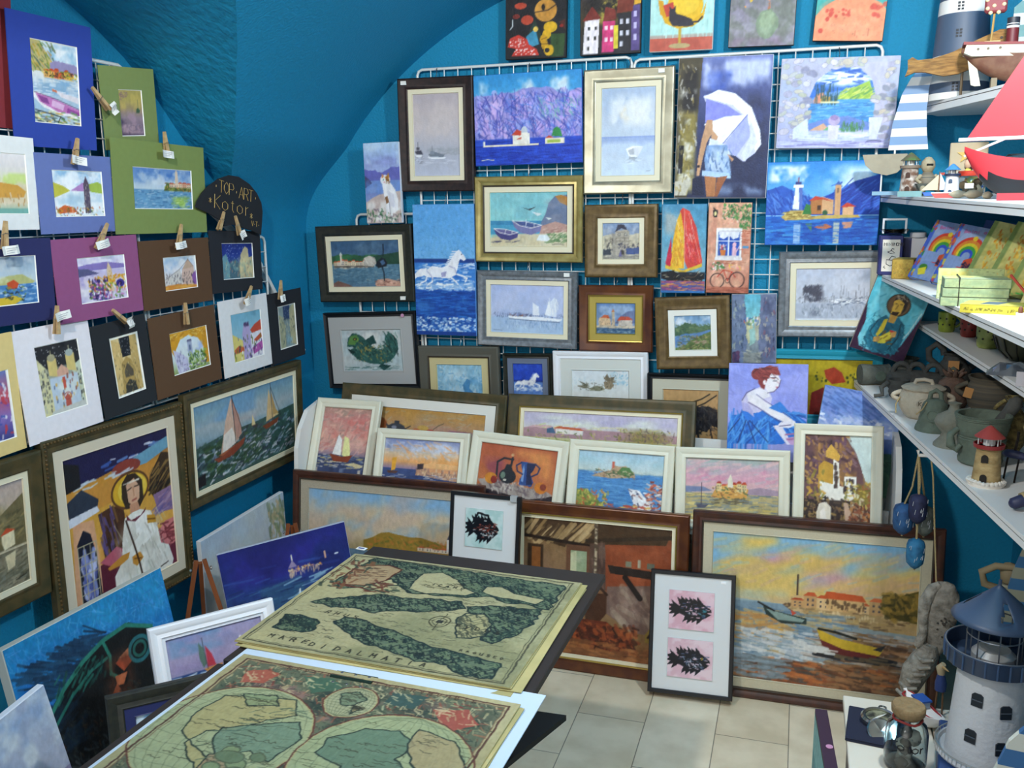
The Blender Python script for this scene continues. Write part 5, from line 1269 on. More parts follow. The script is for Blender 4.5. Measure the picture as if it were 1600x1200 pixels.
matted('white1', 'white mat with a pale yellow and green watercolour, cut off at the far left', 'efefec', (.2, .18, .87, .83), '''g ece4e2 e8e0dc e8e4d0 d8c8a0 e0d0b0 8ab8a8
n c8e070 .7 4 4 0 30 100 60;p d8a048 0 60 40 48 80 52 96 62 90 72 0 74;s 30 b8884a,e8d8c0 0 66 100 86 6 3 90 20;q 7ab0a4 0 90 100 100;v .06''')
matted('peri', 'periwinkle mat with a square watercolour of a bay with a bell tower', '6a7ab4', (.2, .2, .86, .79), '''g a8cce4 e4ecf0 c8dce8 e0e8ec
n 5f9cd0 .7 4 4 0 0 100 34;n fbfbfb .8 4 4;p c8c048 0 26 20 34 34 44 0 60;p b888c0 34 44 60 26 84 34 100 46;p a8c050 70 30 90 24 100 30 100 50 74 46;n a8c8dc .7 4 4 20 46 80 80;q 5a5064 60 30 72 92;s 40 8a7a80,3a3444,c8b8b0 60 26 72 92 5 2 90 20;p 5a4a5c 60 30 66 12 72 30;p d86a34 4 84 20 74 40 80 44 90 8 92;s 60 3a5a2c,c8a838,c8582c,e8e0d0,5a6a90 0 80 100 100 5 3 50 60;v .08''')
matted('navy', 'navy mat with a watercolour of an islet below mountains, cut off at the far left', '262a5e', (.2, .2, .79, .77), '''g 8a9ab0 a8bccc c8d4d8 5a80b0 4a78b4
n c8d0d4 .8 4 4 0 0 100 40;n 5f6f8a .5 4 4 0 0 60 24;p b8b878 14 50 40 40 70 38 96 54 90 58 14 58;n d8d8b0 .7 6 6 20 38 90 56;q 4a80b8 0 58 100 100;s 50 8ab4d8,2a5a98,d8e4ec 0 58 100 96 14 3 0 6;p c8502c 38 54 52 48 62 56 58 66 40 66;p d8b838 14 84 50 80 70 88 50 98 10 98;s 26 2a3030,8a9a40 30 62 76 92 6 3 10 40;v .08''')
matted('pink', 'mauve pink mat with a bright watercolour of flowers and a tower', '96517f', (.26, .24, .82, .80), '''g d8d4e8 c8bcdc e0d0d8 b0a8d0
n f4f0f4 .7 4 4;p 8a78b8 0 20 20 16 60 14 100 22 100 30 0 30;p 5a5a80 0 24 20 26 44 38 0 42;n 6a5ab8 .7 5 5 0 34 44 70;p e0c8a8 58 80 60 30 64 14 70 30 72 80;s 20 c89a58 60 20 70 80 5 2 90 10;s 70 e0a828,d88a28,e8c040 20 46 98 76 7 5 20 60;s 60 2a2050,4a3a8a,5f3a90 20 50 60 96 6 5 30 60;e 3a2a80 86 64 9 9;e 1c1840 86 64 4 4;s 60 6a9a38,3a6a30,d8586a,f0ecf0,c87ab8 20 60 100 98 6 4 60 60;v .08''')
matted('brown1', 'brown mat with a watercolour of a street of stone houses, beside the mauve mat', '5c3f26', (.31, .26, .78, .76), '''g b8ccd8 d8dce8 e8e0dc d8c8b0
n 98b8d8 .7 4 4 0 0 70 50;n f4f0ee .7 4 4;p d8b8a8 50 90 56 40 76 10 92 34 92 90;p c8a890 56 40 76 10 92 34 80 38;p d8d0c8 0 84 6 66 50 38 56 88;s 40 4a4450,8a7a78 6 50 60 84 5 3 90 8;l 6a5a58 1 4 66 50 38 76 12 92 34;p 8a5aa0 84 60 100 44 100 90 88 88;p d88a38 0 84 40 82 100 90 100 100 0 100;n e8b858 .6 4 4 0 84 100 100;s 20 3a3038 56 44 90 86 5 3 90 6;v .08''')
matted('black1', 'black mat with a night watercolour of town walls under stars, below the black sign', '1d2027', (.22, .2, .83, .79), '''g 1c2f7a 20388a 3a5a78 7a9494
F stars e8f0ff 70 10 4 70 46;p 6a94a0 0 40 14 28 24 60 24 100 0 100;p 4a6a78 24 56 44 44 54 60 54 100 20 100;p c8b890 54 70 60 30 74 10 84 16 86 40 100 36 100 100 54 100;n 8ab0a8 .6 6 6 0 44 100 100;n e8d8a0 .6 6 6 46 30 100 96;s 50 2a4a5a,e8e0b8,c87a5a,6a9490 4 50 100 98 5 2.4 90 14;w 2 9;v .12''', inner='eee')
matted('white', 'white mat with a tall watercolour of a two towered cathedral at night', 'f0e9ec', (.25, .17, .82, .80), '''g 24242a 2c2c30 8a8f80 c8ccc0 c8d0d8 d8d8d4
q 2a2a2e 0 0 100 34;F stars eee 40 4 2 96 30;p d8d0a0 0 16 20 34 28 100 0 100;p c8d0b8 76 40 100 30 100 100 84 100;s 40 3a3a40,b8b8a0 2 34 22 96 5 3 90 8;s 26 3a3a40,c8c090 82 44 100 90 5 3 90 8;p d8c078 24 44 24 22 34 16 44 22 44 48;p d8c078 66 42 66 20 76 14 86 20 86 46;e a8a080 34 20 9 5;e a8b0a8 76 18 9 5;l d8d0a0 1.4 34 16 34 10;l d8d0a0 1.4 76 14 76 8;p d8a890 42 40 54 32 68 40 68 54 42 54;p c0ccd8 24 48 88 48 88 98 24 98;n e8e8d8 .6 5 6 24 48 88 94;s 20 d8a848,8a4a3a,5a6a90 30 48 84 92 5 4 90 10;q c85a4a 52 50 58 66;p b8584a 50 98 52 78 58 74 64 80 64 98;o a84a44 1.4 58 78 8 5;p c8c8c0 20 94 96 90 100 100 14 100;v .1''')
matted('black2', 'black mat with a narrow night print of a carved stone church portal', '1e2227', (.29, .17, .81, .83), '''g f4f0e0 f4f0e0
q e0c890 6 4 94 96;q 1c2028 34 4 70 36;F stars fff 26 36 6 68 34;p d8b878 6 4 34 12 38 40 30 96 6 96;p c8a868 70 4 94 4 94 96 76 96 66 40;p b89858 24 96 30 46 50 36 72 46 84 96;p 5a5040 36 60 50 46 68 60 66 70 38 70;p 3a3a34 30 96 34 82 50 74 68 80 74 96;o 8a7a50 1.6 51 66 22 18;s 70 8a7444,e8d4a0,3f3a30,a88c54 10 20 92 96 6 2 80 30;v .12''')
matted('brown2', 'brown mat with a square watercolour of a tower framed by a golden arch', '5e4128', (.27, .24, .84, .77), '''g c8dce8 e0e8ec d8e0dc 8aa050
p d89a28 0 0 100 0 100 90 88 90 86 50 74 26 50 14 28 20 14 40 10 60 0 40;s 50 e8b848,b87820,f0d078 0 0 100 20 9 3 10 30;s 20 c88a28 86 20 100 86 9 3 90 20;p c8c4dc 6 40 22 50 40 66 44 96 14 100;s 40 5a5480,8a88b0,e8e8f0 8 48 44 98 5 2.4 90 14;q a8b0c8 44 28 56 76;q 5a6a8a 48 38 52 50;p 6a6a88 43 30 45 24 55 24 57 30;n a8b8e0 .8 4 4 60 30 86 60;s 80 3a6a2c,7a9a30,a8c058,2f5028 44 56 92 96 7 4 60 60;s 20 e8e8e0,8a70a8 30 80 90 100 7 3 0 30;v .08''')
matted('white2', 'white mat with a watercolour of red roofs and a round tower, at the lower right', 'eeebe9', (.22, .2, .84, .84), '''g 78b0c8 88bcd0 98c4d4 c8c8dc d8d0dc
p e0d078 0 40 20 50 34 58 34 100 0 100;p c8503a 60 40 76 30 100 22 100 46 66 48;p e8e4ec 56 48 100 44 100 100 50 100;p b8a8d0 34 44 40 26 52 22 60 30 60 100 34 100;e 8a80a8 48 26 9 4;s 14 4a3a60 40 24 58 30 4 3 90 4;p c8643a 4 74 20 66 36 72 36 80 8 82;p b85aa8 62 78 100 66 100 84 66 92;p c8583a 70 62 96 50 98 60 76 68;s 40 3a3a50,5a4a80,6a7a30,fff 4 50 98 98 5 4 90 10;v .08''')
matted('black3', 'narrow black mat with a tall grey night street scene, rightmost on the left wall', '1b1e26', (.27, .2, .79, .82), '''g f0ece4 f0ece4
q 8a9a98 6 3 94 97;q 33466a 32 3 68 34;F stars e8f0f4 14 34 5 66 30;p a8a888 6 20 24 26 40 50 34 97 6 97;p b8b08a 66 12 80 4 94 4 94 97 62 90;s 60 3a4a50,d0c8a0,6a7a78 8 28 92 90 6 3 90 14;n 8ab0c0 .7 5 8 20 66 80 97;v .14''')
matted('cream', 'pale yellow mat with a red and blue watercolour, cut off at the far left', 'e8cc86', (.2, .3, .86, .88), '''g 6a80c0 c85a6a 8a70b8 3a4080
s 60 c8404a,3a50a8,e8e0e8,8a5ab0 0 0 100 100 9 6 60 60;q f0ece8 94 0 100 100;v .1''')
# -------------------------------- unframed canvases leaning below the left wall
canvas('palesky', 'large pale grey blue cloudy canvas leaning against the left wall under the sailing painting', '''g a8b8c8 b8bcc4 b8bcc0 c0c0c4 a8b0b8 9aa89a 8a9478
n b8ccd8 .8 3 3 0 0 60 60;n d0b4b4 .7 3 3 40 20 100 60;n c0c4c0 .7 4 4;s 50 8a9468,c0a880,6a7a5a 78 4 100 50 10 4 70 40;s 90 a8a478,8a9a70,c8b890 0 50 100 100 10 4 80 40;v .08''', edge='c8ccd0')
canvas('night', 'deep blue night canvas of a lit islet town leaning behind the folding table', '''g 1e2470 20307a 223a80 2a4478 22386a 1c3060 18284c
n 30288a .7 4 4 0 0 100 40;n 1a1c58 .6 4 3;s 30 3a5aa8,2a3c88 0 20 100 60 24 2 0 6 .5;n 34607a .6 5 4 0 34 100 60;s 120 2a4c80,1a2c5c,3f6a8a 0 34 100 100 18 2 -4 6;s 14 8ab0c8 50 36 86 50 14 1.4 -8 8
s 34 b88a90,e8d8b0,8a5a50,e8a050 50 27 76 30 2 1.1 60 60;p 9a88a8 50 26 54 20 57 26;l e8e0d0 1 54 20 54 16;l d8a890 1.4 80 25 80 20;s 20 e8c8a0 50 30 74 33 4 1 90 10 .6;l e8f0f4 1.2 88 24 90 24;l e8eef0 1.2 55 50 56 45;v .1''', edge='b0b8c8', vis=0.74)
canvas('bigfish', 'large square canvas of a dark spined fish head against scribbled blue water', '''g 1a80b4 1a78b8 1c68b0 1c5498 1c4a88 1a3a6c
n 2a98c8 .6 3 3 40 0 100 20;n 1a50a8 .7 4 4 0 6 80 40;s 200 3a8cc8,5aa8d8,2a70b8,4a90d0 0 0 100 34 10 .7 60 70 .7
s 60 183a58,12304a,1f4a68 6 10 52 26 18 2.6 25 14 .9
p 0f1417 0 44 10 34 22 26 36 20 52 16 70 15 84 22 92 32 100 36 100 100 0 100;s 50 12283a,0f1c28 0 30 30 50 14 3 -20 30
l 2a7a68 2.2 2 44 12 34 24 26 38 20 52 16.5 68 15.5 84 22;l 246a5c 1.6 8 46 16 37 28 30 42 25 52 24;l 2a7a68 1.8 52 17 54 24 52 31 58 36;s 26 246a5c,153f3a 20 21 50 30 5 1.4 -40 20
o 2a6a70 2 73 28 7 5;o 246058 1.6 73 28 4 3;l 246a5c 1.4 92 32 88 42 82 48
p a8482c 56 28 64 26 66 31 60 33;p c87850 58 27 66 25 65 28;p c06a44 54 33 62 34 58 38 54 37;p c8603a 46 42 54 36 56 41 50 48;n 5a3020 .6 8 8 44 22 68 52
s 220 2c3438,1c2428,3a3a30,4a2f20,22302e 2 38 70 100 4 1.6 65 40;s 80 34424a,4a5054 10 52 80 100 6 1.6 60 40;v .2''', edge='b8bcb4', th=.03)
framed('sails', 'white framed picture of a red and green sailed boat leaning at the lower left', '''g 7a88b8 8f8cb0 9a90b0 988ab0 8a88a8 2a4a80 1f4078 203868
n a89ab8 .7 4 4;n 6a94b8 .6 3 4 0 0 60 30;q 1f3f78 0 52 100 100;s 60 d8e0e8,7a98c0,14305c 0 54 100 72 14 2 -3 8;p 5a7468 32 14 36 24 38 44 34 50 31 36;p b83a4a 38 20 44 34 47 50 38 50;p c88a4a 34 51 54 49 50 56 38 57;l 4a4a50 1 36 10 38 52;p e8dce0 74 20 76 20 80 40 72 40;s 20 e8ecf0 10 55 60 62 16 1.4 -4 4;v .1''', .03, 'purewhite', .006, mat('dfe0e6', .6), vis=0.62)
canvas('castle', 'pale cloudy canvas with a small castle turret at the bottom left corner of the scene', '''g a0b4d0 b8c4d4 c4ccd8 b4bcd0 b8bccc
n d8dce0 .8 3 4;n 8aa4cc .7 3 3 0 0 100 50;n 98a0bc .6 4 4;p 8a88b0 24 60 34 50 44 60 42 90 24 90;p 5a5a8a 22 60 34 50 46 60;s 20 4a4a70 26 64 42 84 5 4 90 8;q 8a88a8 70 74 100 90;v .1''', edge='d8dce4', vis=0.8)
POSE['darkframed'] = [-1.16, 1.42, .46, 44, 15, 0, .30, .36]
framed('darkframed', 'small blue picture in a wide greenish black frame, half hidden by the map table', '''g 6a9cc8 88b0d4 a8c4dc
n d8e4ec .8 4 4;v .1''', .034, 'greenblack', .02, mat('1c2458', .5))

# ------------------------------------------------------------------ clothespins with price tags on the left wall mats
PINS = [(2.134, 1.935, 2.191, 1.881, 2.198, 1.885), (2.061, 1.795, 2.04, 1.726, 2.043, 1.736), (2.422, 1.838, 2.427, 1.764, 2.413, 1.77), (1.792, 1.573, 1.782, 1.519, 1.788, 1.509),
        (2.143, 1.567, 2.094, 1.499, 2.107, 1.511), (2.468, 1.558, 2.443, 1.483, 2.446, 1.493), (2.696, 1.59, 2.664, 1.539, 0, 0), (2.764, 1.574, 2.78, 1.519, 2.78, 1.514),
        (1.927, 1.357, 1.915, 1.282, 1.929, 1.33), (2.134, 1.319, 2.179, 1.282, 2.184, 1.28), (2.455, 1.304, 2.454, 1.246, 0, 0), (2.832, 1.331, 2.789, 1.271, 2.787, 1.282), (3.029, 1.336, 3.016, 1.264, 3.017, 1.269)]
PIN_AT = ['between the royal blue mat and the tall green mat', 'on the periwinkle mat', 'on top of the wide green mat', 'on the navy mat at the far left edge', 'on the mauve pink mat', 'on the upper brown mat',
          'under the black sign, holding nothing', 'on the black mat below the sign', 'on the white cathedral mat', 'slanted on the black portal mat', 'on the lower brown mat with the arch', 'on the white mat with red roofs', 'on the last narrow black mat']
PINW = mat('c9a877', .7, var=.25, scale=60)
STEEL = mat('9a9a98', .3, metal=.9)


def make_pin(L):
    t = thing('clothespin', '', 'clothespin')
    for sg in (-1, 1):
        b = MB()
        pr = [(-.0045, -L / 2), (.0045, -L / 2), (.005, -L * .1), (.0042, L / 2), (-.0042, L / 2), (-.005, -L * .1)]
        M = Matrix.Translation((0, sg * .0035, 0)) @ Matrix.Rotation(radians(sg * 5), 4, 'X')
        b.prism(pr, -.0028, .0028, M=M)
        b.build('arm', PINW, t)
    MB().tube([(-.006, 0, 0), (-.006, .006, .003), (-.006, .006, -.006), (.006, .006, -.006), (.006, -.007, .004), (-.006, -.007, .004)], .0008, 5, closed=True).build('spring', STEEL, t)
    return t


for i, (y0, z0, y1, z1, ty, tz) in enumerate(PINS):
    L = max(.07, hypot(y1 - y0, z1 - z0))
    t = make_pin(L)
    a = atan2(y0 - y1, z0 - z1)
    x = -1.874
    # local x -> wall direction, local z -> up along the pin, local y -> away from the viewer
    M = Matrix(((0, -1, 0, x), (1, 0, 0, (y0 + y1) / 2), (0, 0, 1, (z0 + z1) / 2), (0, 0, 0, 1))) @ Matrix.Rotation(a, 4, 'Y')
    t.matrix_world = M
    tag(t, 'wooden clothespin ' + PIN_AT[i], 'clothespin', 'clothespins on the left wall grid')
    if ty:
        g = MB()
        n = 5
        w, h = (.052, .022) if i not in (0, 7, 9, 11, 12) else (.032, .026)
        vs = []
        for k in range(n):
            u = -w / 2 + w * k / (n - 1)
            vs += [(0.004 * sin(k * 1.7 + i), u, h / 2), (0.004 * sin(k * 1.7 + i) + .002, u, -h / 2)]
        nn = len(vs)
        vs += [(a_ - .0006, b_, c_) for a_, b_, c_ in vs]
        fs = [(2 * k, 2 * k + 2, 2 * k + 3, 2 * k + 1) for k in range(n - 1)]
        fs += [tuple(q + nn for q in f[::-1]) for f in fs]
        g.add(vs, fs)
        for ln in range(3):
            g.box(.006, -w * .36, h * .22 - ln * h * .24, .0064, w * (.3 - .1 * ln), h * .26 - ln * h * .24, 1)
        o = g.build('price_tag', [TAG, mat('8a8a94', .8)])
        o.location = (-1.862, ty, tz)
        o.rotation_euler = (radians([-60, -8, -4, 4, 12, 6, 0, 25, 8, -80, 0, 20, 6][i]), 0, 0)
        tag(o, 'small white price tag ' + PIN_AT[i], 'price tag', 'price tags on the left wall')

# ------------------------------------------------------------------ black hand lettered sign
SIGN = [(2.551, 1.61), (2.561, 1.628), (2.59, 1.656), (2.63, 1.68), (2.686, 1.704), (2.748, 1.717), (2.804, 1.713), (2.866, 1.69), (2.909, 1.659), (2.934, 1.625), (2.939, 1.594), (2.931, 1.556), (2.919, 1.51), (2.86, 1.527), (2.796, 1.54), (2.746, 1.551), (2.699, 1.546), (2.675, 1.568), (2.619, 1.59)]
o = MB().prism([(y - 2.75, z - 1.6) for y, z in SIGN], -.002, .002).build('shop_sign', mat('1b1d22', .85, var=.1, scale=40))
o.matrix_world = Matrix(((0, -1, 0, -1.879), (1, 0, 0, 2.75), (0, 0, 1, 1.6), (0, 0, 0, 1)))
tag(o, 'black domed card sign lettered in gold above the black mats on the left wall', 'sign')
GOLDINK = mat('c9a860', .5, metal=.2)


def lettering(name, word, x, z, size, ang, m, parent, y, r=.0009, gap=1.6, curve=None):
    b = MB()
    k = size / 6
    ca, sa = cos(radians(ang)), sin(radians(ang))
    ox = 0
    for ch in word:
        for part in GLY.get(ch, '').split('|'):
            v = [float(q) for q in part.split()]
            if not v:
                continue
            q = [((ox + v[i]) * k, v[i + 1] * k) for i in range(0, len(v), 2)]
            P = [(x + a * ca - c * sa, z + a * sa + c * ca) for a, c in q]
            P3 = [curve(a, c) if curve else (a, y, c) for a, c in P]
            if len(P3) > 1 and (Vector(P3[0]) - Vector(P3[-1])).length < 1e-6:
                P3 = P3[:-1]
                b.tube(P3, r, 5, closed=True)
            else:
                b.tube(P3, r, 5)
        ox += 4 + gap
    return b.build(name, m, parent)


lettering('lettering', '.TOP.ART.', -.098, .066, .040, -10, GOLDINK, o, -.003, gap=.35)
lettering('lettering', 'Kotor', -.100, .008, .046, -9, GOLDINK, o, -.003, gap=1.6)
lettering('lettering', '*', -.128, .026, .020, -9, GOLDINK, o, -.003)
lettering('lettering', '*', .104, -.030, .022, -9, GOLDINK, o, -.003)
lettering('lettering', 'V.T.', .110, -.056, .018, -9, GOLDINK, o, -.003, gap=.3, r=.0008)

# ------------------------------------------------------------------ two small wooden easels
EW = mat('8a4a24', .5, var=.25, scale=30, stretch=(1, 1, .2))
for n_, (loc, rz, hh, lab) in enumerate((((-1.74, 2.25, .2), 40, .33, 'small brown wooden easel standing in front of the night blue canvas'), ((-1.70, 2.72, .0), 30, .49, 'small brown wooden easel behind the night blue canvas near the corner'))):
    t = thing('tabletop_easel', lab, 'easel', loc, radians(rz))
    for sg in (-1, 1):
        MB().tube([(sg * .012, 0, hh), (sg * .085, -.03, .0)], .0095, 4).build('leg', EW, t)
    MB().tube([(0, .004, hh - .01), (0, .11, .0)], .0085, 4).build('rear_leg', EW, t)
    MB().box(-.07, -.035, hh * .3, .07, -.018, hh * .3 + .014).build('picture_rail', EW, t)
    s_ = MB()
    for sg in (-1, 1):
        s_.lathe([(0, .0), (.006, .002), (.007, .006), (0, .008)], n=8, M=Matrix.Translation((sg * .026, .0, hh - .03)) @ Matrix.Rotation(sg * pi / 2, 4, 'Y'))
    s_.build('wing_nut', STEEL, t)

# ------------------------------------------------------------------ folding board table with old maps
TZ = .70
BROWN = mat('2f2622', .55, var=.1, scale=20)
t = thing('folding_table', 'dark folding board table in front carrying the old maps', 'table', (-.79, 1.44, 0), radians(-1.6))
MB().box(-.302, .008, TZ - .022, .345, .668, TZ - .004, bev=.002).build('board', BROWN, t)
MB().box(-.302, -.66, TZ - .022, .345, -.008, TZ - .004, bev=.002).build('board', BROWN, t)
hb = MB()
hb.box(-.045, -.028, TZ - .006, .045, .026, TZ + .0045)
hb.tube([(-.045, 0, TZ + .005), (.045, 0, TZ + .005)], .005, 8)
hg = hb.build('hinge', mat('24382f', .35, metal=.5), t)
sb = MB()
for x in (-.03, 0, .03):
    for y in (-.018, .018):
        sb.lathe([(.0045, 0), (.003, .002), (0, .0025)], (x, y, TZ + .0045), 8)
sb.build('screw', STEEL, hg)
BLK = mat('0d0e10', .6)
for sy in (-1, 1):
    # trestles: each a pair of splayed legs with an apron
    MB().box(-.16, sy * .24 - .012, TZ - .1, .16, sy * .24 + .012, TZ - .022).build('apron', BLK, t)
    for sx in (-1, 1):
        MB().tube([(sx * .13, sy * .24, TZ - .03), (sx * .15, sy * .22, .0)], .016, 4).build('leg', BLK, t)
o = MB().prism([(-.30, -.20), (.25, -.24), (.31, .0), (.375, .20), (.20, .19), (-.30, .17)], 0, .012, M=Matrix.Rotation(radians(-90), 4, 'X')).build('side_panel', BLK, t)
o.location = (0, 0, .585)


def sheet(name, label, cat, cx, cy, w, h, rz, z, th, m, parent=None, curl=0, group=None, n=1):
    b = MB()
    N = 14
    vs, fs = [], []
    for k in range(2):
        for j in range(N + 1):
            for i in range(N + 1):
                u, v = i / N - .5, j / N - .5
                e = (abs(u) * 2) ** 6 * (abs(v) * 2) ** 6 * curl + .25 * curl * (abs(u) * 2) ** 8 * (1 + sin(v * 9))
                vs.append((u * w, v * h, (th if k == 0 else 0) + e))
    S = (N + 1) ** 2
    for j in range(N):
        for i in range(N):
            a = j * (N + 1) + i
            fs += [(a, a + 1, a + N + 2, a + N + 1), (S + a, S + a + N + 1, S + a + N + 2, S + a + 1)]
    ring = [i for i in range(N)] + [N + j * (N + 1) for j in range(N)] + [(N + 1) * N + N - i for i in range(N)] + [(N + 1) * (N - j) for j in range(N)]
    fs += [(ring[k], ring[(k + 1) % len(ring)], S + ring[(k + 1) % len(ring)], S + ring[k]) for k in range(len(ring))]
    o = b.add(vs, fs).build(name, m, parent, smooth=40)
    o.location = (cx, cy, z)
    o.rotation_euler = (0, 0, radians(rz))
    if label:
        tag(o, label, cat, group)
    return o


PAP = mat('b8a970', .8, hex2='9c9464', scale=5)
PAP2 = mat('c0b078', .8, hex2='a49a66', scale=7)
sheet('white_board_sheet', 'pale blue white sheet lying between the two maps and under the nearer one', 'sheet', -.752, 1.235, .650, .56, -2.2, TZ - .0035, .002, mat('c4d2e0', .5))
z = TZ
for i, (cx, cy, rz) in enumerate(((-.775, 1.752, -3.2), (-.768, 1.757, -1.2), (-.785, 1.764, -2.0))):
    sheet('map_print', ('lowest sheet of the old bay map stack, its edge showing', 'middle sheet of the old bay map stack, slightly turned', 'upper spare sheet of the old bay map stack right under the printed one')[i], 'map', cx, cy, .622, .515, rz, z - .0035, .0014, (PAP, PAP2)[i % 2], curl=.001, group='old bay maps on the far half of the table')
    z += .0026
z += .0005


def flatmap(label, cx, cy, w, h, rz, z, spec, seed, group):
    t = thing('map_print', label, 'map', (cx, cy, z - .0035), radians(rz), group)
    MB().box(-w / 2, -h / 2, 0, w / 2, h / 2, .0012).build('paper', PAP2, t)
    o = paint_mesh('printed_map', w - .001, h - .001, spec, t, 0, seed, 1.9, PAPER, fine=1.15, gain=.72)
    o.rotation_euler = (radians(-90), 0, 0)
    o.location = (0, 0, .0018)
    return t


def fn_hatch(s, cols, poly, n, edge='1c3030'):
    """engraved mountains inside an outline: many short dark ticks plus a wavy coast line"""
    cs = [s.c(q) for q in cols.split(',')]
    v = [float(q) for q in poly.split('_')]
    P = list(zip(v[::2], v[1::2]))
    Q = []
    for i in range(len(P)):
        (ax, ay), (bx, by) = P[i], P[(i + 1) % len(P)]
        L = hypot(bx - ax, by - ay)
        k = max(1, int(L / 2))
        for j in range(k):
            Q.append((ax + (bx - ax) * j / k + (s.rs.rand() - .5) * 1.5, ay + (by - ay) * j / k + (s.rs.rand() - .5) * 1.5))
    s.poly(cs[0], Q, .7)
    xs, ys = [p[0] for p in P], [p[1] for p in P]
    x0, x1, y0, y1 = min(xs), max(xs), min(ys), max(ys)
    keep = s.a.copy()
    for _ in range(int(n)):
        x, y = x0 + (x1 - x0) * s.rs.rand(), y0 + (y1 - y0) * s.rs.rand()
        w = 1.2 + 2 * s.rs.rand()
        c = cs[1 + s.rs.randint(len(cs) - 1)]
        s.line(c, .45, [(x - w, y + w * .5), (x, y - w * .6), (x + w, y + w * .5)])
        s.line(c, .6, [(x, y - w * .6), (x + w * .5, y + w * .5)])
    # keep the ticks inside the land only
    Pm = [(x * s.W / 100, y * s.H / 100) for x, y in Q]
    ins = np.zeros(s.xx.shape, bool)
    X, Y = s.xx + .5, s.yy + .5
    for i in range(len(Pm)):
        (ax, ay), (bx, by) = Pm[i], Pm[(i + 1) % len(Pm)]
        if ay != by:
            ins ^= ((ay > Y) != (by > Y)) & (X < (bx - ax) * (Y - ay) / (by - ay) + ax)
    s.a = np.where(ins[..., None], s.a, keep)
    s.line(s.c(edge), .8, Q + [Q[0]])


def fn_scrawl(s, c, n, x0, y0, x1, y1, w='.35'):
    x0, y0, x1, y1, w = [float(q) for q in (x0, y0, x1, y1, w)]
    for _ in range(int(n)):
        x, y = x0 + (x1 - x0) * s.rs.rand(), y0 + (y1 - y0) * s.rs.rand()
        P = [(x, y)]
        for k in range(5):
            P.append((P[-1][0] + .5 + .6 * s.rs.rand(), y + (s.rs.rand() - .5) * 1.2))
        s.line(s.c(c), w, P, .7)


def fn_globe(s, base, cx, cy, r, land, ring='6a3c34'):
    cx, cy, r = float(cx), float(cy), float(r)
    k = s.W / s.H
    s.ell(s.c(ring), cx, cy, r + .9, (r + .9) * k)
    s.ell(s.c('b8b07c'), cx, cy, r + .4, (r + .4) * k)
    s.ell(s.c(base), cx, cy, r, r * k)
    ink = s.c('5f6a50')
    for a in range(-5, 6):
        s.line(ink, .25, [(cx + r * a / 5.5 * sqrt(max(0, 1 - t * t)), cy + r * k * t) for t in np.linspace(-1, 1, 20)], .6)
        yy = cy + r * k * a / 5.6
        hw = r * sqrt(max(0, 1 - (a / 5.6) ** 2))
        s.line(ink, .25, [(cx - hw, yy), (cx + hw, yy)], .6)
    for piece in land.split('/'):
        col, pts = piece.split(':')
        v = [float(q) for q in pts.split('_')]
        P = [(cx + v[i] * r / 10, cy + v[i + 1] * r * k / 10) for i in range(0, len(v), 2)]
        Q = []
        for i in range(len(P)):
            (ax, ay), (bx, by) = P[i], P[(i + 1) % len(P)]
            for j in range(4):
                Q.append((ax + (bx - ax) * j / 4 + (s.rs.rand() - .5) * .9, ay + (by - ay) * j / 4 + (s.rs.rand() - .5) * .9))
        s.poly(s.c(col), Q, .75)
        s.line(s.c('2a3a34'), .6, Q + [Q[0]])
        xs, ys = [q[0] for q in Q], [q[1] for q in Q]
        fn_scrawl(s, '3a3a2c', 14, min(xs), min(ys), max(xs) - 3, max(ys), '.3')


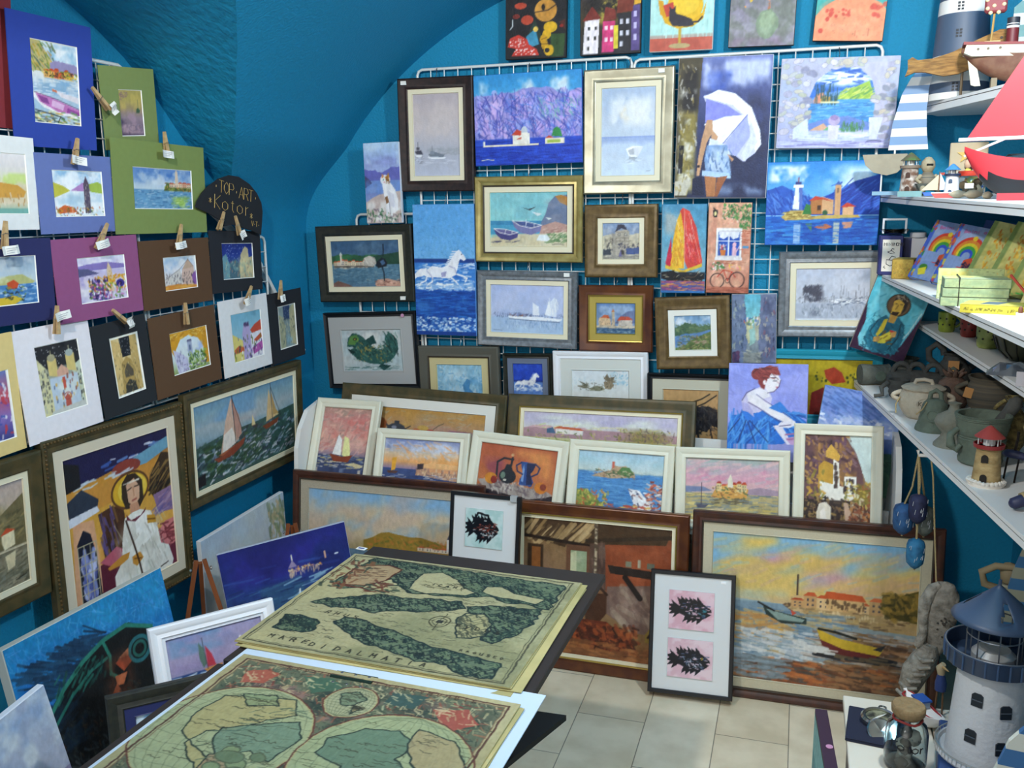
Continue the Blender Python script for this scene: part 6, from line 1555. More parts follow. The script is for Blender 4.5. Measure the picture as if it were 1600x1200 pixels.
FN.update(hatch=fn_hatch, scrawl=fn_scrawl, globe=fn_globe)
LAND = '4f6654,1f3430,2c443c,16282a,6f8060'
flatmap('old engraved bay map on top of the stack on the table\'s far half', -.785, 1.763, .618, .512, -2.2, z, '''g bdb488 b8b084 b4ac80
n a8a880 .6 3 3 40 0 110 110;n c8bc88 .7 3 3 -20 10 60 110;n 8a8a64 .7 7 6 30 0 110 110 .5;F scrawl 4a4a3a 220 6 20 92 92;s 300 6f7456,8a8660 30 4 94 40 3 .5 -20 30 .5;s 260 8a8a68,9a9670 5 4 94 94 7 .3 0 10 .6
F hatch %s 11_2_27_2_60_4_95_6_95_33_86_30_78_32_70_28_62_32_50_34_39_35_33_30_27_24_20_36_12_41_7_34_9_14 900
F hatch %s 23_46_29_41_40_42_52_38_62_37_66_42_59_48_50_52_40_56_34_60_26_57_16_60_9_57_12_52 420
F hatch %s 66_40_76_36_93_34_93_48_90_60_84_70_79_68_80_58_74_45_70_48 330
F hatch b0a878,4a5040,6a6a50 68_47_75_46_80_56_80_65_72_70_68_61_66_52 60
F hatch %s 25_72_27_67_34_66_42_71_51_73_60_77_68_81_75_81_88_83_92_84_93_96_82_97_76_91_65_92_52_88_40_84_30_77 620
F hatch %s 7_84_5_73_11_71_20_74_22_82_19_86_12_86 150
p bdb488 37 13 44 9 53 15 58 23 64 26 61 30 51 32 46 34 38 31 37 22;l 1c3030 .6 37 13 44 9 53 15 58 23 64 26 61 30 51 32 46 34 38 31 37 22 37 13;p b8b084 66 18 72 16 78 21 91 23 89 29 81 27 71 27 66 24;l 1c3030 .6 66 18 72 16 78 21 91 23 89 29 81 27 71 27 66 24 66 18
F scrawl 3a3a2a 22 40 18 58 28;p b89c74 8 28 8 14 20 9 27 12 26 26 20 34 12 36;l 5a2c20 1 8 28 8 14 20 9 27 12 26 26 20 34 12 36 8 28;l 6a3428 1.4 6 36 24 38 30 30;s 40 5a3c30,7a5a44 10 14 24 30 4 .5 -8 6;s 40 6a3a2c,3a4a3c,8a5a3c 2 6 14 40 4 1.6 60 60;s 24 6a3a2c,3a4a3c 22 28 34 40 5 1.4 20 40
o 3a3a2a .6 61 58 4 4.8;o 3a3a2a .4 61 58 2.6 3.2;q 2a3030 60 56.4 62.4 59.4;l 3a3a2a .4 61 50 61 66;l 3a3a2a .4 54 58 68 58
x 2a2a20 .5 18 66 2.6 4 R_H_U_S;x 2a2a20 .5 68 60 2.4 4 B_V_D_U_A;x 2a2a20 .5 45 24 2 2 I_C_A_N_O;x 2a2a20 .6 9 93 3 2 M_A_R_E;x 2a2a20 .6 26 94.5 3 2 D_I_;x 2a2a20 .6 36 95 3 1.5 D_A_L_M_A_T_I_A;x 2a2a20 .4 76 80 1.6 2 R_A_G_U_S_E_O
l 4a4a38 .7 2 2 97 2 97 98 2 98 2 2;l 4a4a38 .3 3 3 96 3 96 97 3 97 3 3;w .8 20;v .12''' % (LAND, LAND, LAND, LAND, LAND), 5, 'old bay maps on the far half of the table')
z2 = TZ + .0005
for i, (cx, cy, rz) in enumerate(((-.752, 1.205, -1.0), (-.757, 1.213, -3.4))):
    sheet('map_print', ('lowest sheet of the world map stack on the near half of the table', 'second sheet of the world map stack, turned so a corner shows')[i], 'map', cx, cy, .606, .49, rz, z2 - .0035 + .0014, .0014, (PAP, PAP2)[i % 2], curl=.0008, group='old world maps on the near half of the table')
    z2 += .0026
flatmap('old double hemisphere world map on top of the near stack', -.76, 1.215, .602, .49, -2.4, z2 + .0022, '''g c4b88a bcb284 b0a87c
n a89c70 .5 4 4;q 6a7058 4 4 96 96;n 4a5a48 .8 9 7 3 3 97 97 .48;n a0706a .7 12 9 3 3 97 97 .6;n 2f4038 .8 14 10 3 3 97 97 .55;s 700 2a3830,8a8a68,4a5a48,7a4a3c,b8a878,1f2c28 4 4 96 96 4 .8 30 60;s 60 a85a44,8a3a34,b87a5a 5 5 95 95 5 2 40 70
p b0604c 8 12 14 8 20 10 18 18 10 20;p 4a6a54 28 8 38 6 44 12 36 18;p a8584a 76 14 86 10 92 18 84 26;p 3f5a54 60 8 72 6 70 16 60 16;s 60 c8b888,e0d0a0 4 4 96 24 4 1.6 40 60
F globe aeb488 23.5 52 25.2 b8a870:-6_-3_-5_-7_0_-8_4_-9_6_-6_3_-4_1_-1_-2_0_-3_3_-1_5_1_6_3_9_2_5_-2_3_-5_1/6f8a74:-1_-1_3_-3_7_-5_9_-2_8_3_5_2_2_4_0_2/a88a6a:1_4_5_3_6_6_4_9_2_8/8a9a70:-3_-8_1_-9_3_-7_-1_-6
F globe a8b084 74 52 25.2 5f7c68:-8_-3_-5_-6_-1_-7_2_-5_1_-2_4_0_2_4_0_8_-3_5_-4_1_-8_0/b09a70:1_-8_6_-7_9_-3_8_1_5_0_3_-2_1_-5/8a6a5a:4_-1_7_0_6_3_3_2/7a9474:2_5_6_4_8_6_5_8_3_7
F globe b0b088 50 19 8 6f8468:-6_-4_0_-7_5_-3_2_2_-3_3/9a8a60:2_2_6_3_4_7
F globe b0b088 49 84 8 6f8468:-6_-4_0_-7_5_-3_2_2_-3_3
F scrawl 3a3a2a 100 8 28 92 80 .3;s 40 6a7a60,4a5a48 20 30 44 76 6 .6 -20 30;F stones 5f6a50,8a9a70,6f8060 10 30 60 44 80
x 4a3a2c .5 20 5 2 0 N_O_V_A_T_O_T_I_V_S_T_E_R_R_A_R_V_M_O_R_B_I_S;l 5a3a30 .8 3 3 97 3 97 97 3 97 3 3;l 8a6a50 .4 4 4 96 4 96 96 4 96 4 4;w .7 20;v .12''', 8, 'old world maps on the near half of the table')
o = MB().box(-.014, -.0085, 0, .014, .0085, .0012).box(-.010, -.003, .0012, .009, .0035, .0016, 1).build('price_label', [TAG, mat('3a4a8a', .8)])
o.location = (-1.095, 2.09, TZ - .004)
o.rotation_euler = (0, 0, radians(-8))
tag(o, 'small white handwritten price label on the far left corner of the map table', 'price tag')

# ------------------------------------------------------------------ wire hooks above the pictures on the back wall
for k_, lab in (('mist', 'misty harbour painting in the dark brown frame'), ('mountains', 'violet mountains canvas'), ('beachboat', 'silver framed rowing boat painting'), ('horse', 'tall white horse canvas'), ('boats', 'gold framed beach painting'),
                ('clock', 'bronze framed clock tower painting'), ('ships', 'grey framed painting of sailing ships'), ('arch', 'stone archway canvas'), ('chapel', 'chapel painting with the gold liner'), ('bluegrey', 'pale blue abstract painting')):
    v = POSE[k_]
    zt = v[2] + v[7] / 2
    o = MB().tube([(0, .038, .030), (0, .030, .036), (0, .024, .030), (.002, .022, .014), (0, .016, .004), (0, .010, -.006), (.004, .012, -.012), (.008, .016, -.006)], .0014, 6).build('wire_hook', STEEL, smooth=60)
    o.location = (v[0], 3.336, zt)
    tag(o, 'small wire hook above the ' + lab, 'hook', 'wire hooks on the back wall grid')

# ------------------------------------------------------------------ shelves on the right wall
SHELF = mat('e6e4e0', .45, var=.03, scale=8)
SHELFE = mat('55504a', .7)


def shelf(name, label, far, near, za, zb, th=.02, rnd=.0, dark=None, under='e6e4e0', yfar=3.385):
    """board whose front edge runs from far=(x,y) to near=(x,y); back edge on the right wall"""
    (xa, ya), (xb, yb) = far, near
    out = [(XR - .002, yb), (xb, yb)]
    out += [(xa + (xb - xa) * rnd / max(.01, ya - yb), ya - rnd)] if rnd else []
    out += [(xa + rnd * .9 * (1 - cos(radians(a))) , ya - rnd * (1 - sin(radians(a)))) for a in range(15, 90, 15)] if rnd else [(xa, ya)]
    out += [(xa + rnd, yfar), (XR - .002, yfar)]
    n = len(out)
    zz = lambda y: za + (zb - za) * (ya - y) / (ya - yb)
    b = MB()
    lay = [(0, -.008), (-.008, -.0105), (-.0105, -th)]
    for k, (t0, t1) in enumerate(lay):
        e = .0015 if k == 1 else 0
        o = [(x + (e if x < XR - .01 else 0), y) for x, y in out]
        vs = [(x, y, zz(y) + t0) for x, y in o] + [(x, y, zz(y) + t1) for x, y in o]
        b.add(vs, [tuple(range(n)), tuple(range(n, 2 * n))[::-1]] + [(i, i + n, (i + 1) % n + n, (i + 1) % n) for i in range(n)], 1 if k == 1 else 0)
    o = b.build('wall_shelf', [SHELF, SHELFE])
    tag(o, label, 'shelf')
    return zz


Z5 = shelf('', 'short topmost white shelf with rounded end carrying the model steamer', (.342, 3.33), (.70, 2.2), 1.905, 1.908, .03, .07)
Z4 = shelf('', 'second white shelf from the top crowded with nautical toys and a red sailboat', (.25, 3.33), (.53, 1.35), 1.624, 1.572, .024)
Z3 = shelf('', 'white shelf holding rainbow notebooks and yellow books', (.252, 3.34), (.43, 1.25), 1.364, 1.364, .02)
Z2 = shelf('', 'narrow shaded white shelf with painted mugs and bowls between books and pottery', (.395, 3.34), (.56, 1.3), 1.196, 1.188, .02)
Z1 = shelf('', 'long white shelf loaded with grey clay pottery', (.203, 3.34), (.50, 1.25), .987, .987, .024)
Z0 = shelf('', 'lowest white shelf at the right edge beside the large lighthouse', (.47, 2.05), (.57, 1.2), .62, .62, .02, yfar=2.1)


def face(x, y, extra=0):
    return -atan2(x, y) + radians(extra)


def item(name, label, cat, x, y, z, extra=0, group=None):
    return thing(name, label, cat, (x, y, z), face(x, y, extra), group)


# ---- pottery shelf
CLAY = mat('5d6058', .85, bump=.5, scale=60, var=.2)
CLAYG = mat('5f6a5c', .85, bump=.5, scale=50, var=.2)
CLAYD = mat('4a4a46', .85, bump=.5, scale=50, var=.25)
CREAMC = mat('b9ad98', .8, bump=.5, scale=70, var=.12)
TERRA = mat('6f5648', .85, bump=.6, scale=60, var=.3)
BROWNC = mat('6a5f4c', .8, bump=.4, scale=12, stretch=(.1, .1, 6), hex2='44423c')
MOSS = mat('8a7a4a', .95, bump=1.0, scale=90, hex2='5c5230')
ROPE = mat('b09a6c', .9, bump=.6, scale=300)
ORANGE = mat('c08a50', .7)


def ribs(prof, n=9, amp=.0012):
    out = []
    for (r0_, z0), (r1, z1) in zip(prof, prof[1:]):
        for k in range(4):
            t = k / 4
            out.append((r0_ + (r1 - r0_) * t + (amp if k % 2 else 0), z0 + (z1 - z0) * t))
    return out + [prof[-1]]


def handle(x, z0, z1, out, r, m, p, name='handle', y=0, n=8):
    pts = [(x, y, z0)]
    for k in range(1, n):
        a = pi * k / n
        pts.append((x + out * sin(a), y, z0 + (z1 - z0) * (k / n)))
    pts.append((x, y, z1))
    return MB().tube(pts, r, 8).build(name, m, p, smooth=60)


t = item('clay_cylinder_vase', 'grey green clay cylinder with a round seal lying at the pottery shelf\'s far end', 'vase', .262, 3.27, .987 + .036, 20)
MB().lathe([(.034, 0), (.036, .01), (.033, .05), (.034, .088), (.036, .096), (.030, .096), (.028, .02)], M=Matrix.Rotation(radians(90), 4, 'Y') @ Matrix.Translation((0, 0, -.05))).build('body', CLAY, t, smooth=50)
MB().lathe([(.017, 0), (.017, .003), (.013, .003), (.013, .0015), (0, .002)], M=Matrix.Translation((.008, -.034, 0)) @ Matrix.Rotation(radians(90), 4, 'X')).build('seal', CLAYG, t, smooth=50)
t = item('clay_bowl', 'flat pale grey clay bowl behind the dark pitcher', 'bowl', .36, 3.33, .987)
MB().lathe([(.02, 0), (.022, .05), (.02, .055), (.045, .085), (.047, .088), (.042, .087), (.015, .07), (0, .068)]).build('bowl', CLAY, t, smooth=50)
t = item('clay_pitcher', 'long dark grey clay jug lying on its side with three looped handles', 'pitcher', .385, 3.16, .987 + .038, 0)
MB().lathe([(.018, 0), (.030, .01), (.036, .04), (.037, .10), (.032, .15), (.022, .17), (.026, .19), (.024, .19), (.018, .17), (.01, .165)], M=Matrix.Translation((-.095, 0, 0)) @ Matrix.Rotation(radians(90), 4, 'Y')).build('body', CLAYD, t, smooth=50)
for hx in (-.05, -.005, .045):
    MB().tube([(hx + .026 * cos(radians(a)), -.008, .026 + .032 * sin(radians(a))) for a in range(0, 190, 20)], .0085, 8).build('handle', CLAYD, t, smooth=60)
t = item('clay_goblet', 'small dark clay cup with curled arms lying in front of the long jug', 'cup', .318, 3.06, .987)
MB().lathe([(.016, 0), (.026, .006), (.030, .02), (.026, .04), (.034, .06), (.03, .06), (.02, .02)], (0, 0, 0)).build('cup', CLAYD, t, smooth=50)
MB().tube([(-.03, -.01, .05), (-.05, -.02, .035), (-.045, -.03, .012), (-.07, -.03, .008)], [.008, .008, .007, .006], 8).build('handle', CLAYD, t, smooth=60)
t = item('clay_jug', 'large dark clay jug with big side loops and an orange price label', 'jug', .50, 3.24, .987)
MB().lathe(ribs([(.04, 0), (.055, .03), (.052, .07), (.034, .10), (.03, .115), (.036, .125), (.03, .125), (.025, .1)])).build('body', CLAYD, t, smooth=60)
for sg in (-1, 1):
    MB().tube([(sg * .045, 0, .075), (sg * .075, 0, .10), (sg * .078, 0, .13), (sg * .055, 0, .15), (sg * .035, 0, .135), (sg * .03, 0, .115)], .011, 8).build('handle', CLAYD, t, smooth=60)
MB().box(-.016, -.058, .07, .016, -.055, .105).build('price_label', ORANGE, t)
t = item('clay_pot_with_lid', 'cream white clay pot with lid and raised oval lettering near the shelf front', 'pot', .357, 2.79, .987)
MB().lathe([(.040, 0), (.050, .008), (.062, .03), (.065, .05), (.060, .074), (.052, .084), (.050, .086), (.046, .08)]).build('body', CREAMC, t, smooth=60)
ld = MB().lathe([(.058, .084), (.060, .088), (.050, .094), (.03, .098), (0, .099)]).build('lid', CREAMC, t, smooth=60)
MB().tube([(-.024, 0, .096), (-.020, 0, .108), (0, 0, .111), (.020, 0, .108), (.024, 0, .096)], .006, 8).build('knob', CREAMC, ld, smooth=60)
MB().lathe([(.030, 0), (.030, .003), (.027, .003), (.026, .0015), (0, .002)], sy=.62, M=Matrix.Translation((.012, -.063, .05)) @ Matrix.Rotation(radians(90), 4, 'X')).build('seal', CREAMC, t, smooth=50)
lettering('lettering', 'Kotor', -.010, .046, .012, 0, mat('5a5040', .8), t, -.0665, r=.0009, gap=1)
for sg in (-1, 1):
    handle(sg * .056, .045, .074, sg * .024, .007, CREAMC, t)
MB().tube([(-.06, -.02, .06), (-.07, -.03, .04), (-.068, -.034, .015)], .002, 5).build('raffia', ROPE, t)


def bell(label, x, y, h, m, seal=True):
    t = item('clay_bell', label, 'bell', x, y, .987, group=None)
    k = h / .1
    MB().lathe(ribs([(.046 * k, 0), (.045 * k, .008 * k), (.038 * k, .025 * k), (.033 * k, .055 * k), (.029 * k, .072 * k), (.018 * k, .084 * k), (0, .086 * k)])).build('body', m, t, smooth=60)
    MB().tube([(-.014 * k, 0, .080 * k), (-.012 * k, 0, .100 * k), (0, 0, .108 * k), (.012 * k, 0, .100 * k), (.014 * k, 0, .080 * k)], .006 * k, 8).build('loop', m, t, smooth=60)
    if seal:
        MB().lathe([(.017, 0), (.017, .003), (.014, .0035), (.013, .002), (0, .0025)], M=Matrix.Translation((-.004, -.036 * k, .045 * k)) @ Matrix.Rotation(radians(78), 4, 'X')).build('seal', m, t, smooth=50)
        MB().tube([(-.02 * k, -.02, .078 * k), (-.03 * k, -.035, .06 * k), (-.045, -.03, .045 * k)], .0018, 5).build('raffia_cord', ROPE, t)
    return t


bell('grey green clay bell with round seal and raffia cord in front of the cream pot', .369, 2.635, .103, CLAYG)
bell('smaller grey green clay bell behind the cream pot', .475, 3.08, .092, CLAYG, False)
t = item('clay_money_pot', 'squat brown clay pot with ruffled star top and dark round hole', 'pot', .462, 2.97, .987)
MB().lathe([(.036, 0), (.046, .02), (.047, .045), (.040, .075), (.022, .09), (.014, .096), (0, .096)]).build('body', TERRA, t, smooth=60)
MB().lathe([(.015, 0), (.015, .002), (0, .002)], M=Matrix.Translation((-.020, -.042, .055)) @ Matrix.Rotation(radians(90), 4, 'X') @ Matrix.Rotation(radians(-25), 4, 'Y')).build('opening', mat('15120f', .9), t)
fr_ = MB()
for k in range(9):
    a = 2 * pi * k / 9
    fr_.tube([(.008 * cos(a), .008 * sin(a), .092), (.022 * cos(a), .022 * sin(a), .10), (.034 * cos(a), .034 * sin(a), .108 + .006 * (k % 2))], [.008, .008, .003], 6)
fr_.build('ruffle', TERRA, t, smooth=60)
t = item('clay_cooking_pot', 'wide brown clay pot with dark rim, ear handles and an orange label', 'pot', .556, 2.90, .987)
MB().lathe([(.042, 0), (.062, .02), (.070, .05), (.066, .08), (.060, .092), (.066, .103), (.068, .108), (.061, .108), (.056, .092), (.06, .05), (.03, .01), (0, .01)], n=32).build('body', BROWNC, t, smooth=60)
for sg in (-1, 1):
    handle(sg * .064, .045, .085, sg * .03, .008, BROWNC, t)
MB().box(-.085, -.048, .035, -.062, -.046, .065, M=Matrix.Rotation(radians(12), 4, 'Y')).build('price_label', ORANGE, t)
t = item('clay_lidded_bowl', 'grey stone coloured clay bell bowl on a flared foot between bell and ribbed planter', 'bowl', .392, 2.47, .987)
MB().lathe([(.045, 0), (.044, .006), (.030, .022), (.026, .034), (.040, .05), (.046, .062), (.040, .078), (.016, .092), (.012, .104), (.016, .112), (0, .116)]).build('body', mat('7a7a6c', .85, bump=.4, scale=60, var=.15), t, smooth=60)
t = item('clay_planter', 'ribbed grey green clay planter with curled handle, nearest large pot on the shelf', 'planter', .430, 2.315, .987)
pf = [(.040, 0), (.048, .006), (.047, .03), (.052, .06), (.050, .07), (.056, .09), (.058, .108), (.061, .116), (.060, .121), (.054, .12), (.05, .09), (.043, .03), (0, .03)]
MB().lathe(ribs(pf[:9], amp=.0016) + pf[9:], n=36).build('body', CLAYG, t, smooth=60)
MB().tube([(-.050, -.02, .085), (-.066, -.025, .07), (-.064, -.03, .045), (-.050, -.03, .036), (-.042, -.034, .05)], [.006, .009, .011, .009, .005], 8).build('handle', CLAYG, t, smooth=60)
t = item('clay_mortar', 'white speckled small mortar bowl behind the planter', 'mortar', .505, 2.72, .987)
MB().lathe([(.028, 0), (.034, .006), (.044, .028), (.046, .036), (.036, .036), (.028, .014), (0, .012)]).build('bowl', mat('c9beb4', .9, bump=1, scale=80, hex2='8a6a5c'), t, smooth=60)
t = item('clay_pestle', 'dark grey pestle leaning out of the ribbed planter', 'pestle', .468, 2.35, .987 + .06)
MB().tube([(-.02, 0, -.02), (.0, 0, .03), (.022, 0, .062), (.034, 0, .085), (.040, 0, .098)], [.010, .013, .015, .017, .008], 10).build('pestle', CLAYD, t, smooth=60)
for (x, y, k, lab) in ((.512, 2.40, 1.0, 'mossy brown textured amphora vase with two ears beside the planter'), (.548, 2.27, .92, 'mossy brown textured amphora vase at the right edge of the picture')):
    t = item('textured_amphora', lab, 'vase', x, y, .987)
    MB().lathe([(.014 * k, 0), (.016 * k, .012 * k), (.026 * k, .03 * k), (.032 * k, .075 * k), (.028 * k, .10 * k), (.013 * k, .12 * k), (.013 * k, .13 * k), (.024 * k, .148 * k), (.018 * k, .148 * k), (.009 * k, .13 * k)]).build('body', MOSS, t, smooth=60)
    for sg in (-1, 1):
        handle(sg * .020 * k, .085 * k, .138 * k, sg * .022 * k, .005 * k, MOSS, t)


def small_lighthouse(label, x, y, z, h, wallm, roofm, railm, base=None, winm='1d1712', group=None, extra=0, shop='small_lighthouse', band=None):
    t = item(shop, label, 'model lighthouse', x, y, z, extra, group)
    k = h / .13
    MB().lathe([(.029 * k, .008 * k), (.027 * k, .03 * k), (.023 * k, .085 * k)], n=24).build('tower', wallm, t, smooth=50)
    MB().lathe([(.030 * k, .083 * k), (.031 * k, .091 * k), (.029 * k, .0915 * k), (.028 * k, .085 * k)], n=24).build('gallery', railm, t, smooth=50)
    ln = MB()
    for q in range(6):
        a = q * pi / 3 + .3
        ln.tube([(.022 * k * cos(a), .022 * k * sin(a), .089 * k), (.022 * k * cos(a), .022 * k * sin(a), .108 * k)], .0012 * k, 5)
    ln.lathe([(.012 * k, .088 * k), (.012 * k, .108 * k)], n=12)
    ln.build('lantern', mat('d8d8d4', .5), t)
    MB().lathe([(.030 * k, .106 * k), (.018 * k, .117 * k), (.006 * k, .128 * k), (0, .131 * k)], n=18).build('roof', roofm, t, smooth=50)
    for wz, r in ((.064, .0255), (.022, .0285)):
        w = MB().lathe([(.0068 * k, 0), (.0068 * k, .003), (0, .003)], n=12, M=Matrix.Translation((-.006 * k, -(r - .001) * k, wz * k)) @ Matrix.Rotation(radians(90), 4, 'X'))
        w.box(-.0128 * k, -(r + .002) * k, (wz - .010) * k, .0008 * k, -(r - .001) * k, wz * k)
        w.build('window', mat(winm, .8), t)
    if base:
        b = MB()
        rs = random.Random(4)
        b.lathe([(.036 * k, 0), (.038 * k, .006 * k), (.03 * k, .012 * k)], n=20)
        for q in range(26):
            a = q * 2 * pi / 26
            b.lathe([(.001, -.005 * k), (.005 * k, -.002), (.006 * k, .002), (.001, .006 * k)], (.034 * k * cos(a), .034 * k * sin(a), .007 * k + rs.random() * .003), 7)
        b.build('rocky_base', mat(base, .9, bump=.5, scale=60), t, smooth=60)
    else:
        MB().lathe([(.033 * k, 0), (.033 * k, .009 * k), (.028 * k, .009 * k)], n=24).build('base', wallm, t, smooth=40)
    return t


BRK = mat('b59c6c', .8, bump=.6, scale=30, hex2='957c50', stretch=(1, 1, 2))
small_lighthouse('small stone lighthouse with red roof on a white pebble base at the pottery shelf front', .413, 2.137, .987, .133, BRK, mat('9c3a34', .6), mat('8a2a2a', .5), 'e6ddd0')
t = item('rod_fish', 'small navy wooden fish on thin metal legs beside the stone lighthouse', 'fish ornament', .475, 2.17, .987, -8)
MB().tube([(-.028, 0, .062), (-.020, 0, .064), (-.004, 0, .064), (.016, 0, .060), (.030, 0, .056), (.04, 0, .060)], [.003, .009, .010, .008, .003, .007], 10).build('body', mat('23284a', .5), t, smooth=60)
for x in (-.016, .006):
    MB().tube([(x, 0, .058), (x - .005, -.004, .0)], .0022, 6).build('leg', mat('2a2422', .4, metal=.6), t)
MB().tube([(-.004, 0, .07), (0, 0, .10), (0, 0, .115)], .003, 6).build('rod', mat('2a2422', .4, metal=.6), t)
t = item('spotted_bird', 'white ornament with dark spots on short legs cut off at the right edge', 'ornament', .500, 2.02, .987)
MB().lathe([(.0, .018), (.02, .022), (.032, .045), (.034, .065), (.022, .09), (.008, .105), (0, .108)], n=20).build('body', mat('dfe4ea', .5, hex2='3a4048', scale=34), t, smooth=60)
for x in (-.012, .012):
    MB().tube([(x, 0, .03), (x, 0, 0)], .003, 6).build('leg', mat('20242c', .5), t)
t = item('rope_fender', 'navy wooden fender wrapped in rope at the right edge of the pottery shelf', 'fender', .452, 1.965, .987 + .013, 30)
MB().tube([(-.028, 0, -.0), (-.022, 0, .002), (.0, 0, .010), (.02, 0, .018), (.035, 0, .024)], [.006, .012, .013, .012, .011], 12).build('body', mat('25294a', .5), t, smooth=60)
MB().tube([(-.004, 0, .009), (.003, 0, .011), (.008, 0, .013)], [.0155, .016, .0155], 12).build('rope_wrap', ROPE, t, smooth=60)

# ---- shaded narrow shelf: mugs and bowls
GLZ = dict(a=mat('8a9a2c', .35, hex2='6f7c2a', scale=20), b=mat('8c2f28', .35), c=mat('9aa45a', .4, hex2='75803a', scale=30), d=mat('4a4a30', .4, hex2='383a28', scale=20))
for i, (x, y, r, h, k, lab) in enumerate(((.452, 3.12, .026, .062, 'a', 'yellow green painted mug at the far end of the shaded shelf'), (.50, 3.02, .026, .058, 'b', 'dark red mug between two green mugs on the shaded shelf'), (.515, 2.80, .032, .070, 'c', 'pale green mug with dark dots nearest the wide bowl'))):
    t = item('glazed_mug', lab, 'mug', x, y, Z2(y))
    MB().lathe([(r * .75, 0), (r * .9, .005), (r, h * .6), (r, h), (r * .9, h), (r * .85, .01), (0, .008)]).build('cup', GLZ[k], t, smooth=50)
    handle(r * .95, h * .25, h * .8, r * .6, .004, GLZ[k], t)
    s_ = MB()
    for q in range(7):
        a = radians(200 + q * 22)
        s_.lathe([(.003, -.0005), (.003, .001), (0, .001)], n=8, M=Matrix.Translation((r * .985 * cos(a), r * .985 * sin(a), h * (.4 + .3 * (q % 2)))) @ Matrix.Rotation(a + pi / 2, 4, 'Z') @ Matrix.Rotation(radians(90), 4, 'X'))
    s_.build('painted_dots', mat('23261c', .6), t)
t = item('glazed_bowl', 'wide dark olive glazed bowl with iron stripes on the shaded shelf', 'bowl', .560, 2.60, Z2(2.6))
MB().lathe([(.03, 0), (.034, .006), (.058, .028), (.070, .062), (.072, .072), (.066, .072), (.05, .03), (0, .012)], n=32).build('bowl', GLZ['d'], t, smooth=60)
st_ = MB()
for q in range(14):
    a = 2 * pi * q / 14
    st_.tube([(.036 * cos(a), .036 * sin(a), .006), (.060 * cos(a), .060 * sin(a), .029), (.0715 * cos(a), .0715 * sin(a), .062)], .0018, 5)
st_.build('stripes', mat('1d1e18', .5), t)
t = item('foil_wrapped_packet', 'crumpled shiny foil packet on the shaded shelf', 'packet', .497, 2.39, Z2(2.39))
fb = MB()
rs_ = random.Random(7)
fb.v = []
N = 9
vs, fs = [], []
for j in range(N):
    for i in range(N):
        u, v = i / (N - 1) - .5, j / (N - 1) - .5
        e = max(0, 1 - (abs(u) * 2) ** 4) * max(0, 1 - (abs(v) * 2) ** 4)
        vs.append((u * .11, v * .07, e * (.012 + rs_.random() * .018)))
for j in range(N - 1):
    for i in range(N - 1):
        a = j * N + i
        fs.append((a, a + 1, a + N + 1, a + N))
vs.append((0, 0, -.0)); fb.add(vs, fs)
fb.build('foil', mat('aab4c4', .15, metal=.9), t)
o = MB().box(-.016, -.0008, 0, .016, .0008, .032).build('price_card', mat('b9b6bc', .7))
o.location = (.490, 2.235, Z2(2.235))
o.rotation_euler = (radians(-10), 0, face(.49, 2.235))
tag(o, 'small grey price card standing at the front of the shaded shelf', 'price card')

# ---- book shelf
t = item('mug_gift_box', 'navy edged white mug box with a line drawing on the book shelf', 'box', .283, 3.25, 1.364, 4)
MB().box(-.036, -.032, 0, .036, .032, .128, bev=.002).build('carton', mat('232a6a', .5), t)
pb = MB().box(-.026, -.0332, .012, .027, -.0322, .115)
pb.build('label_panel', mat('e9e4d8', .7), t)
dr = MB()
for P in ([(-.012, .036), (.0, .03), (.012, .036), (.014, .048), (-.012, .05), (-.012, .036)], [(-.004, .05), (.004, .062), (.016, .058)], [(-.010, .075), (.002, .08), (.012, .072), (.0, .07), (-.010, .075)], [(.0, .08), (.004, .086), (.010, .084)], [(-.016, .03), (-.02, .026), (-.014, .022)]):
    dr.tube([(a, -.0336, b) for a, b in P], .0012, 5)
dr.build('drawing', mat('2a2a38', .7), t)
lettering('lettering', 'MINIMONO', -.021, .095, .010, 0, mat('3a3a44', .7), t, -.0336, r=.0011, gap=.4)
t = item('white_gift_box', 'white mug box with a navy strip behind the first mug box', 'box', .362, 3.30, 1.364, 0)
MB().box(-.036, -.03, 0, .036, .03, .120, bev=.002).build('carton', mat('dcdce0', .5), t)
MB().box(-.036, -.0312, .0, -.010, -.0304, .118).build('navy_strip', mat('262e66', .5), t)
GLASS = mat('dfe8ea', .03, trans=1.0, spec=.5)
t = item('glass_dish', 'clear glass dish on top of the mug boxes', 'glass dish', .292, 3.25, 1.364 + .1285)
MB().lathe([(.020, 0), (.036, .006), (.044, .016), (.045, .020), (.041, .018), (.034, .009), (0, .005)], n=28).build('dish', GLASS, t, smooth=50)
t = item('acrylic_display_case', 'small clear case with white edges standing in the glass dish', 'display case', .292, 3.25, 1.364 + .1345)
fb = MB()
for a in (-1, 1):
    for b_ in (-1, 1):
        fb.box(a * .034 - .003, b_ * .02 - .003, 0, a * .034 + .003, b_ * .02 + .003, .042)
fb.box(-.037, -.023, .042, .037, .023, .048)
fb.build('frame', mat('d6dce2', .3), t)
t = item('white_tin', 'round white lidded tin on the second mug box', 'tin', .368, 3.28, 1.364 + .120)
MB().lathe([(.024, 0), (.025, .002), (.025, .014), (.022, .016), (0, .016)]).build('tin', mat('e6e6ea', .3), t, smooth=40)


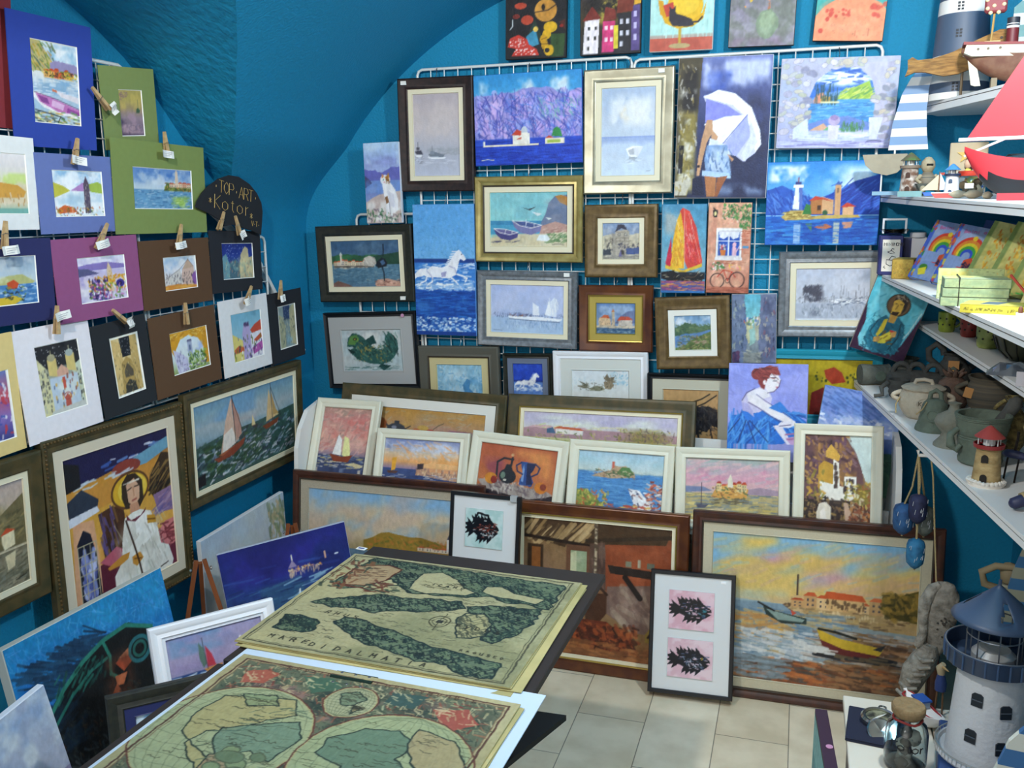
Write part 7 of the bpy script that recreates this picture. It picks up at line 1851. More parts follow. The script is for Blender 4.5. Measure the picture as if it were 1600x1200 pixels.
def book(name, label, cat, w, h, d, M, cover, spec=None, seed=3, group=None, pages='d8d2b8', gain=1.):
    t = thing(name, label, cat, group=group)
    t.matrix_world = M
    MB().box(-w / 2, 0, 0, w / 2, .002, h).box(-w / 2, d - .002, 0, w / 2, d, h).box(-w / 2, 0, 0, -w / 2 + .002, d, h).build('cover', mat(cover, .5), t)
    MB().box(-w / 2 + .002, .002, .002, w / 2 - .002, d - .002, h - .002).build('pages', mat(pages, .9), t)
    if spec:
        paint_mesh('cover_art', w - .001, h - .001, spec, t, -.0006, seed, 2.7, PAPER, z=h / 2, fine=1.0, gain=gain)
    return t


def lean(x, y, z, rz, tilt, roll=0):
    return Matrix.Translation((x, y, z)) @ Matrix.Rotation(radians(rz), 4, 'Z') @ Matrix.Rotation(radians(tilt), 4, 'X') @ Matrix.Rotation(radians(roll), 4, 'Y')


RAIN = '''g 8aa4d8 92acdc 7a98d0
n b0c0e0 .6 4 5;q 4a6ad0 0 0 9 100;q 3a58c0 90 0 100 100;s 16 d84a4a,f0e040,3a9a4a,e08a2a 0 0 9 100 8 5 90 20;e e04a3a 44 44 30 26;e e8903a 44 45 26 22;e e8d83a 44 46 21 18;e 4aa84a 44 47 17 14;e 3a5ad0 44 48 12 10;e 92acdc 44 50 8 7;p 92acdc 10 52 80 52 80 66 10 70
p d8583a 44 56 58 50 68 60 60 74 46 74;e d8583a 78 20 8 6;e f0d040 46 20 5 4;e 4a8a3a 24 80 9 6;p f0e040 14 84 30 78 34 90 20 94;x d05a90 1.4 18 14 7 -8 Bolnica;s 10 2a2a50 48 58 62 72 5 3 60 60;v .1'''
RG = 'rainbow notebooks on the book shelf'
book('rainbow_notebook', 'blue notebook with a rainbow cover leaning back, the farther of the two', 'notebook', .135, .195, .018, lean(.372, 2.98, 1.364, -28, -28, 12), '5a7ac8', RAIN, 5)
book('rainbow_notebook', 'blue notebook with a rainbow cover leaning back, the nearer of the two', 'notebook', .135, .19, .018, lean(.412, 2.80, 1.364, -28, -30, 12), '5a7ac8', RAIN, 11)
book('dark_blue_book', 'dark blue book leaning in shade behind the rainbow notebooks', 'book', .12, .19, .02, lean(.50, 2.82, 1.364, -24, -22, 8), '2a4a8a', None)
YEL = '''g c8cc8a c8c878 b8b060 a8a050
n e0d890 .6 3 6;q 8aa060 0 0 12 100;q 9ab070 88 0 100 100;s 60 e0a030,d8882a,f0c850,c86a28 24 8 70 96 10 4 80 26;s 20 6a8a40,3a5a2a 60 0 90 100 8 3 70 50;s 12 3ab050 6 88 90 99 7 4 0 60;v .14'''
for i, (x, y, q) in enumerate(((.452, 2.66, 'farthest'), (.482, 2.53, 'middle one'), (.520, 2.44, 'nearest'))):
    book('yellow_notebook', 'tall yellow and green patterned notebook leaning back, %s of three' % q, 'notebook', .105, .205, .016, lean(x, y, 1.364, -26, -30, 14), 'a8a85a', YEL, 20 + i, group=None)
book('ringlet_book', 'pale yellow book with orange letters and a red ribbon strap beside the yellow notebooks', 'book', .12, .165, .03, lean(.515, 2.20, 1.364, -28, -24, 10), 'c8bc80', '''g dcd49a d8cc90 d4c888
s 14 4a4a3a 8 4 92 10 3 4 0 5;x 7a7a4a 1.8 14 24 13 -4 RINGELS;p e8a060 20 34 60 30 78 50 60 80 40 90 24 60;s 30 e07a40,d8582c,f0d0a0 22 34 76 86 10 2.4 60 50;s 8 c8503a 10 84 40 92 6 3 50 40;v .1''', 9)
MB_ = MB().tube([(.44, 2.215, 1.44), (.462, 2.165, 1.405), (.50, 2.13, 1.40), (.545, 2.12, 1.405)], .003, 6).build('ribbon', mat('b8402c', .6))
tag(MB_, 'thin red ribbon lying over the pale yellow book', 'ribbon')
GP = 'tied green notepads stacked on the book shelf'
PADE = '''g a8b890 9cb088 a4b488
n c0c890 .6 5 3;s 14 3a4a30,8a7a50 4 10 96 90 3 2 0 80;v .12'''
PADT = '''g c0c888 b0bc88 a8b090
n e0c860 .8 3 3 0 0 50 100;n 90b0c8 .6 3 3 0 40 60 110;s 40 3a4030,6a7a50,e0a040 0 0 100 100 5 2 20 60;v .14'''
for i in range(3):
    w, h, d = .135, .10, .0205
    t = thing('green_notepad', 'patterned green notepad, %s in the tied stack' % ('lowest', 'middle', 'topmost')[i], 'notepad', (.385 + .002 * i, 2.32, 1.364 + i * .021), radians(-6 + i), GP)
    MB().box(-w / 2, -h / 2, 0, w / 2, h / 2, d - .0006).build('pad', mat('9cae88', .8, var=.1, scale=30), t)
    paint_mesh('edge_art', w - .002, d - .002, PADE, t, -h / 2 - .0006, 30 + i, 2.4, PAPER, z=d / 2, fine=1.0)
    if i == 2:
        o = paint_mesh('cover_art', w - .002, h - .002, PADT, t, 0, 40, 2.4, PAPER, fine=1.0)
        o.rotation_euler = (radians(-90), 0, 0)
        o.location = (0, 0, d)
o = MB().tube([(-.035, -.053, -.001), (-.035, -.0535, .064), (-.035, .0535, .064), (-.035, .0535, -.001)], .0012, 5, closed=True).build('string', mat('2a2a22', .8))
o.location = (.388, 2.32, 1.3655)
o.rotation_euler = (0, 0, radians(-5))
tag(o, 'dark string tied around the stack of green notepads', 'string')
t = thing('patterned_pillow_book', 'green and orange patterned booklet standing behind the tied notepads', 'booklet', (.40, 2.44, 1.364), radians(-10))
MB().box(-.075, 0, 0, .07, .02, .078, M=Matrix.Rotation(radians(-20), 4, 'X')).build('booklet', mat('a4ae74', .8), t)
o = paint_mesh('cover_art', .142, .075, PADT, t, -.001, 44, 2.4, PAPER, z=.039, x=-.0025, fine=1.0)
o.rotation_euler = (radians(-20), 0, 0)
t = thing('yellow_notepad', 'flat bright yellow notepad with black lettering at the front of the book shelf', 'notepad', (.415, 2.165, 1.364), radians(-20))
MB().box(-.07, -.045, 0, .07, .045, .018).build('pad', mat('d8c848', .6), t)
o = paint_mesh('cover_art', .138, .088, 'g d8cc60 d8cc60;p 5a6a74 30 10 60 10 50 80 24 80;l 3a3420 2 4 14 20 14;s 20 8a8040 60 20 96 80 4 2 0 30;v .1', t, 0, 4, 2.3, PAPER, fine=1.0)
o.rotation_euler = (radians(-90), 0, 0)
o.location = (0, 0, .0186)
paint_mesh('edge_art', .138, .016, 'g d8c848 d8c848;s 70 3a3420 4 40 96 70 1.5 14 60 60', t, -.0456, 6, 2.3, PAPER, z=.009, fine=1.0)
t = item('souvenir_blocks', 'tiny red and white souvenir with brown knobs at the right edge of the book shelf', 'souvenir', .437, 2.03, 1.364)
MB().box(-.018, -.01, 0, .018, .01, .014).build('block', mat('d8d0c8', .6), t)
for x in (-.010, .0, .010):
    MB().lathe([(.004, .014), (.0045, .022), (.002, .027), (0, .028)], (x, 0, 0), 8).build('knob', mat('7a4a34', .6), t, smooth=50)
o = MB().box(-.095, 0, 0, .095, .003, .26).build('golden_tin_box', mat('b08a30', .4))
bpy.data.objects.remove(o)
t = item('golden_box', 'golden patterned carton in front of the mug boxes', 'box', .318, 3.09, 1.364, -12)
MB().box(-.032, -.045, 0, .032, .045, .062, bev=.002).build('carton', mat('a88c3c', .5, hex2='8a6a30', scale=40), t)
paint_mesh('front_art', .06, .056, 'g b89a48 a88838;s 60 6a4a20,e0c878,8a3a2a,4a5a3a 4 8 96 96 5 2 60 60;v .2', t, -.0458, 8, 3.0, PAPER, z=.031, fine=1.0)
o = paint_mesh('top_art', .06, .086, 'g c8b460 b8a050;s 50 5a4a28,e0d080,3a4a3a 4 4 96 96 6 2 30 60;o 3a3a28 3 60 50 20 14;v .2', t, 0, 9, 3.0, PAPER, fine=1.0)
o.rotation_euler = (radians(-90), 0, 0)
o.location = (0, 0, .0626)
# icon painting on board hung on the shelf end
POSE['apostle'] = [.298, 3.245, 1.215, -3, -6, -17, .180, .262]
canvas('apostle', 'small icon of a haloed apostle in teal robes, hung tilted at the shelf end', '''g 4ab0c8 58bcd0 60c0d4 58b4cc
n 8ad4e0 .6 4 4;s 60 3a9cb8,78c8d8 0 0 100 100 14 2.4 -50 30 .6;p 3a1f3c 0 34 10 60 8 84 20 100 0 100;p 3a1f3c 100 30 100 100 60 100 84 80 92 56;p 3a1f3c 0 92 30 96 70 96 100 90 100 100 0 100;l e8f0f0 1.4 96 32 88 60 72 88
e 6a5038 54 30 20 14;o 2a2018 1.6 54 30 20 14;p d8b048 44 24 56 20 64 26 62 40 54 48 46 42;p 2a2420 44 26 46 18 58 15 68 22 68 34 64 40 62 26 52 22;s 12 b8a890 46 16 66 24 4 2 20 60;l 2a2018 1.2 48 29 51 29;l 2a2018 1.2 56 28 60 28;l 5a3a18 1 53 30 52 36;l 6a2a18 1.2 51 40 56 40;p 3a2a20 47 40 60 38 56 48 50 48
p 1f6a84 40 46 50 50 62 44 78 54 84 72 80 92 40 98 18 84 20 66 30 54;s 60 2a8098,154a60,3a98ac 20 50 82 96 10 2.4 50 50;p e0c83a 40 52 46 50 46 66 40 76 36 74;p c89a48 46 44 60 44 58 54 48 54;l 12303c 1.6 30 56 24 72 40 84;l 12303c 1.6 70 52 74 70 66 88
p e8d848 42 76 58 64 68 66 56 82 44 84;p c8403a 56 63 68 63 68 67 58 66;s 10 8a5a20 44 66 66 82 6 2 -40 20;p d8a860 60 66 68 62 70 70 62 72;p d0a058 34 78 44 74 46 82 36 84;v .16''', edge='8a8078', th=.016)
POSE['apostle'] = POSE['apostle']

# ---- toy shelf
WH = mat('e6e4de', .5)
NAVYP = mat('2a3550', .5)
t = item('striped_sail_boat', 'blue and white striped wooden fin sail on a beige half round hull and thin stand', 'model boat', .283, 3.2, Z4(3.2), 0)
sail = [(-.030, .14), (-.022, .22), (.000, .31), (.022, .355), (.052, .392), (.072, .408), (.082, .402), (.083, .375), (.076, .32), (.074, .26), (.078, .20), (.086, .14)]


def stripes(parent, out, z0, z1, n, ca, cb, th=.006, mat2=None):
    """outline cut into painted horizontal bands, one solid plate"""
    b = MB()
    for k in range(n):
        a, c = z0 + (z1 - z0) * k / n, z0 + (z1 - z0) * (k + 1) / n
        P = clip(clip(out, a, 1), c, -1)
        if len(P) > 2:
            b.prism(P, -th / 2, th / 2, k % 2)
    return b.build('striped_panel', [ca, cb], parent)


def clip(P, z, sg):
    o = []
    for i in range(len(P)):
        a, b = P[i], P[(i + 1) % len(P)]
        ia, ib = (a[1] - z) * sg >= 0, (b[1] - z) * sg >= 0
        if ia:
            o.append(a)
        if ia != ib:
            k = (z - a[1]) / (b[1] - a[1])
            o.append((a[0] + (b[0] - a[0]) * k, z))
    return o


LB = mat('7a9ac0', .6)
stripes(t, sail, .13, .41, 11, mat('e0ddd8', .6), LB)
MB().tube([(-.01, 0, .12), (-.01, 0, .145)], .003, 6).build('mast', WH, t)
MB().prism([(-.105, .128), (-.095, .095), (-.07, .072), (-.03, .062), (.0, .07), (.02, .09), (.028, .128)], -.012, .012).build('hull', mat('a89c84', .6, var=.1), t)
MB().tube([(-.045, 0, .066), (-.045, 0, .006)], .0028, 6).build('stand_rod', WH, t)
MB().box(-.07, -.018, 0, .02, .018, .012).build('stand_base', mat('8ab0c8', .6), t)
GLASSW = mat('d8cfc4', .8, hex2='7a5a48', scale=50)
small_lighthouse('speckled small lighthouse with green roof on the toy shelf', .308, 3.06, Z4(3.06), .128, GLASSW, mat('4a8a3c', .6, hex2='6a5a48', scale=20), mat('8a7a6a', .6), None, '4a3024')
t = item('seated_sailor_doll', 'seated beige doll in a striped shirt and dark shorts with a round head', 'doll', .350, 3.0, Z4(3.0), 15)
SK = mat('a8997c', .7, bump=.4, scale=80)
MB().lathe([(0, .066), (.013, .070), (.020, .085), (.018, .10), (.008, .112), (0, .114)], n=20).build('head', SK, t, smooth=60)
MB().tube([(-.009, -.017, .090), (.009, -.018, .090)], .0035, 6).build('sunglasses', mat('1f1d1a', .4), t, smooth=60)
MB().lathe([(.018, .02), (.026, .032), (.022, .055), (.012, .07)], n=18).build('body', mat('9a8c72', .7, hex2='4a4a48', scale=10, stretch=(.1, .1, 25)), t, smooth=60)
for sg in (-1, 1):
    MB().tube([(sg * .02, -.002, .058), (sg * .034, -.014, .046), (sg * .024, -.03, .036)], [.007, .006, .005], 8).build('arm', SK, t, smooth=60)
    MB().tube([(sg * .012, -.004, .024), (sg * .020, -.034, .022), (sg * .022, -.042, .004)], [.010, .009, .007], 8).build('leg', SK, t, smooth=60)
MB().prism([(-.028, .016), (-.038, .036), (.030, .036), (.022, .016)], -.036, -.012).build('shorts', mat('4c5048', .8), t)
t = item('toy_sailing_boat', 'small toy boat with cream triangular sails and blue white hull', 'model boat', .366, 2.93, Z4(2.93), 0)
MB().prism([(-.035, .012), (-.028, .002), (.03, .002), (.038, .012)], -.008, .008).build('hull', mat('3a6ac0', .5), t)
MB().prism([(-.038, .018), (.006, .062), (.006, .018)], -.001, .001).build('sail', mat('d8c8a8', .7), t)
MB().prism([(.010, .018), (.010, .066), (.034, .018)], -.001, .001).build('sail', mat('e6e2dc', .7), t)
MB().tube([(.008, 0, .010), (.008, 0, .070)], .0012, 6).build('mast', mat('8a5a3a', .6), t)
MB().box(.010, -.0006, .060, .022, .0006, .067).build('flag', mat('b04030', .6), t)
t = small_lighthouse('tiny white lighthouse with blue dome and navy band in front of the jar', .393, 2.82, Z4(2.82), .090, mat('e6e4ea', .5), mat('4a8ac8', .4), NAVYP, None, '4a5a70')
t = item('wooden_tile', 'flat sea green painted wooden tile at the far shelf front', 'wooden tile', .310, 2.93, Z4(2.93), 0)
MB().box(-.045, -.012, 0, .020, .012, .016).build('tile', mat('7aa0a0', .7), t)
t = item('toy_rowing_boat', 'tiny white and red boat lying in front of the small lighthouse', 'model boat', .362, 2.74, Z4(2.74), 0)
MB().prism([(-.03, .012), (-.02, 0), (.035, 0), (.035, .012)], -.009, .009).build('hull', mat('c8504a', .5), t)
MB().box(-.030, -.010, .012, .036, .010, .015).build('deck', WH, t)
t = item('shell_jar', 'glass jar of shells with a red lid and white label', 'jar', .446, 2.86, Z4(2.86))
MB().lathe([(.028, 0), (.036, .006), (.038, .03), (.034, .05), (.026, .058)], n=24).build('glass', GLASS, t, smooth=60)
MB().lathe([(.034, .056), (.035, .058), (.035, .068), (.032, .070), (0, .070)], n=24).build('lid', mat('c8402c', .4), t, smooth=50)
MB().box(-.014, -.0395, .022, .008, -.0385, .036).build('label_tag', TAG, t)
rs_ = random.Random(3)
SHL = (mat('b89c74', .6, var=.3, scale=60), mat('8a7050', .6, var=.3), mat('c8b090', .6))
for q in range(8):
    a, r, z_ = rs_.random() * 6.3, rs_.random() * .018, .004 + .034 * q / 8
    MB().lathe([(.001, 0), (.010, .004), (.006, .014), (.001, .022)], n=8, M=Matrix.Translation((r * cos(a), r * sin(a), z_)) @ Matrix.Rotation(rs_.random() * 2, 4, 'X')).build('shell', SHL[q % 3], t, smooth=60)
for q, (x, y, s) in enumerate(((.395, 2.70, 1.0), (.418, 2.62, 1.1), (.440, 2.56, .9))):
    t = item('sea_shell', 'pale spiral sea shell on the toy shelf, %s from the tiny blue domed lighthouse' % ('first', 'second', 'third')[q], 'shell', x, y, Z4(y) + .010 * s, 30 * q, 'sea shells on the toy shelf')
    MB().lathe([(.001, -.025 * s), (.009 * s, -.012 * s), (.011 * s, 0), (.007 * s, .012 * s), (.001, .026 * s)], n=10, M=Matrix.Rotation(radians(90), 4, 'Y')).build('shell', mat('cdb898', .6, var=.2, scale=50), t, smooth=60)
t = item('star_plaque', 'cream wooden plaque with a yellow star behind the mermaid figure', 'plaque', .478, 3.12, Z4(3.12), 6)
MB().box(-.055, 0, 0, .050, .010, .155, bev=.002).build('board', mat('cbb998', .7, var=.12, scale=14), t)
MB().prism([(.0 + (.026 if k % 2 == 0 else .011) * sin(k * pi / 5) - .01, .118 + (.026 if k % 2 == 0 else .011) * cos(k * pi / 5)) for k in range(10)], -.004, 0).build('star', mat('e0b860', .6), t)
t = item('mermaid_figurine', 'small figurine with dark hair and a yellow dress before the star plaque', 'figurine', .455, 2.98, Z4(2.98), 10)
MB().lathe([(.018, 0), (.022, .01), (.016, .04), (.012, .058), (.010, .07), (.006, .078)], n=16).build('dress', mat('e0cc5a', .6), t, smooth=60)
MB().lathe([(0, .074), (.009, .08), (.012, .090), (.009, .101), (0, .105)], n=16).build('head', mat('d8b090', .6), t, smooth=60)
MB().lathe([(.004, .070), (.013, .078), (.014, .092), (.010, .106), (0, .110)], n=16, M=Matrix.Translation((.004, .005, 0))).build('hair', mat('3a2a24', .7), t, smooth=60)
for sg in (-1, 1):
    MB().tube([(sg * .012, 0, .064), (sg * .022, -.006, .048), (sg * .012, -.016, .042)], .004, 8).build('arm', mat('d8b090', .6), t, smooth=60)
MB().tube([(.028, .0, .0), (.028, 0, .10)], .005, 8).build('post', mat('8a6a3c', .7), t)
# ship in a bottle
t = item('ship_in_bottle', 'ship in a glass bottle lying behind the red sailing boat', 'bottle', .520, 2.62, Z4(2.62) + .085, 0)
MB().lathe([(.010, -.075), (.010, -.045), (.024, -.03), (.026, .05), (.024, .06), (0, .062)], n=24, M=Matrix.Rotation(radians(90), 4, 'Y'), cap=True).build('bottle', GLASS, t, smooth=60)
MB().prism([(-.02, -.016), (-.014, -.022), (.03, -.022), (.036, -.014)], -.006, .006).build('ship', mat('a85a44', .6), t)
MB().box(-.016, -.001, -.012, .006, .001, .014).box(.012, -.001, -.012, .03, .001, .012).build('sails', mat('d8e4e4', .7), t)
MB().box(-.03, -.022, -.085, -.02, .022, -.02).box(.03, -.022, -.085, .04, .022, -.02).box(-.03, -.006, -.085, .04, .006, -.075).build('cradle', mat('6a4a34', .6), t)
t = item('red_sailing_boat', 'large model sailing boat with red sail, red hull and black keel on the toy shelf', 'model boat', .522, 2.50, Z4(2.50), 0)
RED = mat('c03038', .5)


def hullmesh(L, B, D, z0, m0, m1, zsplit, parent, name='hull'):
    b = MB()
    N = 16
    rows = []
    for i in range(N + 1):
        u = i / N
        x = -L / 2 + L * u
        hw = B / 2 * (1 - abs(2 * u - .9) ** 2.6 if u < .95 else .2)
        hw = max(.001, hw)
        sheer = .02 * (1 - 2 * u) ** 2 * D / .06
        keel = D * (1 - (abs(2 * u - 1)) ** 3 * .85)
        row = []
        for k in range(9):
            a = -pi / 2 + pi * k / 8
            zz = z0 + sheer - keel * (cos(a) ** .7 if cos(a) > 0 else 0)
            row.append((x, hw * sin(a), zz))
        rows.append(row)
    vs = [p for r in rows for p in r]
    fs, ms = [], []
    for i in range(N):
        for k in range(8):
            fs.append((i * 9 + k, i * 9 + k + 1, (i + 1) * 9 + k + 1, (i + 1) * 9 + k))
            zc = sum(vs[q][2] for q in fs[-1]) / 4
            ms.append(0 if zc > zsplit else 1)
    fs.append(tuple(range(9))); ms.append(0)
    fs.append(tuple(N * 9 + k for k in range(9))); ms.append(0)
    for i in range(N):
        fs.append((i * 9, (i + 1) * 9, (i + 1) * 9 + 8, i * 9 + 8)); ms.append(0)
    b.v, b.f, b.m = vs, fs, ms
    return b.build(name, [m0, m1], parent, smooth=50)


hullmesh(.30, .06, .10, .095, RED, mat('17171b', .5), .052, t)
MB().prism([(-.145, .150), (-.02, .365), (.12, .37), (.12, .150)], -.0012, .0012).build('sail', RED, t)
MB().tube([(-.165, 0, .145), (.14, 0, .145)], .0045, 8).build('boom', WH, t)
MB().tube([(.0, 0, .09), (.0, 0, .37)], .0035, 8).build('mast', mat('b89868', .6), t)
MB().tube([(-.15, 0, .105), (-.10, 0, .128), (-.06, 0, .145)], .003, 6).build('bowsprit', WH, t)
MB().prism([(-.03, .0), (-.02, .03), (.05, .03), (.06, .0)], -.006, .006).build('keel', mat('17171b', .5), t)
t = item('red_block', 'flat red wooden block at the front of the toy shelf', 'wooden block', .474, 2.38, Z4(2.38), 0)
MB().box(-.045, -.012, 0, .045, .012, .017).build('block', RED, t)
t = item('white_shell_cup', 'white ornament cut off by the right edge in front of the red boat', 'ornament', .500, 2.22, Z4(2.22), 0)
MB().lathe([(.018, 0), (.030, .01), (.034, .02), (.028, .03), (0, .034)], n=18).build('body', mat('d6d4d0', .6), t, smooth=60)

# ---- top shelf
SLATE = mat('4a5a70', .5)
t = item('striped_lighthouse', 'large slate blue and white banded model lighthouse on the topmost shelf', 'model lighthouse', .445, 3.22, Z5(3.2) + .0)
ht, r0b, r1b = .36, .088, .066
bands = [(0, .055, 0), (.055, .095, 1), (.095, .16, 0 + 2), (.16, .19, 1), (.19, .245, 2), (.245, .30, 1), (.30, ht, 1)]
b = MB()
cols = [2, 1, 2, 1, 1, 2, 1]
zz_ = [0, .02, .05, .13, .25, .29, .36]
for k in range(6):
    a, c = zz_[k], zz_[k + 1]
    ra, rc = r0b + (r1b - r0b) * a / ht, r0b + (r1b - r0b) * c / ht
    b.lathe([(ra, a), (rc, c)], n=36, m=[0, 1, 0, 1, 0, 1][k], cap=(k in (0, 5)))
b.build('tower', [WH, SLATE], t, smooth=40)
for wz in (.035, .092, .19, .268, .325):
    wn = MB()
    r = r0b + (r1b - r0b) * wz / ht
    for i in range(2):
        for j in range(3):
            wn.box(-.018 + i * .010, -r - .0006, wz - .012 + j * .009, -.011 + i * .010, -r + .006, wz - .006 + j * .009)
    wn.build('window', mat('1b222c', .6), t)
MB().lathe([(.062, .358), (.082, .362), (.084, .385), (.080, .386), (.078, .366)], n=36).build('gallery', SLATE, t, smooth=40)
MB().lathe([(.046, .362), (.046, .42), (.05, .422), (.0, .46)], n=24).build('lantern', SLATE, t, smooth=40)
t = item('wooden_fish', 'long brown driftwood fish with forked tail leaning above the steamer', 'wooden fish', .402, 3.075, Z5(3.0) + .072, 0)
fo_ = [(-.125, -.008), (-.118, .012), (-.120, .038), (-.108, .046), (-.092, .036), (-.05, .038), (.0, .052), (.06, .080), (.12, .105), (.15, .105), (.16, .09), (.15, .06), (.12, .035), (.07, .008), (.02, -.010), (-.02, -.014), (-.07, .0), (-.10, .002)]
MB().prism(fo_, -.009, .009).build('body', mat('a87c40', .7, bump=.5, scale=30, hex2='7f5a2c', stretch=(1, 1, 5)), t, smooth=30)
MB().lathe([(.004, 0), (.004, .002), (0, .002)], n=8, M=Matrix.Translation((.125, -.009, .082)) @ Matrix.Rotation(radians(90), 4, 'X')).build('eye', mat('2a1c10', .6), t)
MB().tube([(.03, 0, -.004), (.03, 0, -.072)], .004, 6).build('stand_rod', mat('5a4a34', .6), t)
t = item('model_steamer', 'model steam trawler with brown hull, cream top and dark red funnel', 'model ship', .592, 2.96, Z5(2.96) + .014, 6)
hullmesh(.36, .07, .075, .078, mat('6a4030', .7, hex2='7f5a44', scale=30), mat('6a4030', .7), -1, t)
MB().prism([(-.175, .088), (-.17, .112), (.0, .100), (.17, .112), (.17, .078), (.0, .070), (-.155, .078)], -.034, .034).build('bulwark', mat('d8cdb4', .6), t)
MB().prism([(-.178, .110), (-.178, .118), (.0, .106), (.17, .118), (.17, .112), (.0, .100)], -.037, .037).build('gunwale', mat('8a3a38', .6), t)
MB().prism([(-.160, .09), (-.165, .085), (-.150, .004), (-.14, .0), (-.125, .0), (-.146, .085)], -.004, .004).build('stem', mat('d8cdb4', .6), t)
for x in (-.14, -.115, -.085):
    MB().lathe([(.0035, 0), (.0035, .002), (0, .002)], n=8, M=Matrix.Translation((x, -.034, .096)) @ Matrix.Rotation(radians(90), 4, 'X')).build('porthole', mat('5a4a34', .5), t)
MB().box(-.125, -.018, .104, -.085, .018, .118).build('hatch', mat('c8b078', .6), t)
MB().lathe([(.016, .104), (.0155, .150)], (-.055, 0, 0), 20).build('funnel', mat('6a2024', .5), t, smooth=50)
MB().lathe([(.0165, .150), (.0165, .156)], (-.055, 0, 0), 20, m=0).lathe([(.0165, .160), (.0165, .162)], (-.055, 0, 0), 20).build('funnel_band', WH, t, smooth=50)
MB().lathe([(.016, .156), (.016, .178), (.012, .178)], (-.055, 0, 0), 20).build('funnel_top', mat('2c2c34', .5), t, smooth=50)
MB().box(-.01, -.024, .104, .11, .024, .150).build('cabin', mat('ded2b8', .6), t)
MB().box(-.014, -.027, .150, .114, .027, .156).build('cabin_roof', mat('8a3a38', .6), t)
for x in (.006, .030, .054):
    MB().box(x, -.0255, .122, x + .014, -.0235, .140).build('window', mat('b8a888', .5), t)
MB().tube([(.125, 0, .11), (.125, 0, .25)], .0028, 8).build('mast', mat('b08a4a', .6), t)
rg = MB()
rg.tube([(.02, 0, .156), (.03, 0, .275)], .0025, 6)
rg.tube([(.014, 0, .19), (.036, 0, .191)], .002, 5)
rg.tube([(.014, 0, .205), (.038, 0, .206)], .002, 5)
rg.tube([(.028, 0, .225), (.005, 0, .26)], .002, 5)
rg.tube([(.028, 0, .225), (.055, 0, .26)], .002, 5)
rg.build('rigging', mat('3a4048', .5), t)
MB().box(-.10, -.02, -.014, -.085, .02, .018).build('cradle', mat('8a7a60', .7), t)
MB().box(.09, -.02, -.014, .105, .02, .012).build('cradle', mat('8a7a60', .7), t)
t = item('dotted_buoy', 'dusky red ornament with cream knobs on a stick above the steamer', 'ornament', .488, 2.955, Z5(2.95) + .205, 0)
MB().box(-.028, -.014, .0, .028, .014, .075, bev=.006).build('body', mat('8a3c40', .6), t, smooth=40)
dt = MB()
for x, z_ in ((-.02, .012), (-.022, .034), (.02, .02), (-.004, .018), (.012, .045), (-.012, .0), (.008, .0), (.004, .058)):
    dt.lathe([(0, -.006), (.005, -.003), (.006, 0), (.004, .004), (0, .006)], (x, -.012, z_), 10)
dt.build('knobs', mat('e0cfa0', .6), t, smooth=60)
MB().tube([(-.002, 0, .004), (-.006, 0, -.088)], .003, 6).build('stick', mat('b08a4a', .6), t)
t = item('striped_whale_sail', 'tall white and sea green striped wooden panel behind the steamer', 'wooden panel', .640, 3.14, Z5(3.14), 6)
stripes(t, [(-.072, 0), (-.072, .25), (-.05, .27), (.10, .30), (.11, 0)], 0, .30, 9, mat('dcdcda', .6), mat('74a4a4', .6), th=.012)

# ---- hook, net floats, seahorse
t = thing('shelf_hook', 'white hook bracket under the pottery shelf end holding rope and floats', 'hook', (.345, 2.6, .925))
MB().tube([(.08, 0, .0), (-.012, 0, -.002), (-.014, 0, .012)], .005, 8).build('arm', WH, t, smooth=60)
MB().box(.075, -.012, -.02, .085, .012, .035).build('mount', WH, t)
FL = [('navy_float', 'navy blue weathered net float, highest and frontmost of the bunch', .338, 2.575, .782, .024, .058, '2a2f52', '1f2340'), ('blue_float', 'mid blue net float hanging left of the navy one', .306, 2.60, .742, .027, .062, '2c5a8a', '1f4470'),
      ('grey_float', 'dull grey green net float hanging behind on the right', .362, 2.61, .738, .024, .060, '6a7068', '555c55'), ('turquoise_float', 'turquoise blue net float hanging lowest of the bunch',   .340, 2.572, .655, .024, .060, '2f7aa4', '245f88')]
hook = Vector((.333, 2.6, .925))
for n_, lab, x, y, z_, r, L, c1, c2 in FL:
    t = thing('net_float', lab, 'net float', (x, y, z_), 0, 'net floats hanging from the hook')
    MB().lathe([(.004, -L * .78), (r * .45, -L * .70), (r * .9, -L * .5), (r, -L * .2), (r * 1.0, L * .35), (r * .85, L * .55), (r * .4, L * .65), (.005, L * .66)], n=20).build('body', mat(c1, .7, bump=.4, scale=40, hex2=c2), t, smooth=60)
    rn = random.Random(len(n_))
    sc_ = MB()
    for q in range(9):
        a = radians(200 + rn.random() * 140)
        z0_ = -L * .4 + rn.random() * L * .7
        sc_.tube([(r * 1.0 * cos(a), r * 1.0 * sin(a), z0_), (r * 1.0 * cos(a + .08), r * 1.0 * sin(a + .08), z0_ + .006 + .008 * rn.random())], .0007, 4)
    sc_.build('paint_chips', mat('c8ccd0', .8), t)
    d = hook - Vector((x, y, z_))
    MB().tube([(0, 0, -L * .85), (0, 0, L * .6), tuple(d * .5 + Vector((.004, 0, 0))), tuple(d)], .0028, 6).build('rope', ROPE, t, smooth=60)
t = thing('seahorse_ornament', 'rough grey plaster seahorse hanging from a cord in front of the harbour painting', 'ornament', (.385, 2.45, .29), radians(-9))
PL = mat('a69f92', .9, bump=.9, scale=60, hex2='857f74')
MB().tube([(-.052, 0, .0), (-.050, 0, .03), (-.040, 0, .07), (-.022, 0, .105), (-.012, 0, .13), (-.010, 0, .16)], [.016, .028, .034, .034, .028, .022], 12).build('belly', PL, t, smooth=60)
rb = MB()
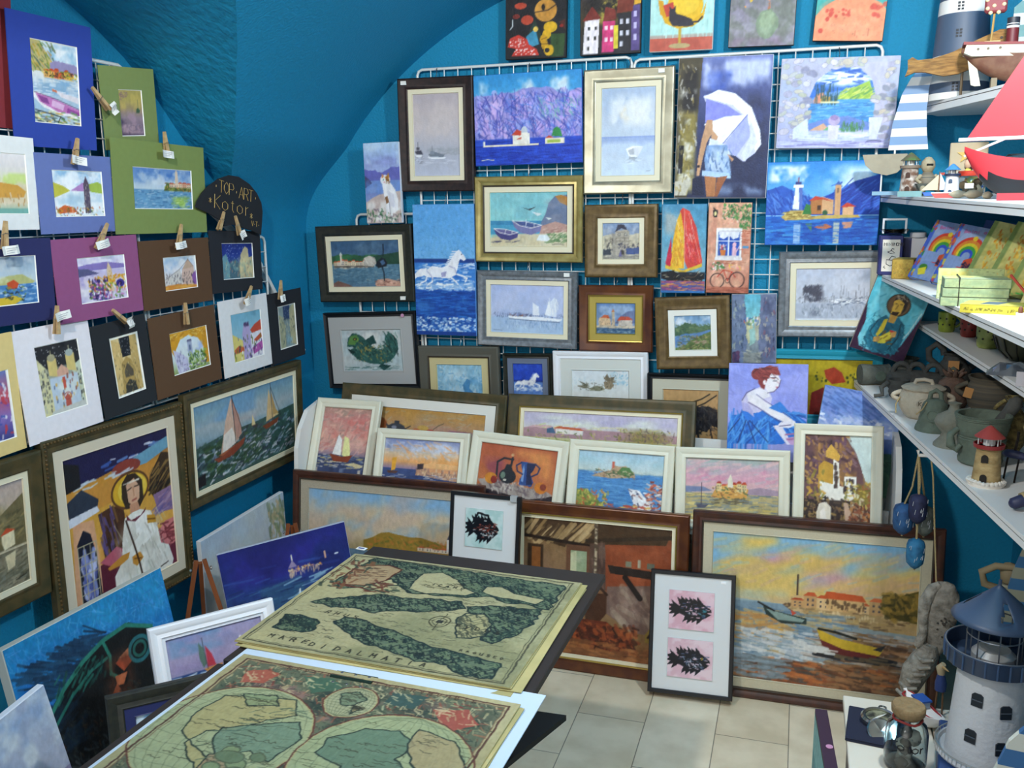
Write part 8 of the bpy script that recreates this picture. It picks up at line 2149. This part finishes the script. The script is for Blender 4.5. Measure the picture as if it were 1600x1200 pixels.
for q in range(6):
    z_ = .012 + q * .022
    x = [-.052, -.046, -.038, -.028, -.018, -.012][q]
    rb.tube([(x - .028, -.012, z_ + .004), (x - .01, -.034, z_), (x + .016, -.036, z_ + .008)], [.005, .006, .004], 7)
rb.build('ridges', PL, t, smooth=60)
MB().tube([(-.042, -.008, .150), (-.034, -.008, .162), (-.026, -.006, .19), (-.030, -.006, .235), (-.028, -.004, .275), (-.012, 0, .315), (.004, 0, .33)], [.008, .013, .011, .013, .017, .015, .008], 12).build('snout', PL, t, smooth=60)
MB().lathe([(0, -.125), (.018, -.10), (.032, -.06), (.038, -.01), (.040, .03), (.034, .070), (.018, .095), (0, .10)], n=20, sy=.5, M=Matrix.Translation((.012, .004, .238)) @ Matrix.Rotation(radians(4), 4, 'Y')).build('head', mat('938c80', .95, bump=1.0, scale=45, hex2='6c665c'), t, smooth=60)
pt = MB()
rn = random.Random(5)
for q in range(16):
    a, b_ = rn.random() * 6.28, rn.random()
    pt.lathe([(.0025, -.001), (.003, .001), (0, .0015)], n=7, M=Matrix.Translation((.020 + .026 * b_ * cos(a), -.0225 + .012 * b_, .235 + .05 * b_ * sin(a))) @ Matrix.Rotation(radians(90), 4, 'X'))
pt.build('pits', mat('3f3a34', .9), t)
MB().tube([(-.004, 0, .315), (-.015, .06, .40), (-.035, .13, .58), (-.045, .15, .632)], .0022, 6).build('cord', ROPE, t)

# ---- white box with souvenirs
t = thing('display_box', 'white painted wooden box table at the lower right corner', 'display box', (.39, 1.73, 0))
WP = mat('d8d0c0', .6, var=.06, scale=6)
MB().box(-.225, -.42, .0, .225, .43, .400).build('body', WP, t)
for y0_, y1_ in ((-.43, -.002), (.002, .44)):
    for x0_, x1_ in ((-.240, -.055), (-.051, .24)):
        MB().box(x0_, y0_, .400, x1_, y1_, .420, bev=.002).build('top_board', WP, t)
t = thing('picture_book_box', 'dark purple flat box with pictures on its side and a pink round sticker', 'box', (.128, 1.83, 0), radians(4))
MB().box(-.018, -.30, 0, .010, .33, .38).build('box', mat('3a2238', .5), t)
PB = paint_mesh('side_art', .62, .37, 'g 7ab0b0 6aa0a4 5a9098;q 8abab8 0 0 100 26;s 120 8a7a70,c8b8b0,5a4a4c,a89890 4 30 96 98 5 3 90 20;v .2', t, 0, 5, 2.3, PAPER)
PB.rotation_euler = (0, 0, radians(-90))
PB.location = (-.0186, .015, .187)
MB().lathe([(.008, 0), (.008, .001), (0, .001)], (0.0, .17, .38), 16).build('price_sticker', PINK, t)
t = thing('navy_cloth_case', 'navy blue folded cloth lying under the compass', 'cloth', (.215, 2.035, .42), radians(-6))
MB().box(-.062, -.075, 0, .075, .075, .006, bev=.002).box(-.062, -.075, .006, .075, .0, .010, bev=.002).build('cloth', mat('1b2036', .9), t)
t = thing('pocket_compass', 'chromed pocket compass with open lid on the navy cloth', 'compass', (.222, 2.05, .4305), radians(10))
CH = mat('b8b8b0', .18, metal=.95)
MB().lathe([(.030, 0), (.038, .004), (.040, .012), (.036, .017), (.030, .016), (.030, .012), (0, .012)], n=32).build('case', CH, t, smooth=40)
MB().lathe([(.029, .0125), (0, .013)], n=32).build('dial', mat('2b2b26', .4, hex2='8a8a70', scale=60), t, smooth=40)
MB().prism([(-.024, .0), (0, .003), (.024, 0), (0, -.003)], -.0004, .0004, M=Matrix.Translation((0, 0, .0138)) @ Matrix.Rotation(radians(35), 4, 'Z') @ Matrix.Rotation(radians(90), 4, 'X')).build('needle', mat('d8d8d0', .4), t)
MB().lathe([(.028, 0), (.030, .004), (.027, .006), (0, .003)], n=24, M=Matrix.Translation((-.008, -.046, .004)) @ Matrix.Rotation(radians(35), 4, 'X')).build('lid', CH, t, smooth=40)
MB().tube([(.018 + .008 * cos(radians(a)), .042 + .008 * sin(radians(a)), .012) for a in range(0, 360, 30)], .0022, 6, closed=True).build('ring', CH, t, smooth=60)
t = thing('cork_jar', 'glass jar of shells with cork lid, red string and black handwritten lettering', 'jar', (.262, 1.905, .42), face(.262, 1.905))
MB().lathe([(.034, 0), (.041, .004), (.043, .02), (.043, .082), (.038, .100), (.027, .110), (.026, .126), (.030, .128), (.027, .128), (.024, .112), (.036, .098), (.040, .08), (.040, .01), (0, .006)], n=32).build('glass', GLASS, t, smooth=60)
MB().lathe([(.024, .116), (.0335, .127), (.034, .140), (.031, .144), (0, .144)], n=28).build('cork', mat('8a7350', .85, bump=.4, scale=90, var=.2), t, smooth=40)
MB().tube([(.0285 * cos(radians(a)), .0285 * sin(radians(a)), .113 + .002 * sin(a)) for a in range(0, 360, 20)], .0025, 6, closed=True).build('string', mat('8a2a26', .7), t)
for q in range(12):
    a, r, z_ = rn.random() * 6.3, rn.random() * .02, .010 + .072 * q / 12
    MB().lathe([(.001, -.010), (.012, -.004), (.015, .002), (.009, .010), (.001, .014)], n=7, M=Matrix.Translation((r * cos(a), r * sin(a), z_)) @ Matrix.Rotation(rn.random() * 3, 4, 'X')).build('pebble', (mat('9a9484', .8), mat('b8b4a4', .8), mat('5a5248', .8))[q % 3], t, smooth=60)
lettering('lettering', 'Kotor', -.030, .060, .018, -4, mat('0d0d0f', .6), t, -.0445, r=.0013, gap=.8,
          curve=lambda a, c: (.0438 * sin(a / .0438), -.0438 * cos(a / .0438), c))
t = thing('model_rowing_boat', 'small white boat with red rim and blue cabin behind the cork jar', 'model boat', (.318, 2.095, .42), radians(118))
hullmesh(.14, .045, .035, .036, mat('d8d4d0', .6), mat('d8d4d0', .6), -1, t)
MB().tube([(-.07, 0, .042), (-.045, -.014, .039), (0, -.021, .037), (.06, -.012, .040), (.066, 0, .042), (.06, .012, .040), (0, .021, .037), (-.045, .014, .039), (-.07, 0, .042)], .0028, 6).build('rim', mat('8a1f22', .6), t)
MB().box(-.008, -.012, .038, .022, .012, .054).build('cabin', mat('8a98a8', .6), t)
MB().box(-.011, -.015, .054, .025, .015, .058).build('cabin_roof', mat('1c4a94', .5), t)
t = thing('gull_figure', 'small wooden gull with blue scarf on stick legs behind the boat', 'bird ornament', (.358, 2.14, .42), radians(-20))
MB().tube([(0, 0, .062), (0, .002, .080), (0, -.002, .10), (0, -.004, .108)], [.012, .013, .009, .006], 10).build('body', mat('25386a', .6), t, smooth=60)
MB().tube([(0, -.002, .104), (-.002, -.004, .120), (.004, -.006, .132)], [.008, .010, .006], 10).build('head', mat('a89878', .8), t, smooth=60)
MB().tube([(.004, -.010, .127), (.018, -.016, .122)], [.004, .001], 6).build('beak', mat('a08050', .7), t)
for sg in (-1, 1):
    MB().tube([(sg * .006, 0, .064), (sg * .008, 0, .0)], .0022, 6).build('leg', mat('6a4f34', .7), t)
t = thing('blue_box', 'dark blue box carrying the large model lighthouse', 'box', (.415, 1.80, .42), radians(-8))
MB().box(-.105, -.20, 0, .115, .17, .078, bev=.003).build('box', mat('1d3a6a', .5), t)
# large lighthouse
t = thing('large_lighthouse', 'large white tin lighthouse with slate blue gallery and roof at the lower right', 'model lighthouse', (.402, 1.865, .499), face(.402, 1.865))
TIN = mat('c4c6c8', .55, bump=.25, scale=90)
BLUE = mat('27364e', .4, hex2='2f4058', scale=20)
MB().lathe([(.074, .0), (.0725, .012), (.060, .20), (.059, .205)], n=48).build('tower', TIN, t, smooth=50)
bp_ = MB().lathe([(.070, -.0005), (.089, .0), (.092, .005), (.090, .012), (.086, .012), (.084, .004), (.072, .003)], n=48)
bp_.build('base_plate', TIN, t, smooth=40)
fc = MB()
for q in range(60):
    a = 2 * pi * q / 60
    fc.tube([(.0915 * cos(a), .0915 * sin(a), .002), (.0915 * cos(a), .0915 * sin(a), .017)], .0008, 4)
fc.tube([(.0915 * cos(2 * pi * q / 40), .0915 * sin(2 * pi * q / 40), .018) for q in range(40)], .0015, 5, closed=True)
fc.build('base_railing', mat('a8a8a4', .5, metal=.4), t)
MB().lathe([(.059, .200), (.086, .205), (.088, .208), (.088, .236), (.090, .239), (.085, .240), (.084, .210), (.0, .210)], n=48).build('gallery', BLUE, t, smooth=40)
gr = MB()
for q in range(26):
    a = 2 * pi * q / 26
    gr.tube([(.0885 * cos(a), .0885 * sin(a), .207), (.0885 * cos(a), .0885 * sin(a), .238)], .0018, 5)
gr.build('gallery_ribs', mat('3f5472', .4), t)
rl = MB()
for r, z_ in ((.087, .2405), (.050, .262), (.0505, .288)):
    rl.tube([(r * cos(2 * pi * q / 36), r * sin(2 * pi * q / 36), z_) for q in range(36)], .0014, 5, closed=True)
for q in range(8):
    a = 2 * pi * q / 8 + .2
    rl.tube([(.050 * cos(a), .050 * sin(a), .21), (.050 * cos(a), .050 * sin(a), .318)], .0014, 5)
rl.build('lantern_cage', mat('8a8f96', .35, metal=.7), t)
MB().lathe([(.040, .210), (.040, .222), (.030, .232), (0, .232)], n=28).build('candle_tray', mat('c8c8c6', .3, metal=.5), t, smooth=40)
roof = MB()
N, K = 48, 8
vs, fs = [], []
for k in range(K + 1):
    r = .082 * (1 - k / K)
    for q in range(N):
        a = 2 * pi * q / N
        vs.append((r * cos(a), r * sin(a), .296 + .072 * (k / K) ** 1.05))
for k in range(K):
    for q in range(N):
        # three pierced triangular openings facing outwards
        ac = (q + .5) / N * 12 % 4
        hole = 2 <= k <= 4 and abs(((q + .5) / N * 6) % 2 - 1) < (.36 - .085 * (k - 2)) and (q * 6 // N) % 2 == 0
        if not hole:
            fs.append((k * N + q, k * N + (q + 1) % N, (k + 1) * N + (q + 1) % N, (k + 1) * N + q))
roof.add(vs, fs)
ro = roof.build('roof', mat('33445c', .45), t, smooth=60)
sm = ro.modifiers.new('thickness', 'SOLIDIFY')
sm.thickness = .0015
MB().tube([(0, 0, .366), (0, 0, .376)], .003, 8).build('finial', mat('33445c', .45), t)
WN = mat('1a2028', .4)
for a, z_ in ((-108, .145), (-112, .068), (-62, .13), (-66, .055)):
    r = .0745 - .0145 * z_ / .2
    M = Matrix.Rotation(radians(a + 90), 4, 'Z') @ Matrix.Translation((0, -r - .0005, z_)) @ Matrix.Rotation(radians(-4), 4, 'X')
    f_ = MB().prism([(-.0105, -.013), (-.0105, .010), (-.006, .014), (.006, .014), (.0105, .010), (.0105, -.013)], -.0015, .004, M=M).build('window', WN, t)
    MB().box(-.0105, -.003, -.001, .0105, -.0012, .001, M=M).build('glazing_bar', mat('4a525c', .5), f_)
# striped panels at the right edge
for (x, y, z_, lab, rz, k) in ((.555, 2.22, .62, 'blue and beige striped wooden fish tail panel behind the large lighthouse', -6, 1.0), (.425, 1.50, .42, 'blue and white striped rounded wooden panel at the lower right corner', -8, 1.0)):
    t = thing('striped_wooden_board', lab, 'wooden board', (x, y, z_ if z_ > .5 else .4205), radians(rz))
    if z_ > .5:
        t.location.z = 0
        MB().tube([(.02, 0, 0), (.02, 0, .60)], .006, 8).build('post', mat('8a8070', .7), t)
        stripes(t, [(-.055, .58), (-.065, .64), (-.062, .70), (-.052, .76), (-.035, .82), (-.01, .86), (.06, .88), (.06, .58)], .58, .88, 11, mat('8a8a76', .7), mat('2f6088', .6), th=.01)
        MB().lathe([(.05, 0), (.05, .012), (.0, .014)], (.02, 0, 0), 20).build('foot', mat('8a8070', .7), t)
    else:
        stripes(t, [(-.084, .0), (-.088, .18), (-.084, .26), (-.066, .32), (-.035, .365), (.0, .39), (.10, .40), (.10, 0)], 0, .40, 13, mat('c4c4b8', .7), mat('2f6090', .6), th=.012)
t = thing('rope_handled_figure', 'beige figure with raised bent arms and striped shirt in shade behind the lighthouse', 'figurine', (.535, 2.40, .0), radians(-12))
MB().tube([(0, 0, 0), (0, 0, .56)], .008, 8).build('post', mat('6a604c', .7), t)
MB().lathe([(.05, 0), (.05, .012), (0, .014)], n=20).build('foot', mat('6a604c', .7), t)
MB().lathe([(.022, .55), (.028, .57), (.026, .64), (.018, .66)], n=18).build('torso', mat('a8a48c', .8, hex2='2a2a28', scale=12, stretch=(.1, .1, 12)), t, smooth=60)
MB().lathe([(0, .655), (.018, .665), (.021, .69), (.014, .71), (0, .715)], n=18).build('head', mat('8a7a5c', .8), t, smooth=60)
MB().tube([(-.018, -.01, .645), (-.052, -.016, .655), (-.060, -.016, .685), (-.03, -.014, .705), (.02, -.014, .708)], [.010, .010, .010, .009, .008], 8).build('arm', mat('8a7a5c', .8), t, smooth=60)
